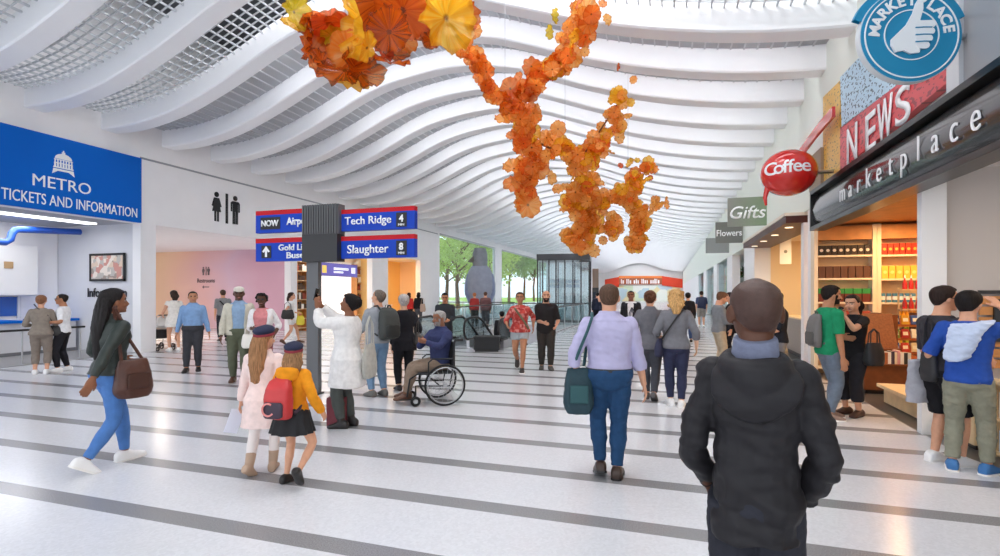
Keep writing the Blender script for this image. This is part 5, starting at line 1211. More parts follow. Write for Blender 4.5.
p = Person(Rig(1.66, 'm', .97, width=.95, ank={'L': (-.11, .0, .07), 'R': (.13, .05, .07)}, foot={'L': (-8, 0), 'R': (22, 0)}, hand={'L': (-.22, .20, .98), 'R': (.20, .20, 1.52)}, elbow={'R': (1, .3, -.6)}, head=(-14, -4)), ground(968, 472), -6, 'person in a royal blue tee shirt and khaki trousers, hand raised to brow', 'fair', .0075, hand_dir={'R': (-.5, .2, .7)}, palms={'R': (0, .3, -1)}); p.top(F('2a4fa3'), 'tee_shirt', sleeve=.46, inf=.024, slv_inf=.022, wr=.009, z0=.50); p.pants(F('8f8e7c'), inf=.018, wr=.008); p.shoes(mat('blue_knit', '3f74ad', .8, bump=.2, bscale=150), M_sole); p.hair('1d1817', 'short', .09, front=.82, back=.05)
# a pale jacket slung over the back and shoulder
r = p.r; jk = MB(); rr = []
for t, w, z, y, x in ((0, .07, .835, .06, .09), (.1, .12, .842, -.02, .07), (.2, .155, .825, -.085, .04), (.35, .13, .78, -.118, .0), (.6, .115, .71, -.130, -.035), (.85, .10, .64, -.128, -.06), (1, .05, .615, -.126, -.07)):
    rr.append([r.tp(z) + r.R * (x + w * math.cos(a)) + r.F * (y - .022 + .030 * math.sin(a) + .008 * math.cos(3 * a)) + V((0, 0, .01 * math.cos(a))) for a in [2 * PI * k / 26 for k in range(26)]])
jk.rings(rr)
me = remesh('jacket', jk, F('c3cfe6', .06), .008, 2, .010, 14.); o = link('slung_jacket', me); o.location = p.o.location; o.rotation_euler = p.o.rotation_euler; tag(o, 'pale blue jacket slung over the shoulder of the royal blue tee shirt', 'jacket')
sl = MB(); sl.tube([(.22, .10, 1.32), (.27, .16, 1.22), (.28, .17, 1.12), (.27, .15, 1.02)], [.05, .045, .04, .03], 12); sl.build('sleeve', F('c3cfe6', .06), o, True)
# ================================================================ FURNITURE, FITTINGS, GOODS
# --- ticket hall: counter, glass hatch, cabinets, queue rail, blue pipe
ct = empty('ticket_counter', (-16.6, 6.6, 0), 0, 'white ticket counter with a bright blue top along the left hall', 'counter')
MB().box(-.48, .42, -4.4, 3.9, .1, .86).build('counter_body', M_wallgrey, ct); MB().box(-.45, .42, -4.4, 3.9, 0, .1).build('plinth', mat('plinth_dark', '6f7176', .6), ct)
MB().box(-.45, .52, -4.4, 2.6, .86, .93, .01).build('counter_top', M_blue, ct); MB().box(-.45, .50, 3.1, 3.95, .86, .93, .01).build('counter_top', M_blue, ct)
a, b = on_x(0, 295, -17.05), on_x(31.5, 247, -17.05)
cb = empty('wall_cabinet', (-17.08, 0, 0), 0, 'white wall cabinet above the blue service hatch', 'cabinet')
for y0, y1 in ((4.2, 6.2), (6.25, 8.2), (8.25, b.y)): MB().box(.0, .30, y0, y1, a.z, 2.95, .008).build('cabinet_door', mat('cabinet_white', 'ededee', .4), cb)
MB().box(-.0, .26, 4.2, b.y, a.z - .03, a.z).build('cabinet_base', M_wallgrey, cb)
hz = empty('service_hatch', (-17.07, 0, 0), 0, 'blue-tinted service hatch under the white wall cabinet', 'hatch')
MB().box(0, .03, 4.2, b.y - .35, 1.02, a.z - .05).build('glass', mat('hatch_blue', '1f57ad', .15, spec=.6), hz); MB().box(0, .08, b.y - .35, b.y - .28, .95, a.z - .04).build('frame', M_wallgrey, hz)
for i in range(2): MB().box(.03, .05, 5.4 + i * 1.6, 5.44 + i * 1.6, 1.02, a.z - .05).build('mullion', mat('hatch_dark', '163c78', .3), hz)
pl = on_x(9, 265, -16.75); tag(MB().box(-16.78, -16.75, pl.y - .1, pl.y + .1, pl.z - .09, pl.z + .09, .005).build('wall_plate', mat('plate_tan', 'b9986f', .5)), 'small tan square plate on the white wall cabinet', 'plate')
structure(MB().box(-16.2, XL - .15, 2, 10.6, 0, .012).build('floor_border', mat('border_grey', '8c8b8c', .35, var=.06, vscale=60)))
rl = empty('queue_rail', (-14.1, 7.6, 0.012), 0, 'low queue rail with a black top bar before the ticket counter', 'railing')
MB().box(-.04, .04, -4.5, 1.75, .76, .81, .012).build('top_bar', M_black, rl)
for i in range(9):
    y = 1.65 - i * .62; p = MB(); p.tube([(0, y, 0), (0, y, .76)], .018, 8); p.lathe([(.05, 0), (.05, .012), (.02, .02)], 12, (0, y, 0)); p.build('post', M_steel, rl, True)
pa, pb = on_x(80, 232, -15.9), on_x(15, 229, -15.9)
tag(MB().tube([pa, pb + V((0, .1, 0)), pb + V((0, .0, -.03)), pb + V((0, -.06, -.12)), pb + V((0, -.1, -.28)), pb + V((0, -.2, -.36)), pb + V((0, -1.2, -.36))], .085, 14).build('ceiling_pipe', mat('pipe_blue', '1d4fae', .35), None, True), 'bent blue pipe under the ticket hall ceiling', 'pipe')
ls = MB().box(-15.2, -14.9, 5, 10.2, 3.53, 3.568).build('ceiling_light', mat('linear_glow', 'ffffff', .4, emit='ffffff', es=2.)); tag(ls, 'long white ceiling light in the ticket hall soffit', 'light')

# --- lit shop behind the sign post: two stocked shelves and a glowing panel
def stocked_shelf(y0, y1, label, grp):
    x0 = -15.38; o = empty('wall_shelf', (x0, (y0 + y1) / 2, 0), 0, label, 'shelf'); hw = (y1 - y0) / 2
    MB().box(0, .03, -hw, hw, 0, 3.1).build('back_panel', M_wood, o)
    for s_ in (-1, 1): MB().box(0, .36, s_ * hw - .025, s_ * hw + .025, 0, 3.1).build('side_panel', M_wood, o)
    for k in range(8): MB().box(.03, .35, -hw + .025, hw - .025, .12 + k * .41, .15 + k * .41).build('shelf_board', M_lightwood, o)
    cols = ('8f3f2a', 'e9dcb8', '4f3a28', 'd89a3a', 'f1eee4', '6b4a2f')
    rnd = random.Random(int(y0 * 10))
    for k in range(2, 8):
        y = -hw + .08
        while y < hw - .14:
            wd = rnd.uniform(.10, .2); hh = rnd.uniform(.18, .32)
            g = MB().box(-.1, .1, -wd / 2, wd / 2, 0, hh, .006).build('packaged_good', mat('good_' + rnd.choice(cols), rnd.choice(cols), .6)); g.location = (x0 + .19, o.location.y + y + wd / 2, .151 + k * .41)
            tag(g, 'small boxed good on the %s' % grp, 'box', 'goods on the ' + grp); y += wd + .015
ya, yb = on_x(297.5, 300, -15.0).y, on_x(309, 300, -15.0).y; stocked_shelf(ya, yb, 'tall wooden stocked shelf left of the glowing white panel', 'left tall shelf')
y2, y3 = on_x(357.5, 300, -15.0).y, on_x(373, 300, -15.0).y; stocked_shelf(y2, y3, 'tall wooden stocked shelf right of the glowing white panel', 'right tall shelf')
gp_ = empty('glowing_display', (-15.36, (yb + y2) / 2, 0), 0, 'tall glowing white display panel between two wooden shelves', 'panel'); hw = (y2 - yb) / 2 - .1
MB().box(0, .06, -hw, hw, .1, 3.1).build('lit_face', mat('lit_white', 'fafafa', .5, emit='fffaf2', es=.75), gp_); MB().box(0, .08, -hw - .05, hw + .05, 3.1, 3.18).box(0, .08, -hw - .05, hw + .05, 0, .1).build('frame', M_white, gp_)
tag(MB().box(-16.38, -16.36, 25.2, 26.1, 1.75, 2.1).build('wall_notice', mat('notice_cream', 'e8e2c8', .6)), 'small pale notice on the warm yellow recess wall', 'notice')
# pale pink counter in the warm recess
pk = empty('recess_counter', (-15.1, 25.4, 0), 0, 'low pale pink counter in the warm yellow recess', 'counter'); MB().box(-.3, .3, -.6, .6, .08, .95).build('counter_body', mat('pink_laminate', 'e8c3b8', .5), pk); MB().box(-.35, .35, -.65, .65, .95, 1.0, .008).build('counter_top', M_white, pk); MB().box(-.27, .27, -.55, .55, 0, .08).build('plinth', M_black, pk)

# --- park beyond the windows
def park_green():
    m = bpy.data.materials.new('park_grass'); m.use_nodes = True; nt = m.node_tree; b = nt.nodes['Principled BSDF']; tc = nt.nodes.new('ShaderNodeTexCoord'); n = nt.nodes.new('ShaderNodeTexNoise'); n.inputs['Scale'].default_value = .35; n.inputs['Detail'].default_value = 6; nt.links.new(tc.outputs['Object'], n.inputs['Vector'])
    r = nt.nodes.new('ShaderNodeValToRGB'); nt.links.new(n.outputs['Fac'], r.inputs[0]); e = r.color_ramp.elements; e[0].position = .3; e[0].color = (*hexc('6f9a3c'), 1); e[1].position = .7; e[1].color = (*hexc('a9c45f'), 1); nt.links.new(r.outputs[0], b.inputs['Base Color']); b.inputs['Roughness'].default_value = 1; return m
structure(MB().box(-110, XL - .3, 30.6, 190, -.5, -.05).build('ground_park', park_green()))
structure(MB().prism([(-14.2, 34), (-60, 96), (-64, 90), (-14.2, 30.7)], 2, -.05, -.02).build('path_park', mat('pale_path', 'cfcfcd', .9)))
structure(MB().prism([(-14.2, 62), (-90, 170), (-96, 160), (-14.2, 54)], 2, -.05, -.02).build('path_park_far', mat('pale_path', 'cfcfcd', .9)))
def tree(x, y, h, cr, label, leaf, seed, trunk='6b4f3a', low=.35):
    rnd = random.Random(seed); o = empty('tree', (x, y, -.05), 0, label, 'tree', None); tm = MB()
    top = h * .72; pts = [(0, 0, 0), (rnd.uniform(-.2, .2), 0, top * .4), (rnd.uniform(-.5, .5), rnd.uniform(-.4, .4), top)]
    tm.tube(pts, [h * .028, h * .020, h * .008], 10)
    tips = []
    for i in range(9):
        z = lerp(h * low, top, i / 8); a = rnd.uniform(0, 2 * PI); L = cr * rnd.uniform(.6, 1.); b0 = V((0, 0, z * .85)); e = V((math.cos(a) * L, math.sin(a) * L, z + L * .5)); tm.tube([b0, b0.lerp(e, .5) + V((0, 0, .2)), e], [h * .011, h * .007, h * .003], 6); tips.append(e)
    tm.build('trunk', mat('bark_' + trunk, trunk, .95, var=.15, vscale=6), o, True)
    lf = MB(); tips.append(V((0, 0, h * .85)))
    for e in tips:
        for _ in range(150):
            d = V((rnd.gauss(0, 1), rnd.gauss(0, 1), rnd.gauss(0, .8))); d = d.normalized() * (cr * .62 * rnd.random() ** .45); c = e + d
            if c.z < h * .22: continue
            u = V((rnd.gauss(0, 1), rnd.gauss(0, 1), rnd.gauss(0, 1))).normalized(); v = u.orthogonal().normalized(); s_ = h * rnd.uniform(.018, .034)
            lf.add([c - u * s_, c + v * s_ * .55, c + u * s_, c - v * s_ * .55], [(0, 1, 2, 3)])
    lf.build('foliage', mat('leaf_' + leaf, leaf, .8, var=.3, vscale=.9, translucent=.35), o); return o
tree(*on_y(458, 300, 52).xy, 9.5, 3.2, 'park tree with a leaning trunk seen left in the first window', 'a3bd5c', 1)
tree(*on_y(446, 300, 60).xy, 10, 3.6, 'park tree with pale leaves at the left edge of the first window', 'b3c56a', 2)
tree(*on_y(470, 300, 84).xy, 12, 4.2, 'park tree far behind the grey-blue sculpture', 'bccd84', 3)
tree(*on_y(492, 300, 70).xy, 10, 3.4, 'park tree just right of the sculpture in the first window', 'a9c05e', 4)
tree(*on_y(509, 300, 95).xy, 11, 4.0, 'dark park tree at the left of the second window', '6f8748', 5, low=.5)
tree(*on_y(524, 300, 120).xy, 12, 4.5, 'dark park tree at the middle of the second window', '7a9152', 6, low=.5)
tree(*on_y(481, 300, 125).xy, 13, 5, 'distant park tree behind all others in the first window', 'c3d296', 7)
tree(*on_y(534, 300, 105).xy, 10, 3.6, 'park tree at the right edge of the second window', '7f9c5a', 8, low=.5)
# --- tall sculpture before the window
q = on_y(480, 300, 31.5); d = -q.x * SN + q.y * CS
sc = empty('bird_sculpture', (q.x, q.y, 0), math.radians(20), 'tall blue-grey bird-like sculpture standing before the first park window', 'sculpture')
M_bird = mat('bird_slate', '8a90a0', .55, var=.12, vscale=3)
k = d / FPX
def zz(y): return CAMH + (HOR - y) * k
sb = MB(); rr = []
for y, w, dpt in ((313, 5, 5), (308, 9, 8), (300, 13, 10), (292, 15.5, 12), (284, 15.5, 12), (277, 14, 11), (270, 11, 9.5), (266, 8, 8)): rr.append([(w * k * math.cos(a), dpt * k * math.sin(a) + .02 * (zz(y) - 1), zz(y)) for a in [2 * PI * j / 28 for j in range(28)]])
sb.rings(rr); sb.build('body', M_bird, sc, True)
hb = MB(); hb.rings([[(w * k * math.cos(a), w * 1.05 * k * math.sin(a), zz(y)) for a in [2 * PI * j / 24 for j in range(24)]] for y, w in ((270, 6.5), (266, 7.2), (258, 7.6), (253, 7.2), (250, 6.2), (248.3, 5.8), (248, 3))]); hb.build('head', mat('bird_grey', '7f838b', .6, var=.1, vscale=4), sc, True)
bk_ = MB(); bk_.rings([[(-6 * k - t * 6 * k, -.1 + r * math.cos(a), zz(259) - t * .18 + r * math.sin(a)) for a in [2 * PI * j / 10 for j in range(10)]] for t, r in ((0, .26), (.5, .15), (1, .03))]); bk_.build('beak', mat('bird_brown', '6e6a64', .6), sc, True)
for s_ in (-1, 1):
    wg = MB(); rr = []
    for y, w in ((274, 2), (284, 5), (294, 6), (303, 4), (311, 1)): rr.append([(s_ * (12 if y < 300 else 9) * k + w * k * .55 * math.cos(a), -.15 + w * k * .9 * math.sin(a), zz(y)) for a in [2 * PI * j / 14 for j in range(14)]])
    wg.rings(rr); wg.build('wing', mat('bird_blue', '7782a0', .5, var=.15, vscale=5), sc, True)
    t_ = MB(); t_.tube([(s_ * 4 * k, 0, zz(310)), (s_ * 4.5 * k, 0, .35), (s_ * 4.5 * k, -.25, .30)], [.13, .09, .06], 10); t_.build('leg', mat('bird_brown', '6e6a64', .6), sc, True)
b = MB(); b.lathe([(.9, 0), (.9, .26), (.84, .30)], 32); b.build('plinth', M_wallgrey, sc, smooth=math.radians(40))

# --- escalator opening: rail, balustrades, two escalators
def railing(x0, y0, x1, y1, label):
    a, b = V((x0, y0, 0)), V((x1, y1, 0)); L = (b - a).length; rz = math.atan2(b.y - a.y, b.x - a.x); o = empty('glass_railing', tuple(a), rz, label, 'railing')
    MB().tube([(0, 0, 1.1), (L, 0, 1.1)], .028, 10).build('top_rail', mat('rail_dark', '3a3a3c', .4, metal=.4), o, True); MB().tube([(0, 0, .14), (L, 0, .14)], .018, 8).build('bottom_rail', mat('rail_dark', '3a3a3c'), o, True)
    n = max(2, round(L / 1.7))
    for i in range(n + 1): MB().box(L * i / n - .02, L * i / n + .02, -.02, .02, 0, 1.09).build('post', M_steel, o)
    for i in range(n): MB().box(L * i / n + .05, L * (i + 1) / n - .05, -.005, .005, .2, 1.02).build('pane', M_pane, o)
railing(HX0 - .12, HY1 + .25, HX1 + .12, HY1 + .25, 'dark-topped glass railing along the far end of the escalator opening')
railing(HX0 - .15, HY0 + 2.2, HX0 - .15, HY1 + .1, 'dark-topped glass railing along the left side of the escalator opening')
railing(HX1 + .15, HY0 + 2.2, HX1 + .15, HY1 + .1, 'dark-topped glass railing along the right side of the escalator opening')
railing(XL + .4, 29.2, HX0 - .8, 29.2, 'dark-topped glass railing in front of the first park window')
def escalator(xc, label):
    o = empty('escalator', (xc, 0, 0), 0, label, 'escalator'); S30 = math.tan(math.radians(30)); yb = 15.75; ye = 24.2
    def zl(y): return 0 if y < yb else -(y - yb) * S30
    for s_ in (-1, 1):
        x = s_ * .54; pts = []
        for t in range(9):
            a = -PI / 2 - PI * t / 8; pts.append((x, 14.62 + .32 * math.cos(a) * 1.0, .56 + .32 * math.sin(a) * -1 if False else .56 - .32 * math.sin(a + PI)))
        pts = [(x, 15.2, .24), (x, 14.75, .24)] + [(x, 14.68 - .31 * math.sin(PI * t / 8), .56 - .32 * math.cos(PI * t / 8)) for t in range(1, 8)] + [(x, 14.75, .88)] + [(x, y, zl(y) + .9) for y in (15.5, 16.0, 17, 19, 21, 23, ye)]
        MB().tube(pts, .036, 10).build('handrail', mat('handrail_black', '1c1c1e', .45), o, True)
        g = MB(); poly = [(14.50, .46), (14.55, .34), (14.75, .27)] + [(y, zl(y) + .12) for y in (15.4, 16, 17, 20, ye)] + [(y, zl(y) + .86) for y in (ye, 20, 17, 16, 15.5)] + [(14.75, .84), (14.55, .78), (14.48, .64)]
        g.prism(poly, 0, x - .008, x + .008); g.build('balustrade_glass', thin_glass('balustrade_glass', 'dfe8ea', .12), o)
        k_ = MB(); poly = [(14.7, 0), (14.7, .24), (15.4, .24)] + [(y, zl(y) + .14) for y in (16, 17, 20, ye)] + [(y, zl(y) - .5) for y in (ye, 20, 17, 16)] + [(15.6, 0)]
        k_.prism(poly, 0, x - .05, x + .05); k_.build('skirt', M_steel, o)
    MB().box(-.48, .48, 14.7, 15.75, .0, .02).build('comb_plate', mat('comb_metal', '6d6e70', .4, metal=.6), o)
    y = yb; i = 0
    while y < ye:
        MB().box(-.48, .48, y, y + .40, zl(y + .4) - .05 - .3, zl(y + .4) - .0 + .0).build('step', mat('step_dark', '3a3b3e', .5, metal=.4), o); y += .40
    return o
escalator(-6.83, 'left escalator going down, rounded black handrails facing the hall'); escalator(-5.22, 'right escalator going down, with a rider on it')
a = ground(484, 352); bx = empty('barrier_box', (a.x, a.y + .25, 0), math.radians(17), 'low black barrier box in front of the escalators', 'box')
MB().box(-.36, .36, -.22, .22, .05, .40, .02).build('box_body', M_black, bx); MB().box(-.33, .33, -.19, .19, 0, .05).build('foot', M_postdark, bx); MB().box(-.38, .38, -.24, .24, .40, .43, .008).build('lid', M_postdark, bx)

# --- glass lift booth
gb = empty('glass_booth', (-5.75, 30.2, 0), math.radians(6), 'dark-framed glass lift booth at the far end of the escalator opening', 'booth')
M_frame = mat('booth_frame', '3b3c3e', .4, metal=.3)
MB().box(-1.5, 1.5, -1.2, 1.2, 3.5, 3.86).build('roof_beam', M_frame, gb); MB().box(-1.5, 1.5, -1.2, 1.2, 0, .12).build('base', M_frame, gb)
for x, y in [(-1.45, -1.15), (-1.15, -1.15), (-.8, -1.15), (-.4, -1.15), (.1, -1.15), (.55, -1.15), (1.0, -1.15), (1.45, -1.15), (-1.45, 1.15), (-.5, 1.15), (.5, 1.15), (1.45, 1.15), (-1.45, 0), (1.45, 0)]: MB().box(x - .035, x + .035, y - .035, y + .035, .12, 3.5).build('mullion', M_frame, gb)
for y in (-1.16, 1.16): MB().box(-1.42, 1.42, y - .005, y + .005, .14, 3.48).build('pane', M_pane, gb)
for x in (-1.46, 1.46): MB().box(x - .005, x + .005, -1.12, 1.12, .14, 3.48).build('pane', M_pane, gb)
MB().box(-1.45, 1.45, -1.18, -1.12, 1.05, 1.09).build('cross_rail', M_frame, gb)
ks_ = empty('kiosk', (-3.85, 29.3, 0), math.radians(8), 'slim black kiosk pillar beside the glass booth', 'kiosk'); MB().box(-.18, .18, -.18, .18, 0, 1.95, .01).build('kiosk_body', M_black, ks_); MB().box(-.17, .17, -.16, .16, 1.95, 3.0).build('upper_panel', mat('kiosk_brown', '7a6658', .5), ks_); MB().box(-.14, .14, -.19, -.18, 1.0, 1.7).build('screen', mat('phone_screen', '20283a'), ks_)
bn = empty('bench', (-2.6, 24.5, 0), 0, 'low grey bench right of the escalator opening', 'bench'); MB().box(-.9, .9, -.22, .22, .36, .44, .01).build('seat', mat('bench_grey', 'a9abae', .5), bn)
for s_ in (-1, 1): MB().box(s_ * .75 - .05, s_ * .75 + .05, -.18, .18, 0, .36).build('leg', M_steel, bn)

# --- wheelchair
wc = empty('wheelchair', (WCL.x, WCL.y, 0), math.atan2(-WCL.x, WCL.y) + math.radians(WCF), 'black manual wheelchair carrying the grey-haired person in navy', 'wheelchair')
M_tyre = mat('tyre_black', '1a1a1b', .7); M_chair = mat('chair_frame', '232427', .35, metal=.3)
def wheel(name, c, r, tr, spokes, parent, rim=None):
    ring = lambda rr: [(c[0], c[1] + rr * math.cos(2 * PI * k / 40), c[2] + rr * math.sin(2 * PI * k / 40)) for k in range(40)]
    w_ = MB().tube(ring(r - tr), tr, 8, closed=True).build(name, M_tyre, parent, True)
    if rim: MB().tube([(p[0] + rim, p[1], p[2]) for p in ring(r - .045)], .009, 6, closed=True).build('hand_rim', M_steel, w_, True)
    s = MB(); s.tube([(c[0] - .03, c[1], c[2]), (c[0] + .03, c[1], c[2])], .03, 10)
    for i in range(spokes):
        a = 2 * PI * i / spokes; s.tube([(c[0], c[1], c[2]), (c[0], c[1] + (r - tr) * math.cos(a), c[2] + (r - tr) * math.sin(a))], .0025 if spokes > 8 else .008, 4, caps=False)
    s.build('spokes', M_steel, w_, True)
for s_ in (-1, 1):
    wheel('main_wheel', (s_ * .31, -.08, .305), .305, .016, 18, wc, s_ * .035); wheel('caster', (s_ * .24, .34, .075), .075, .02, 5, wc)
    MB().tube([(s_ * .25, -.24, .95), (s_ * .25, -.23, .90), (s_ * .25, -.20, .48), (s_ * .25, -.16, .28), (s_ * .25, .25, .30), (s_ * .24, .34, .30), (s_ * .24, .34, .16)], .014, 8).build('side_frame', M_chair, wc, True)
    MB().tube([(s_ * .25, -.18, .47), (s_ * .25, .32, .47), (s_ * .22, .42, .40), (s_ * .20, .46, .14)], .013, 8).build('leg_rest', M_chair, wc, True)
    MB().tube([(s_ * .25, -.24, .95), (s_ * .25, -.36, .955)], .018, 8).build('push_handle', M_tyre, wc, True)
    MB().tube([(s_ * .29, -.2, .68), (s_ * .29, .1, .69), (s_ * .29, .16, .64), (s_ * .29, .16, .47)], .012, 8).build('armrest', M_chair, wc, True)
    MB().box(s_ * .10 - .085, s_ * .10 + .085, .36, .56, .085, .10, .005).build('footplate', M_chair, wc)
MB().box(-.235, .235, -.2, .3, .455, .49, .012).build('seat', mat('seat_nylon', '1d1d20', .8), wc); MB().box(-.24, .24, -.245, -.215, .50, .92, .01).build('backrest', mat('seat_nylon', '1d1d20'), wc)
MB().tube([(-.25, .0, .30), (.25, .2, .47)], .011, 6).build('cross_brace', M_chair, wc, True); MB().tube([(.25, .0, .30), (-.25, .2, .47)], .011, 6).build('cross_brace', M_chair, wc, True)

# --- stroller
a = ground(159, 350); st = empty('stroller', (a.x, a.y, 0), math.radians(80), 'small black and white stroller pushed by the person in the white dress', 'stroller')
for x in (-.22, .22):
    for y in (-.28, .30):
        b = MB(); b.tube([(x + .02, y + .09 * math.cos(2 * PI * k / 20), .095 + .09 * math.sin(2 * PI * k / 20)) for k in range(20)], .02, 6, closed=True); b.tube([(x, y, .095), (x + .04, y, .095)], .03, 8); b.build('wheel', M_tyre, st, True)
    MB().tube([(x, .30, .1), (x, .02, .5), (x, -.3, 1.0), (x, -.38, 1.02)], .013, 6).build('frame_tube', M_steel, st, True); MB().tube([(x, -.28, .1), (x, .05, .55)], .013, 6).build('frame_tube', M_steel, st, True)
MB().tube([(-.22, -.38, 1.02), (.22, -.38, 1.02)], .018, 8).build('handle_bar', M_tyre, st, True)
MB().rings([[(x * .2, y, z) for x, y, z in ((-1, -.2, zz_), (1, -.2, zz_), (1, .22 + dy, zz_), (-1, .22 + dy, zz_))] for zz_, dy in ((.34, -.05), (.42, .06), (.58, .02), (.60, -.2))]).build('seat_shell', mat('stroller_black', '1f1f22', .8), st)
b = MB(); b.rings([[(.22 * math.cos(a2), -.12 + r * math.sin(a2) * .7 - .12 * t, .62 + .32 * math.sin(a2) * .9 + .05 * t) for a2 in [PI * j / 12 for j in range(13)]] for t, r in ((0, .3), (1, .28), (2, .2))]); b.build('canopy', mat('stroller_white', 'e3e1de', .8), st, True)

# --- carrier bag on the floor by the boots
a = ground(334, 428.5); bg_ = empty('carrier_bag', (a.x, a.y + .06, 0), .25, 'upright maroon carrier bag on the floor beside the black boots', 'bag')
MB().rings([[(x * w, y * dd, z) for x, y in ((-1, -1), (1, -1), (1, 1), (-1, 1))] for z, w, dd in ((0, .10, .06), (.02, .105, .065), (.34, .11, .06), (.37, .11, .045))]).build('bag_body', mat('maroon_card', '6d2430', .6), bg_)
for y in (-.04, .04): MB().tube([(-.05, y, .36), (-.04, y, .45), (.04, y, .45), (.05, y, .36)], .006, 6).build('handle', mat('maroon_cord', '4a1a22', .8), bg_, True)

# ================================================================ THE MARKET STORE
def px_x(p, Y): return on_y(p, 280, Y).x
YB = 12.1
def zr(y, p=850): return on_y(p, y, YB).z
sx = [px_x(815.5, YB), px_x(874, YB), px_x(878.5, YB), px_x(935, YB)]
def shelf_unit(x0, x1, zs, label):
    o = empty('store_shelf', ((x0 + x1) / 2, YB + .12, 0), 0, label, 'shelf'); hw = (x1 - x0) / 2
    MB().box(-hw, hw, .08, .10, 0, 3.02).build('back_panel', mat('shelf_back', 'd9b990', .6), o)
    for s_ in (-1, 1): MB().box(s_ * hw - .035, s_ * hw + .035, -.16, .10, 0, 3.02).build('side_panel', mat('shelf_cream', 'f1e0c2', .5), o)
    for z in zs: MB().box(-hw + .035, hw - .035, -.15, .08, z - .035, z).build('shelf_board', mat('shelf_cream', 'f1e0c2'), o)
    MB().box(-hw + .035, hw - .035, -.14, .08, 2.72, 3.0).build('header_panel', M_wood, o)
zsL = [zr(255), zr(278), zr(302), zr(322), .55, .15]; zsR = [zr(254.5, 900), zr(278.5, 900), zr(302.5, 900), zr(321.5, 900), zr(343, 900), .15]
shelf_unit(sx[0], sx[1], zsL, 'left cream store shelf with dark cartons, nearer the white post'); shelf_unit(sx[2], sx[3], zsR, 'right cream store shelf with red, yellow and blue goods')
def goods_row(x0, x1, z, n, proto, label, cat, grp, Y=YB + .08, jit=.0):
    w_ = (x1 - x0) / n; first = proto(w_ * .90)
    for i in range(n):
        o = first if i == 0 else copy_tree(first)
        o.location = (x0 + w_ * (i + .5), Y, z + .001); tag(o, label, cat, grp)
def carton(col, face, hgt, name='carton', disc_=True, band=None, dp=.16):
    def mk(w_):
        o = MB().box(-w_ / 2, w_ / 2, -dp / 2, dp / 2, 0, hgt, .004).build(name, mat('carton_' + col, col, .55))
        if disc_: MB().prism(circ(0, hgt * .5, w_ * .30, None, 14), 1, -dp / 2 - .003, -dp / 2 - .001).build('round_label', mat('label_' + face, face, .6), o)
        if band: MB().box(-w_ / 2 - .001, w_ / 2 + .001, -dp / 2 - .002, dp / 2, hgt * .62, hgt + .001).build('lid', mat('band_' + band, band, .6), o)
        return o
    return mk
e = .05
goods_row(sx[0] + e, sx[1] - e, zsL[0], 8, carton('2e211d', 'd9cfc4', .20), 'dark carton with a pale round label on the top row of the left store shelf', 'carton', 'dark cartons on the left store shelf')
goods_row(sx[0] + e, sx[1] - e, zsL[1], 7, carton('5e3a2a', '7b5038', .24, disc_=False), 'plain brown carton on the second row of the left store shelf', 'carton', 'brown cartons on the left store shelf')
goods_row(sx[0] + e, sx[1] - e, zsL[2], 6, carton('6e2f22', '3fa04a', .27, disc_=False, band='2f8f45'), 'green-lidded carton on the third row of the left store shelf', 'carton', 'green-lidded cartons on the left store shelf')
goods_row(sx[0] + e, sx[1] - e, zsL[3], 6, carton('a8432e', 'e8d8c0', .22), 'red-brown carton with a pale label behind the two shoppers, fourth row', 'carton', 'red-brown cartons on the left store shelf')
xr1 = px_x(918, YB)
goods_row(sx[2] + e, xr1, zsR[0], 6, carton('c6361e', 'f2b84a', .22), 'red carton with a yellow round label on the top row of the right store shelf', 'carton', 'red cartons on the right store shelf')
goods_row(sx[2] + e, xr1, zsR[1], 5, carton('efc04a', 'f6dc86', .25), 'yellow carton on the second row of the right store shelf', 'carton', 'yellow cartons on the right store shelf')
def can(w_):
    b = MB(); b.lathe([(w_ * .44, 0), (w_ * .47, .01), (w_ * .47, .17), (w_ * .44, .18)], 18); o = b.build('tin_can', mat('can_blue', '4d86a8', .35), None, smooth=math.radians(40))
    c_ = MB(); c_.lathe([(w_ * .475, .05), (w_ * .475, .12)], 18); c_.build('label_band', mat('can_label', 'e9eef0', .5), o, smooth=math.radians(40)); return o
goods_row(sx[2] + e, xr1, zsR[2], 6, can, 'blue tin can with a white band on the third row of the right store shelf', 'can', 'blue cans on the right store shelf')
def pouch(col, hgt, name='pouch', top=None):
    def mk(w_):
        b = MB(); b.rings([[(w_ * .5 * kw * math.cos(a), .07 * kd * math.sin(a), hgt * t) for a in [2 * PI * k / 16 for k in range(16)]] for t, kw, kd in ((0, .85, .9), (.1, 1, 1), (.6, .98, .9), (.85, .9, .4), (1, .85, .12))]); o = b.build(name, mat('pouch_' + col, col, .45), None, True)
        MB().box(-w_ * .25, w_ * .25, -.072, -.066, hgt * .25, hgt * .6).build('label', mat('pouch_label', 'f0ead8', .5), o)
        if top: MB().box(-w_ * .40, w_ * .40, -.02, .02, hgt * .86, hgt * 1.02).build('seal', mat('seal_' + top, top, .5), o)
        return o
    return mk
xm = px_x(890, YB)
goods_row(sx[2] + .35, xr1, zsR[3], 5, pouch('e2a024', .20), 'plump amber bag on the fourth row of the right store shelf', 'bag', 'amber bags on the right store shelf')
goods_row(px_x(893, YB), px_x(904, YB), zsR[4], 2, pouch('e6c23a', .27, top='3a62a8'), 'yellow and blue pouch on the fifth row of the right store shelf', 'pouch', 'yellow-blue pouches on the right store shelf')
goods_row(px_x(905, YB), px_x(918, YB), zsR[4], 2, pouch('a9b83a', .34, top='d8d24a'), 'lime green pouch on the fifth row of the right store shelf', 'pouch', 'lime pouches on the right store shelf')
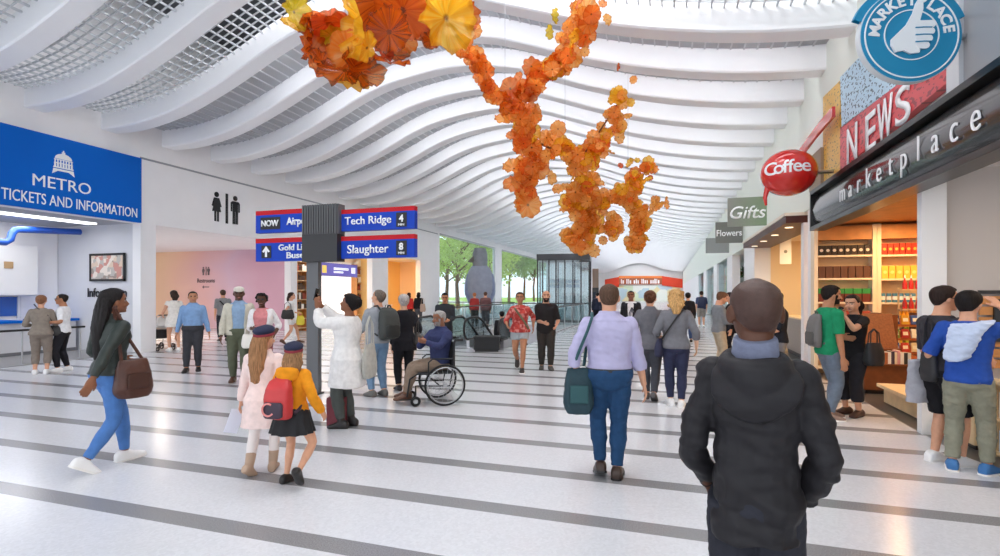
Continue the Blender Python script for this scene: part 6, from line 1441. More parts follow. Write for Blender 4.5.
def sauce(w_):
    b = MB(); b.lathe([(w_ * .4, 0), (w_ * .42, .02), (w_ * .40, .11), (w_ * .16, .17), (w_ * .14, .21)], 14); o = b.build('sauce_bottle', mat('sauce_red', 'c42a26', .3), None, True); c_ = MB(); c_.lathe([(w_ * .17, .20), (w_ * .10, .25), (w_ * .03, .26)], 12); c_.build('cap', M_txtw if False else mat('cap_white', 'f0f0f0', .5), o, True); return o
# --- small wire rack with red bottles near the divider
rk = empty('bottle_rack', (px_x(912.5, 11.4), 11.4, 0), 0, 'slim pale wooden rack with two tiers of red bottles beside the white post', 'rack'); rkx = rk.location.x
for z in (1.36, 1.72): MB().box(-.20, .26, -.10, .10, z - .02, z).build('tier', M_lightwood, rk)
for x in (-.19, .25): MB().box(x - .01, x + .01, .06, .09, 0, 1.75).build('upright', M_lightwood, rk)
goods_row(rkx - .17, rkx + .23, 1.36, 4, sauce, 'red bottle with a white cap on the lower tier of the slim rack', 'bottle', 'red bottles on the lower rack tier', Y=11.4); goods_row(rkx - .17, rkx + .23, 1.72, 4, sauce, 'red bottle with a white cap on the upper tier of the slim rack', 'bottle', 'red bottles on the upper rack tier', Y=11.4)
# --- wooden book display facing the hall
a = ground(886, 394); bc = empty('book_display', (a.x, a.y + .2, 0), math.radians(8), 'dark wooden book display with a leaning woven-look panel above', 'bookcase')
bc['label'] = 'dark brown wooden book display with a tall leaning top panel'
kx = 8.35 / FPX; Hw = .36
MB().box(-Hw, Hw, -.22, .24, .06, .46, .01).build('base_cabinet', M_darkwood, bc); MB().box(-Hw + .03, Hw - .03, -.2, .22, 0, .06).build('plinth', M_black, bc); MB().box(-Hw - .02, Hw + .02, -.25, .26, .46, .49, .006).build('ledge', M_darkwood, bc)
b = MB(); b.rings([[(x, y + dy, z) for x, dy in ((-w_, 0), (w_, 0), (w_, .03), (-w_, .03))] for z, y, w_ in ((.72, .00, .25), (1.30, .16, .24))])
b.build('leaning_panel', mat('woven_brown', '8a5230', .55, var=.2, vscale=40), bc); MB().box(-.28, .28, -.04, .02, .70, .73).build('panel_lip', M_darkwood, bc)
MB().box(-Hw, -Hw + .03, -.1, .24, .49, 1.0).build('side_panel', M_darkwood, bc); MB().box(-Hw + .03, Hw, .21, .24, .49, 1.28).build('back_panel', M_darkwood, bc)
bookcols = ('f2efe9', '2b2a2c', 'd8d2c6', 'c98f8a', 'e9e2d4', 'b06a3f', 'f4f2ee', '4a3f52', 'e6d9c0', 'd9a0a4', 'f2efe9', '3a3a3c', 'e8e6e0', '8a9aa8')
def make_book(w_, h_, dpt, col):
    o = MB().box(-w_ / 2, w_ / 2, -dpt / 2, dpt / 2, 0, h_, .002).build('book', mat('book_' + col, col, .6)); MB().box(-w_ * .36, w_ * .36, -dpt * .46, dpt * .505, h_ + .0002, h_ + .001).build('pages', mat('page_cream', 'f0e9d8', .8), o); return o
rnd = random.Random(5); x = -Hw + .05; i = 0; Mb = Matrix.Translation(bc.location) @ Matrix.Rotation(math.radians(8), 4, 'Z')
while x < Hw - .06 and i < 14:
    w_ = rnd.uniform(.036, .055); o = make_book(w_, rnd.uniform(.18, .225), .15, bookcols[i]); o.location = Mb @ V((x + w_ / 2, -.13, .491)); o.rotation_euler = (0, 0, math.radians(8)); tag(o, 'upright book in the row on the brown book display', 'book', 'books on the brown display'); x += w_ + .003; i += 1
# --- slanted stand with colourful packets
a = ground(906, 392); ss = empty('packet_stand', (a.x + .1, a.y + .5, 0), math.radians(10), 'orange-brown slanted stand with packets behind the white post', 'stand')
M_ob = mat('orange_wood', 'b8642c', .5, var=.12, vscale=8)
MB().box(-.32, .32, -.2, .3, .06, .55, .01).build('base', M_ob, ss); MB().box(-.30, .30, -.18, .28, 0, .06).build('plinth', M_black, ss)
for k_ in range(3):
    b = MB(); z = .58 + k_ * .24; b.rings([[(xx, y + t * .26, z + t * .16 + dz) for xx, t, dz in ((-.32, 0, 0), (.32, 0, 0), (.32, 0, .03), (-.32, 0, .03))] for y in (0,) for _ in (0,)] + [[(xx, .26 - .18, z + .12 + dz) for xx, dz in ((-.32, 0), (.32, 0), (.32, .03), (-.32, .03))]]); b.build('slanted_shelf', M_ob, ss)
for s_ in (-1, 1): MB().box(s_ * .33 - .015, s_ * .33 + .015, -.02, .3, .55, 1.3).build('side_panel', M_darkwood, ss)
cs = ('d8a02a', '3c5ea8', 'c43a2e', 'e6d2a8', '6a8f3c', 'b4302c', 'f0e8d4', '2f3f6b')
for k_ in range(3):
    for j in range(4):
        col = cs[(k_ * 3 + j) % 8]; o = MB().box(-.06, .06, -.015, .015, 0, .16, .004).build('packet', mat('packet_' + col, col, .5)); MB().box(-.04, .04, -.017, -.0155, .05, .11).build('label', mat('pouch_label', 'f0ead8'), o)
        o.location = ss.matrix_basis @ V((-.23 + j * .155, .0, .62 + k_ * .24)); o.rotation_euler = (-.15, 0, math.radians(10)); tag(o, 'coloured packet on the slanted stand behind the white post', 'packet', 'packets on the slanted stand')
# --- pale wooden platform with framed prints and a small sign
pf = empty('display_platform', (3.42, 8.45, 0), 0, 'low pale wooden display platform beside the white post', 'platform')
MB().box(-.34, .5, -.72, .75, 0.02, .24).build('base', M_lightwood, pf); MB().box(-.42, .55, -.80, .80, .24, .29, .008).build('top_board', M_lightwood, pf)
tb_ = MB(); tb_.box(-.13, .13, -.02, .02, 0, .15, .004); o = tb_.build('counter_sign', M_black); o.location = (3.33, 8.55, .292); o.rotation_euler = (0, 0, -.5); tag(o, 'small black sign with a grey line standing on the pale platform', 'sign'); MB().box(-.10, .10, -.022, -.0205, .06, .09).build('print_line', mat('pale_grey_print', 'b5b5b5', .6), o)
for j, (x, y, w_, h_, col, lab) in enumerate(((3.42, 8.10, .17, .30, 'e6e2da', 'white framed print leaning on the pale platform, nearer the white post'), (3.55, 8.45, .18, .34, 'cfd9e6', 'pale blue framed print leaning on the pale platform behind the white one'))):
    o = empty('framed_print', (x, y, .292), -.6, lab, 'picture'); MB().box(-w_, w_, -.012, .012, 0, h_ * 1.2).build('frame', M_txtw, o).rotation_euler = (-.18, 0, 0)
    MB().box(-w_ * .75, w_ * .75, -.015, -.012, h_ * .15, h_).build('print', picture_mat('print_%d' % j, (col, '8fa9c6', 'f0ece4', '4f6f9a', col), 9), o).rotation_euler = (-.18, 0, 0)
# --- near bay: pale bookcase, plinth, slatted wall rack
nbk = empty('low_bookcase', (3.12, 5.55, 0), 0, 'low pale wooden bookcase at the right edge, open shelves with books', 'bookcase')
MB().box(0, .45, .98, 1.02, 0, .74).build('side_panel', M_lightwood, nbk); MB().box(0, .45, -1.02, -.98, 0, .74).build('side_panel', M_lightwood, nbk); MB().box(.43, .45, -.98, .98, 0, .74).build('back_panel', M_lightwood, nbk)
MB().box(-.03, .47, -1.05, 1.05, .74, .78, .006).build('top_board', M_lightwood, nbk)
for z in (.06, .40): MB().box(0.01, .43, -.98, .98, z - .03, z).build('shelf_board', M_lightwood, nbk)
rnd = random.Random(9)
for z in (.061, .401):
    y = .93; i = 0
    while y > .1:
        w_ = rnd.uniform(.03, .06); col = rnd.choice(('f2efe9', 'e8e0d0', 'c9cfd6', 'efe9e0', '8a8f98', 'f4f2ee')); o = make_book(w_, rnd.uniform(.2, .27), .19, col); o.location = (3.12 + .12, 5.55 + y - w_ / 2, z); o.rotation_euler = (0, 0, -PI / 2)
        tag(o, 'upright book on the %s shelf of the low bookcase at the right edge' % ('upper' if z > .2 else 'lower'), 'book', 'books on the low bookcase, %s shelf' % ('upper' if z > .2 else 'lower')); y -= w_ + .004
def gift_box(x, y, z, w_, dd, hh, col, lidc, lab):
    o = empty('storage_box', (x, y, z), .1, lab, 'box'); MB().box(-w_ / 2, w_ / 2, -dd / 2, dd / 2, 0, hh, .004).build('box_body', mat('boxc_' + col, col, .6), o); MB().box(-w_ / 2 - .006, w_ / 2 + .006, -dd / 2 - .006, dd / 2 + .006, hh * .8, hh + .008, .004).build('lid', mat('boxc_' + lidc, lidc, .6), o)
gift_box(3.30, 6.40, .781, .20, .22, .10, 'f3f2ef', 'e6e4df', 'white lidded box on top of the low bookcase at the right edge'); gift_box(3.42, 6.1, .781, .16, .2, .14, 'b53a30', '8e2b25', 'red lidded box on top of the low bookcase behind the white one')
dp_ = empty('wooden_plinth', (3.25, 7.02, 0), 0, 'pale wooden plinth behind the khaki trousers', 'plinth'); MB().box(-.2, .5, -.3, .3, .05, .42, .008).build('plinth_body', M_lightwood, dp_); MB().box(-.17, .47, -.27, .27, 0, .05).build('toe_kick', M_black, dp_)
xa, xb = px_x(979, 7.35), 4.3
wr_ = empty('slat_wall_rack', ((xa + xb) / 2, 7.36, 0), 0, 'brown slatted wall rack with a dark panel behind the raised hand', 'rack'); hw = (xb - xa) / 2
for i in range(7): MB().box(-hw, hw, -.03, .0, .80 + i * .12, .895 + i * .12).build('slat', M_wood, wr_)
MB().box(-hw + .12, hw - .1, -.06, -.03, 1.1, 1.58).build('dark_panel', M_black, wr_); MB().box(-hw, hw, -.04, .02, 1.64, 1.68).build('top_edge', M_postdark, wr_)

# ================================================================ CAFE, FLOWERS, FAR FRONTS
for j, (p, yt, yb, Y, lab) in enumerate(((771, 248, 272, 16.2, 'narrow white hanging banner in the cafe, farther one'), (785.5, 236, 264, 14.0, 'white hanging banner with a grey mark in the cafe, nearer one'))):
    X = XR + .65; c = on_x(p, (yt + yb) / 2, X); d = -c.x * SN + c.y * CS; h_ = (yb - yt) / FPX * d
    o = empty('hanging_banner', (c.x, c.y, c.z), .0, lab, 'banner'); MB().box(-.16, .16, -.012, .012, -h_ / 2, h_ / 2).build('cloth', mat('banner_white', 'f6f2ea', .8), o); MB().box(-.18, .18, -.02, .02, h_ / 2, h_ / 2 + .03).build('rod', M_black, o); MB().tube([(0, 0, h_ / 2 + .03), (0, 0, 3.38 - c.z)], .006, 6).build('cord', M_black, o)
    MB().prism(circ(0, -.05, .05, None, 14), 1, -.014, -.0125).build('round_mark', mat('mark_grey', '8f8a80', .7), o)
for j, p in enumerate((762, 765.5)):
    c = on_x(p, 250, XR + .55); o = empty('spot_lamp', (c.x, c.y, 3.39), 0, ('left' if j == 0 else 'right') + ' black spot lamp of the pair under the cafe ceiling', 'lamp'); MB().tube([(0, 0, 0), (0, 0, -.18)], .01, 6).build('stem', M_black, o); MB().tube([(0, 0, -.18), (-.06, -.06, -.30)], [.04, .055], 12).build('lamp_head', M_black, o, True)
cc = empty('cafe_counter', (3.45, 14.9, 0), 0, 'grey cafe counter with a dark base behind the white posts', 'counter'); MB().box(-.3, .3, -1.5, 1.5, .12, .98).build('counter_body', mat('counter_taupe', '9d948c', .6), cc); MB().box(-.36, .36, -1.55, 1.55, .98, 1.03, .01).build('counter_top', M_lightwood, cc); MB().box(-.26, .26, -1.45, 1.45, 0, .12).build('plinth', M_postdark, cc)
def cafe_chair(x, y, rz, lab, m):
    o = empty('cafe_chair', (x, y, 0), rz, lab, 'chair'); MB().box(-.2, .2, -.2, .2, .43, .46, .01).build('seat', m, o); b = MB(); b.rings([[(-.19, -.19 - t * .06, .52 + .36 * t), (.19, -.19 - t * .06, .52 + .36 * t), (.19, -.17 - t * .06, .52 + .36 * t), (-.19, -.17 - t * .06, .52 + .36 * t)] for t in (0, 1)]); b.build('backrest', m, o)
    for sx_ in (-1, 1):
        MB().tube([(sx_ * .17, .17, 0), (sx_ * .165, .165, .43)], .014, 6).build('leg', M_black, o, True); MB().tube([(sx_ * .17, -.2, 0), (sx_ * .17, -.17, .45), (sx_ * .17, -.24, .9)], .014, 6).build('leg', M_black, o, True)
cafe_chair(3.25, 12.86, 1.2, 'wooden cafe chair between the two white posts', M_wood)
ct_ = empty('cafe_table', (4.5, 13.4, 0), 0, 'round wooden cafe table behind the chair between the white posts', 'table'); b = MB(); b.lathe([(.38, .72), (.38, .75)], 28); b.build('table_top', M_wood, ct_); MB().tube([(0, 0, .02), (0, 0, .72)], .03, 10).build('pedestal', M_black, ct_, True); b = MB(); b.lathe([(.25, 0), (.24, .02), (.04, .04)], 20); b.build('base', M_black, ct_, True)
rc = empty('cup_rack', (3.45, 13.9, 1.031), 0, 'black wire cup rack standing on the cafe counter', 'rack')
for z in (.02, .22, .42): MB().box(-.16, .16, -.3, .3, z - .008, z + .008).build('tier', M_black, rc)
for x in (-.15, .15):
    for y in (-.29, .29): MB().box(x - .01, x + .01, y - .01, y + .01, 0, .5).build('upright', M_black, rc)
# flowers and hanging greenery
def plant(x, y, z, r, lab, name, pot, seed, hang=False):
    rnd = random.Random(seed); o = empty(name, (x, y, z), 0, lab, 'plant'); b = MB(); b.lathe([(r * .35, 0), (r * .5, r * .7), (r * .54, r * .72), (r * .48, r * .72), (r * .42, r * .6)], 20); b.build('pot', pot, o, True)
    lf = MB()
    for _ in range(220):
        a = rnd.uniform(0, 2 * PI); L = r * rnd.uniform(.3, 1.3); zz_ = r * .7 + (rnd.uniform(-.9, .7) if hang else rnd.uniform(.1, 1.8)) * r; c = V((math.cos(a) * L, math.sin(a) * L, zz_)); u = V((rnd.gauss(0, 1), rnd.gauss(0, 1), rnd.gauss(0, 1))).normalized(); v = u.orthogonal().normalized(); s_ = r * .22
        lf.add([c - u * s_, c + v * s_ * .5, c + u * s_, c - v * s_ * .5], [(0, 1, 2, 3)])
    lf.build('foliage', mat('leaf_dark', '35501f', .7, var=.3, vscale=9), o)
    if hang: MB().tube([(0, 0, r * .7), (0, 0, 3.4 - z)], .008, 6).build('hanger', M_black, o)
    else: MB().tube([(0, 0, r * .6), (.02, 0, r * 1.2)], .02, 6).build('stem', M_darkwood, o, True)
c = on_x(738, 266, XR + .7); plant(c.x + .1, c.y, 2.55, .34, 'hanging basket of dark foliage in the flower shop doorway', 'hanging_basket', M_darkwood, 1, True)
plant(c.x - .05, c.y + .6, 0, .30, 'potted green plant on the floor of the flower shop', 'potted_plant', mat('terracotta', 'a5603c', .8), 2)
for i, (p0, p1, cols, lab) in enumerate(((718, 726, ('dfe8e0', 'f0e2b8', 'bcd3c8', 'e8c8c0'), 'pale green and cream poster in the shop front nearest the flower shop'), (707, 712.5, ('e8b8b0', 'd8e0dc', 'c98f8a', 'efe0dc'), 'pink and grey poster in the middle far shop front'), (699, 702.8, ('d89a94', 'cfd8d8', 'e8d0cc', 'b9c8c8'), 'rose-coloured poster in the farthest shop front'))):
    y0, y1 = px_y(p1), px_y(p0); o = empty('shop_poster', (XR + .3, (y0 + y1) / 2, 1.9), 0, lab, 'poster'); hw = abs(y1 - y0) / 2 * .8
    MB().box(-.01, .01, -hw, hw, -1.0, 1.2).build('sheet', picture_mat('poster_%d' % i, cols, 1.3), o); MB().box(-.015, .015, -hw, hw, 1.2, 1.24).build('rail', M_steel, o)
    MB().tube([(0, 0, 1.24), (0, 0, 1.6)], .01, 6).build('cord', M_steel, o)

# ================================================================ HANGING GLASS FLOWERS
def glass(name, c0, c1):
    m = bpy.data.materials.new(name); m.use_nodes = True; nt = m.node_tree; b = nt.nodes['Principled BSDF']; N = nt.nodes.new; L = nt.links.new
    tc = N('ShaderNodeUVMap'); sc = N('ShaderNodeVectorMath'); sc.operation = 'NORMALIZE'; L(tc.outputs[0], sc.inputs[0]); ln = N('ShaderNodeVectorMath'); ln.operation = 'LENGTH'; L(tc.outputs[0], ln.inputs[0])
    n = N('ShaderNodeTexNoise'); n.inputs['Scale'].default_value = 6; n.inputs['Detail'].default_value = 3; L(sc.outputs[0], n.inputs['Vector'])
    r = N('ShaderNodeMapRange'); r.inputs[1].default_value = .35; r.inputs[2].default_value = .65; L(n.outputs['Fac'], r.inputs[0]); mx = N('ShaderNodeMix'); mx.data_type = 'RGBA'; L(r.outputs[0], mx.inputs[0]); mx.inputs[6].default_value = (*hexc(c0), 1); mx.inputs[7].default_value = (*hexc(c1), 1)
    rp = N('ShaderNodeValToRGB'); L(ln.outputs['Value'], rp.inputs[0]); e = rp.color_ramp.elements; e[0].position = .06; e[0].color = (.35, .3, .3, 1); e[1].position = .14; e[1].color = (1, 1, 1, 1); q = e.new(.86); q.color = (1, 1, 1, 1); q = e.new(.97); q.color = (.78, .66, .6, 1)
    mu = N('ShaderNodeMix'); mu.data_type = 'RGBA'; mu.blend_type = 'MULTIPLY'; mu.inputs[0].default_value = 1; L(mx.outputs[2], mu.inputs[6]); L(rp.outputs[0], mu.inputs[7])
    L(mu.outputs[2], b.inputs['Base Color']); b.inputs['Roughness'].default_value = .25; b.inputs['Coat Weight'].default_value = .3
    tr = N('ShaderNodeBsdfTranslucent'); L(mu.outputs[2], tr.inputs[0]); ms = N('ShaderNodeMixShader'); ms.inputs[0].default_value = .6; out = nt.nodes['Material Output']; L(b.outputs[0], ms.inputs[1]); L(tr.outputs[0], ms.inputs[2])
    tp = N('ShaderNodeBsdfTransparent'); tp.inputs[0].default_value = (1, .86, .62, 1); m2 = N('ShaderNodeMixShader'); m2.inputs[0].default_value = .42; L(ms.outputs[0], m2.inputs[1]); L(tp.outputs[0], m2.inputs[2]); L(m2.outputs[0], out.inputs[0]); return m
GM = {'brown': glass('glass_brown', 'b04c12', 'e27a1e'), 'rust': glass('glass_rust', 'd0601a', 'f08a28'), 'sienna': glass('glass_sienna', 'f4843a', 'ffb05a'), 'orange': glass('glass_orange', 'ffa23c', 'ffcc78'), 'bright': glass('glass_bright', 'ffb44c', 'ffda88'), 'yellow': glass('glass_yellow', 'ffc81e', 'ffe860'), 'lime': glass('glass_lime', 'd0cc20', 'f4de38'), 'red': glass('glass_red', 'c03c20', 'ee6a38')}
def flower_bm(seed, N=44, R=7):
    rnd = random.Random(seed); ph = [rnd.uniform(0, 6.28) for _ in range(4)]; dish = rnd.uniform(.12, .5); rip = rnd.uniform(.08, .15); lob = rnd.choice((6, 7, 8, 9)); vs = []; fs = []
    edge = [1 + .05 * math.cos(lob * 2 * PI * k / N + ph[0]) + .06 * rnd.uniform(-1, 1) for k in range(N)]
    for side in (0, 1):
        vs.append((0, 0, -side * .03))
        for i in range(1, R + 1):
            t = i / R
            for k in range(N):
                a = 2 * PI * k / N; r = t * lerp(1, edge[k], t); z = dish * t * t + rip * t * t * (math.sin(lob * a + ph[1]) + .5 * math.sin(2 * lob * a + ph[2])) + .10 * t * math.sin(2 * a + ph[3]) - side * .025
                vs.append((r * math.cos(a), r * math.sin(a), z))
    h = 1 + R * N
    for s_ in (0, 1):
        o = s_ * h
        for k in range(N):
            k2 = (k + 1) % N; f = (o, o + 1 + k, o + 1 + k2); fs.append(f if s_ == 0 else f[::-1])
            for i in range(R - 1):
                f = (o + 1 + i * N + k, o + 1 + (i + 1) * N + k, o + 1 + (i + 1) * N + k2, o + 1 + i * N + k2); fs.append(f if s_ == 0 else f[::-1])
    for k in range(N):
        k2 = (k + 1) % N; a = 1 + (R - 1) * N; fs.append((a + k, h + a + k, h + a + k2, a + k2))
    return vs, fs
SHAPES = [flower_bm(s_) for s_ in range(5)]
FM = {}
def flower_mesh(shape, col):
    if (shape, col) not in FM:
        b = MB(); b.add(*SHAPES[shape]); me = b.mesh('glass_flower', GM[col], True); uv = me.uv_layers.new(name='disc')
        for l in me.loops: uv.data[l.index].uv = me.vertices[l.vertex_index].co.xy
        FM[(shape, col)] = me
    return FM[(shape, col)]
GR = random.Random(21); FL = []      # (location, radius, rotation, colour)
KD = 1.45
def put(px, py, d, rad, col, tilt=None):
    d *= KD; c = at_d(px, py, d); view = (c - V((0, 0, CAMH))).normalized()
    if tilt is None: n = -view + V((GR.gauss(0, .55), GR.gauss(0, .55), GR.gauss(0, .5)))
    else:            # tilt: how far the face is turned (right, up) from the viewer
        rt = V((CS, SN, 0)); n = -view + rt * tilt[0] + V((0, 0, 1)) * tilt[1]
    q = n.normalized().to_track_quat('Z', 'Y'); e = (q.to_matrix() @ Matrix.Rotation(GR.uniform(0, 6.28), 3, 'Z')).to_euler()
    FL.append((c, rad / FPX * d, e, col))
for args in ((294, 12, 3.9, 17, 'lime', (1.4, .2)), (290, 26, 3.9, 10, 'yellow', (.6, 1.5)), (384, 0, 4.1, 38, 'brown', (.3, -.6)), (403, 10, 3.95, 29, 'rust', (.1, .2)), (389, 32, 3.8, 22, 'brown', (-.2, .3)), (446, 18, 3.85, 32, 'yellow', (.75, .1)), (428, 4, 4.0, 22, 'yellow', (-.4, .0)), (361, 28, 3.72, 30, 'yellow', (-2.0, .2)), (367, 48, 3.74, 15, 'yellow', (-.6, .4)), (349, 52, 3.9, 20, 'orange', (-.1, .1)), (345, 70, 3.85, 27, 'brown', (-.3, 1.1)), (360, 72, 3.9, 22, 'brown', (.6, .8)), (352, 84, 3.9, 17, 'yellow', (.1, 1.2)), (330, 22, 4.0, 22, 'red', (.2, -2.0)), (315, 22, 4.0, 17, 'rust', (.5, -2.5)), (345, 24, 4.0, 18, 'rust', (-.4, -1.6)), (312, 40, 4.0, 20, 'brown', (-2.2, .4)), (311, 57, 3.95, 20, 'rust', (1.7, .6)), (322, 62, 3.9, 16, 'brown', (1.2, 1.2)), (332, 36, 4.05, 14, 'lime', (.6, -1.)), (390, 62, 4.0, 20, 'rust', (.3, 2.6)), (380, 50, 4.0, 14, 'red', (.8, 1)), (405, 42, 4.1, 12, 'orange', (.6, .5)), (425, 35, 4.2, 12, 'brown', (.2, .8)), (431, 40, 4.0, 9, 'brown', (.1, .2)), (395, 55, 4.1, 14, 'brown', (.2, 1.0)), (467, 16, 4.2, 13, 'rust', (1.1, .3)), (474, 31, 4.3, 7.5, 'orange', (.1, .1)), (420, 22, 4.2, 26, 'brown', (.8, .4)), (372, 20, 4.2, 24, 'brown', (-.7, .2)), (455, 2, 4.2, 14, 'yellow', (.6, -.6)), (335, 48, 4.0, 12, 'brown', (-.8, .8))): put(*args)
def strand(pts, n, spread, rad, cols):
    n = int(n * 1.25)
    for i in range(n):
        t = (i + GR.random()) / n * (len(pts) - 1); k_ = min(int(t), len(pts) - 2); u = t - k_; a, b = pts[k_], pts[k_ + 1]
        px_, py_, d = (lerp(a[j], b[j], u) for j in range(3)); s_ = spread * GR.uniform(.4, 1.35)
        put(px_ + GR.gauss(0, s_), py_ + GR.gauss(0, s_), d + GR.gauss(0, .12), GR.uniform(*rad) * GR.choice((.6, .8, .9, 1.)), GR.choice(cols))
O1 = ('sienna', 'orange', 'sienna', 'rust', 'yellow', 'orange'); O2 = ('orange', 'yellow', 'bright', 'yellow', 'sienna', 'bright'); O3 = ('bright', 'bright', 'orange', 'bright', 'yellow')
strand([(464, 46, 4.6), (475, 60, 4.9), (488, 85, 5.3), (500, 100, 5.6)], 26, 4, (6, 10), O1)
strand([(500, 100, 5.6), (530, 88, 5.8), (556, 72, 5.8)], 26, 6.5, (7, 12), ('sienna', 'rust', 'sienna', 'orange'))
strand([(556, 78, 5.8), (562, 55, 5.7), (580, 28, 5.5), (592, 2, 5.4)], 34, 6, (7, 12), ('sienna', 'orange', 'bright', 'orange', 'yellow', 'orange'))
put(553, 16, 5.6, 7, 'lime', (1.6, .2)); put(548, 32, 5.6, 7, 'lime', (1.4, .1)); put(595, 18, 5.4, 10, 'bright'); put(585, 12, 5.4, 14, 'bright', (.1, .1)); put(588, 24, 5.4, 10, 'orange', (.1, .2)); put(565, 58, 5.7, 9, 'brown', (.1, .1))
strand([(512, 105, 5.8), (524, 125, 6.2), (532, 148, 6.6)], 30, 8, (7, 11), O1)
strand([(530, 155, 6.8), (532, 175, 7.0), (524, 203, 7.2)], 22, 6, (8, 13), ('orange', 'sienna', 'orange', 'bright')); put(528, 205, 7.1, 13, 'orange', (.1, .1)); put(537, 168, 6.9, 12, 'orange', (.2, .1)); put(517, 182, 7, 7, 'bright'); put(550, 178, 7, 7, 'bright', (1, .2))
strand([(540, 158, 6.8), (565, 150, 7.0), (578, 165, 7.3), (588, 188, 7.6)], 40, 7, (6, 10), O2)
strand([(578, 155, 7.2), (600, 146, 7.2), (614, 125, 7.0), (622, 100, 6.8)], 34, 4.5, (5, 9), O2); put(618, 96, 6.8, 9, 'yellow'); put(593, 137, 7, 7, 'orange', (.1, .1)); put(558, 129, 6.6, 8, 'orange', (.1, .1)); put(617, 67, 6.6, 4, 'red', (2, 0)); put(634, 80, 6.8, 4, 'orange')
strand([(575, 190, 7.6), (592, 198, 7.8), (588, 222, 8.0), (585, 240, 8.1)], 54, 9, (6, 11), O3)
strand([(588, 225, 8.0), (570, 236, 8.1), (574, 240, 8.1)], 14, 4, (6, 9), O3); strand([(600, 228, 8.), (616, 226, 8.), (612, 236, 8.)], 14, 4, (5, 8), O3)
strand([(596, 200, 7.8), (625, 196, 7.9), (636, 180, 7.9), (652, 162, 7.8)], 40, 6, (5, 8), O2)
strand([(628, 196, 8.0), (640, 215, 8.3), (642, 232, 8.6), (632, 248, 8.9)], 40, 4, (5, 8), O3)
strand([(642, 214, 8.3), (656, 206, 8.3), (662, 204, 8.3)], 10, 3, (4, 7), O3); put(650, 178, 8, 3, 'red'); put(620, 166, 8, 3, 'red')
hs = empty('hanging_sculpture', tuple(at_d(520, 130, 6.3 * KD)), 0, 'long hanging sculpture of orange and yellow ruffled glass flowers', 'sculpture'); HL = hs.location.copy()
def seen(f): return -f[1] / max(1e-3, -f[0].x * SN + f[0].y * CS)
FL.sort(key=seen)
for i, (c, r, e, col) in enumerate(FL[:100]):
    o = link('glass_flower', flower_mesh(i % 5, col), hs, c - HL, e); o.scale = (r, r, r)
cl = list(GM); bm = bmesh.new()
for i, (c, r, e, col) in enumerate(FL[100:]):
    t = flower_mesh(i % 5, col).copy(); t.transform(Matrix.Translation(c - HL) @ e.to_matrix().to_4x4() @ Matrix.Scale(r, 4)); t.polygons.foreach_set('material_index', [cl.index(col)] * len(t.polygons)); bm.from_mesh(t); bpy.data.meshes.remove(t)
me = bpy.data.meshes.new('small_glass_flowers'); bm.to_mesh(me); bm.free()
for c in cl: me.materials.append(GM[c])
me.polygons.foreach_set('use_smooth', [True] * len(me.polygons))
o = link('small_glass_flowers', me, hs); o['kind'] = 'stuff'
# stems that tie the flowers to a spine, and steel cables to the ceiling
SP = [(300, 25, 4.), (345, 48, 4.05), (400, 25, 4.15), (452, 25, 4.3), (478, 62, 5.), (505, 98, 5.7), (528, 138, 6.5), (565, 155, 7.05), (590, 200, 7.8), (628, 198, 7.95), (640, 228, 8.6)]
spl = [at_d(p, y, d * KD + .12) - HL for p, y, d in SP]; MB().tube(spl, .022, 8).build('spine', mat('bronze_wire', '6b4522', .4, metal=.6), hs, True)
for bp in ([(505, 98, 5.7), (556, 75, 5.8), (590, 5, 5.45)], [(530, 145, 6.7), (526, 200, 7.2)], [(580, 160, 7.2), (622, 98, 6.85)], [(590, 200, 7.8), (586, 238, 8.1)], [(628, 198, 7.95), (650, 165, 7.85)]):
    MB().tube([at_d(p, y, d * KD + .1) - HL for p, y, d in bp], .018, 8).build('branch', mat('bronze_wire', '6b4522'), hs, True)
for p, y, d in ((345, 48, 4.05), (452, 25, 4.3), (505, 98, 5.7), (565, 155, 7.05), (628, 198, 7.95)):
    c = at_d(p, y, d * KD + .12); MB().tube([c - HL, V((c.x, c.y, wave(c.x) + .3)) - HL], .004, 5).build('cable', M_steel, hs)
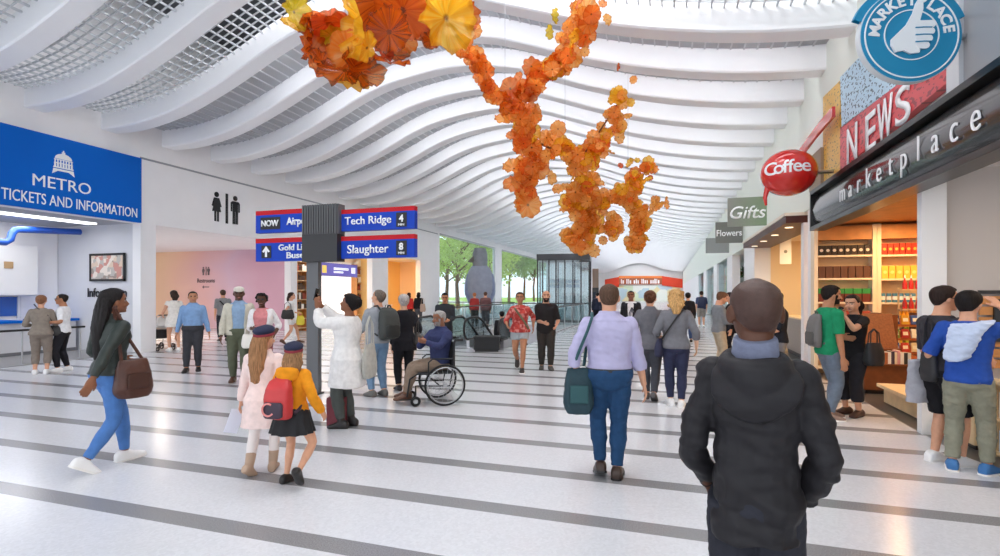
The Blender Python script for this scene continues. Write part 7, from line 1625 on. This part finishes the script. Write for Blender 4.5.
# ================================================================ LIGHT
def area(name, loc, sx, sy, power, col='ffffff', rot=(0, 0, 0)):
    l = bpy.data.lights.new(name, 'AREA'); l.shape = 'RECTANGLE'; l.size = sx; l.size_y = sy; l.energy = power; l.color = hexc(col)
    o = bpy.data.objects.new(name, l); COL.objects.link(o); o.location = loc; o.rotation_euler = rot; return o
w = bpy.data.worlds.new('sky'); S.world = w; w.use_nodes = True
bg = w.node_tree.nodes['Background']; bg.inputs[0].default_value = (*hexc('eef3fa'), 1); bg.inputs[1].default_value = 2.0
for k, x0, x1 in ((-1, -10.0, -3.), (-2, -4.5, 0), (-3, -4, 1), (-4, -4, 1), (-5, -4, 1)):  # lamps added under the closed deck in place of skylight openings
    area('skylight_lamp', ((x0 + x1) / 2, 9.55 + k * RIBP + 1.06, 9.5), x1 - x0, 1.15, 260, 'fbfcff')
# shop lamps (downlights in the store, cafe, ticket hall and left shop)
for x, y, z, e, c in ((4.3, 9.2, 3.0, 60, 'ffd29a'), (4.2, 11.2, 3.0, 50, 'ffc98a'), (6.4, 10.2, 3.0, 60, 'ffd29a'), (4.4, 14.5, 3.3, 70, 'ffdca8'), (4.4, 17.2, 3.3, 70, 'ffdca8'), (4.6, 5.4, 3.0, 40, 'ffe2c4'), (3.4, 21.5, 3.3, 15, 'ffdca8')):
    area('shop_lamp', (x, y, z), .5, .5, e, c)
for x, y, z, e, c in ((-15.6, 5.2, 3.5, 40, 'ffffff'), (-15.6, 8.6, 3.5, 45, 'ffffff'), (-18, 14, 3.55, 200, 'fff1e2'), (-14.9, 19.5, 3.55, 60, 'fff0d8'), (-15.2, 25.8, 3.55, 110, 'ffdfa8')):
    area('room_lamp', (x, y, z), 1.2, 1.2, e, c)
sun = bpy.data.lights.new('sun', 'SUN'); sun.energy = 3.0; sun.angle = .02; so = bpy.data.objects.new('sun', sun); COL.objects.link(so); so.rotation_euler = (math.radians(50), 0, math.radians(120))
vs = S.view_settings; vs.view_transform = 'Standard'; vs.look = 'None'; vs.exposure = 0.; vs.gamma = 1.
try: vs.use_curve_mapping = False
except Exception: pass
S.display_settings.display_device = 'sRGB'
S.cycles.use_denoising = True
S.cycles.max_bounces = 12; S.cycles.diffuse_bounces = 10; S.cycles.glossy_bounces = 3; S.cycles.transparent_max_bounces = 12; S.cycles.transmission_bounces = 4
S.cycles.sample_clamp_indirect = 6
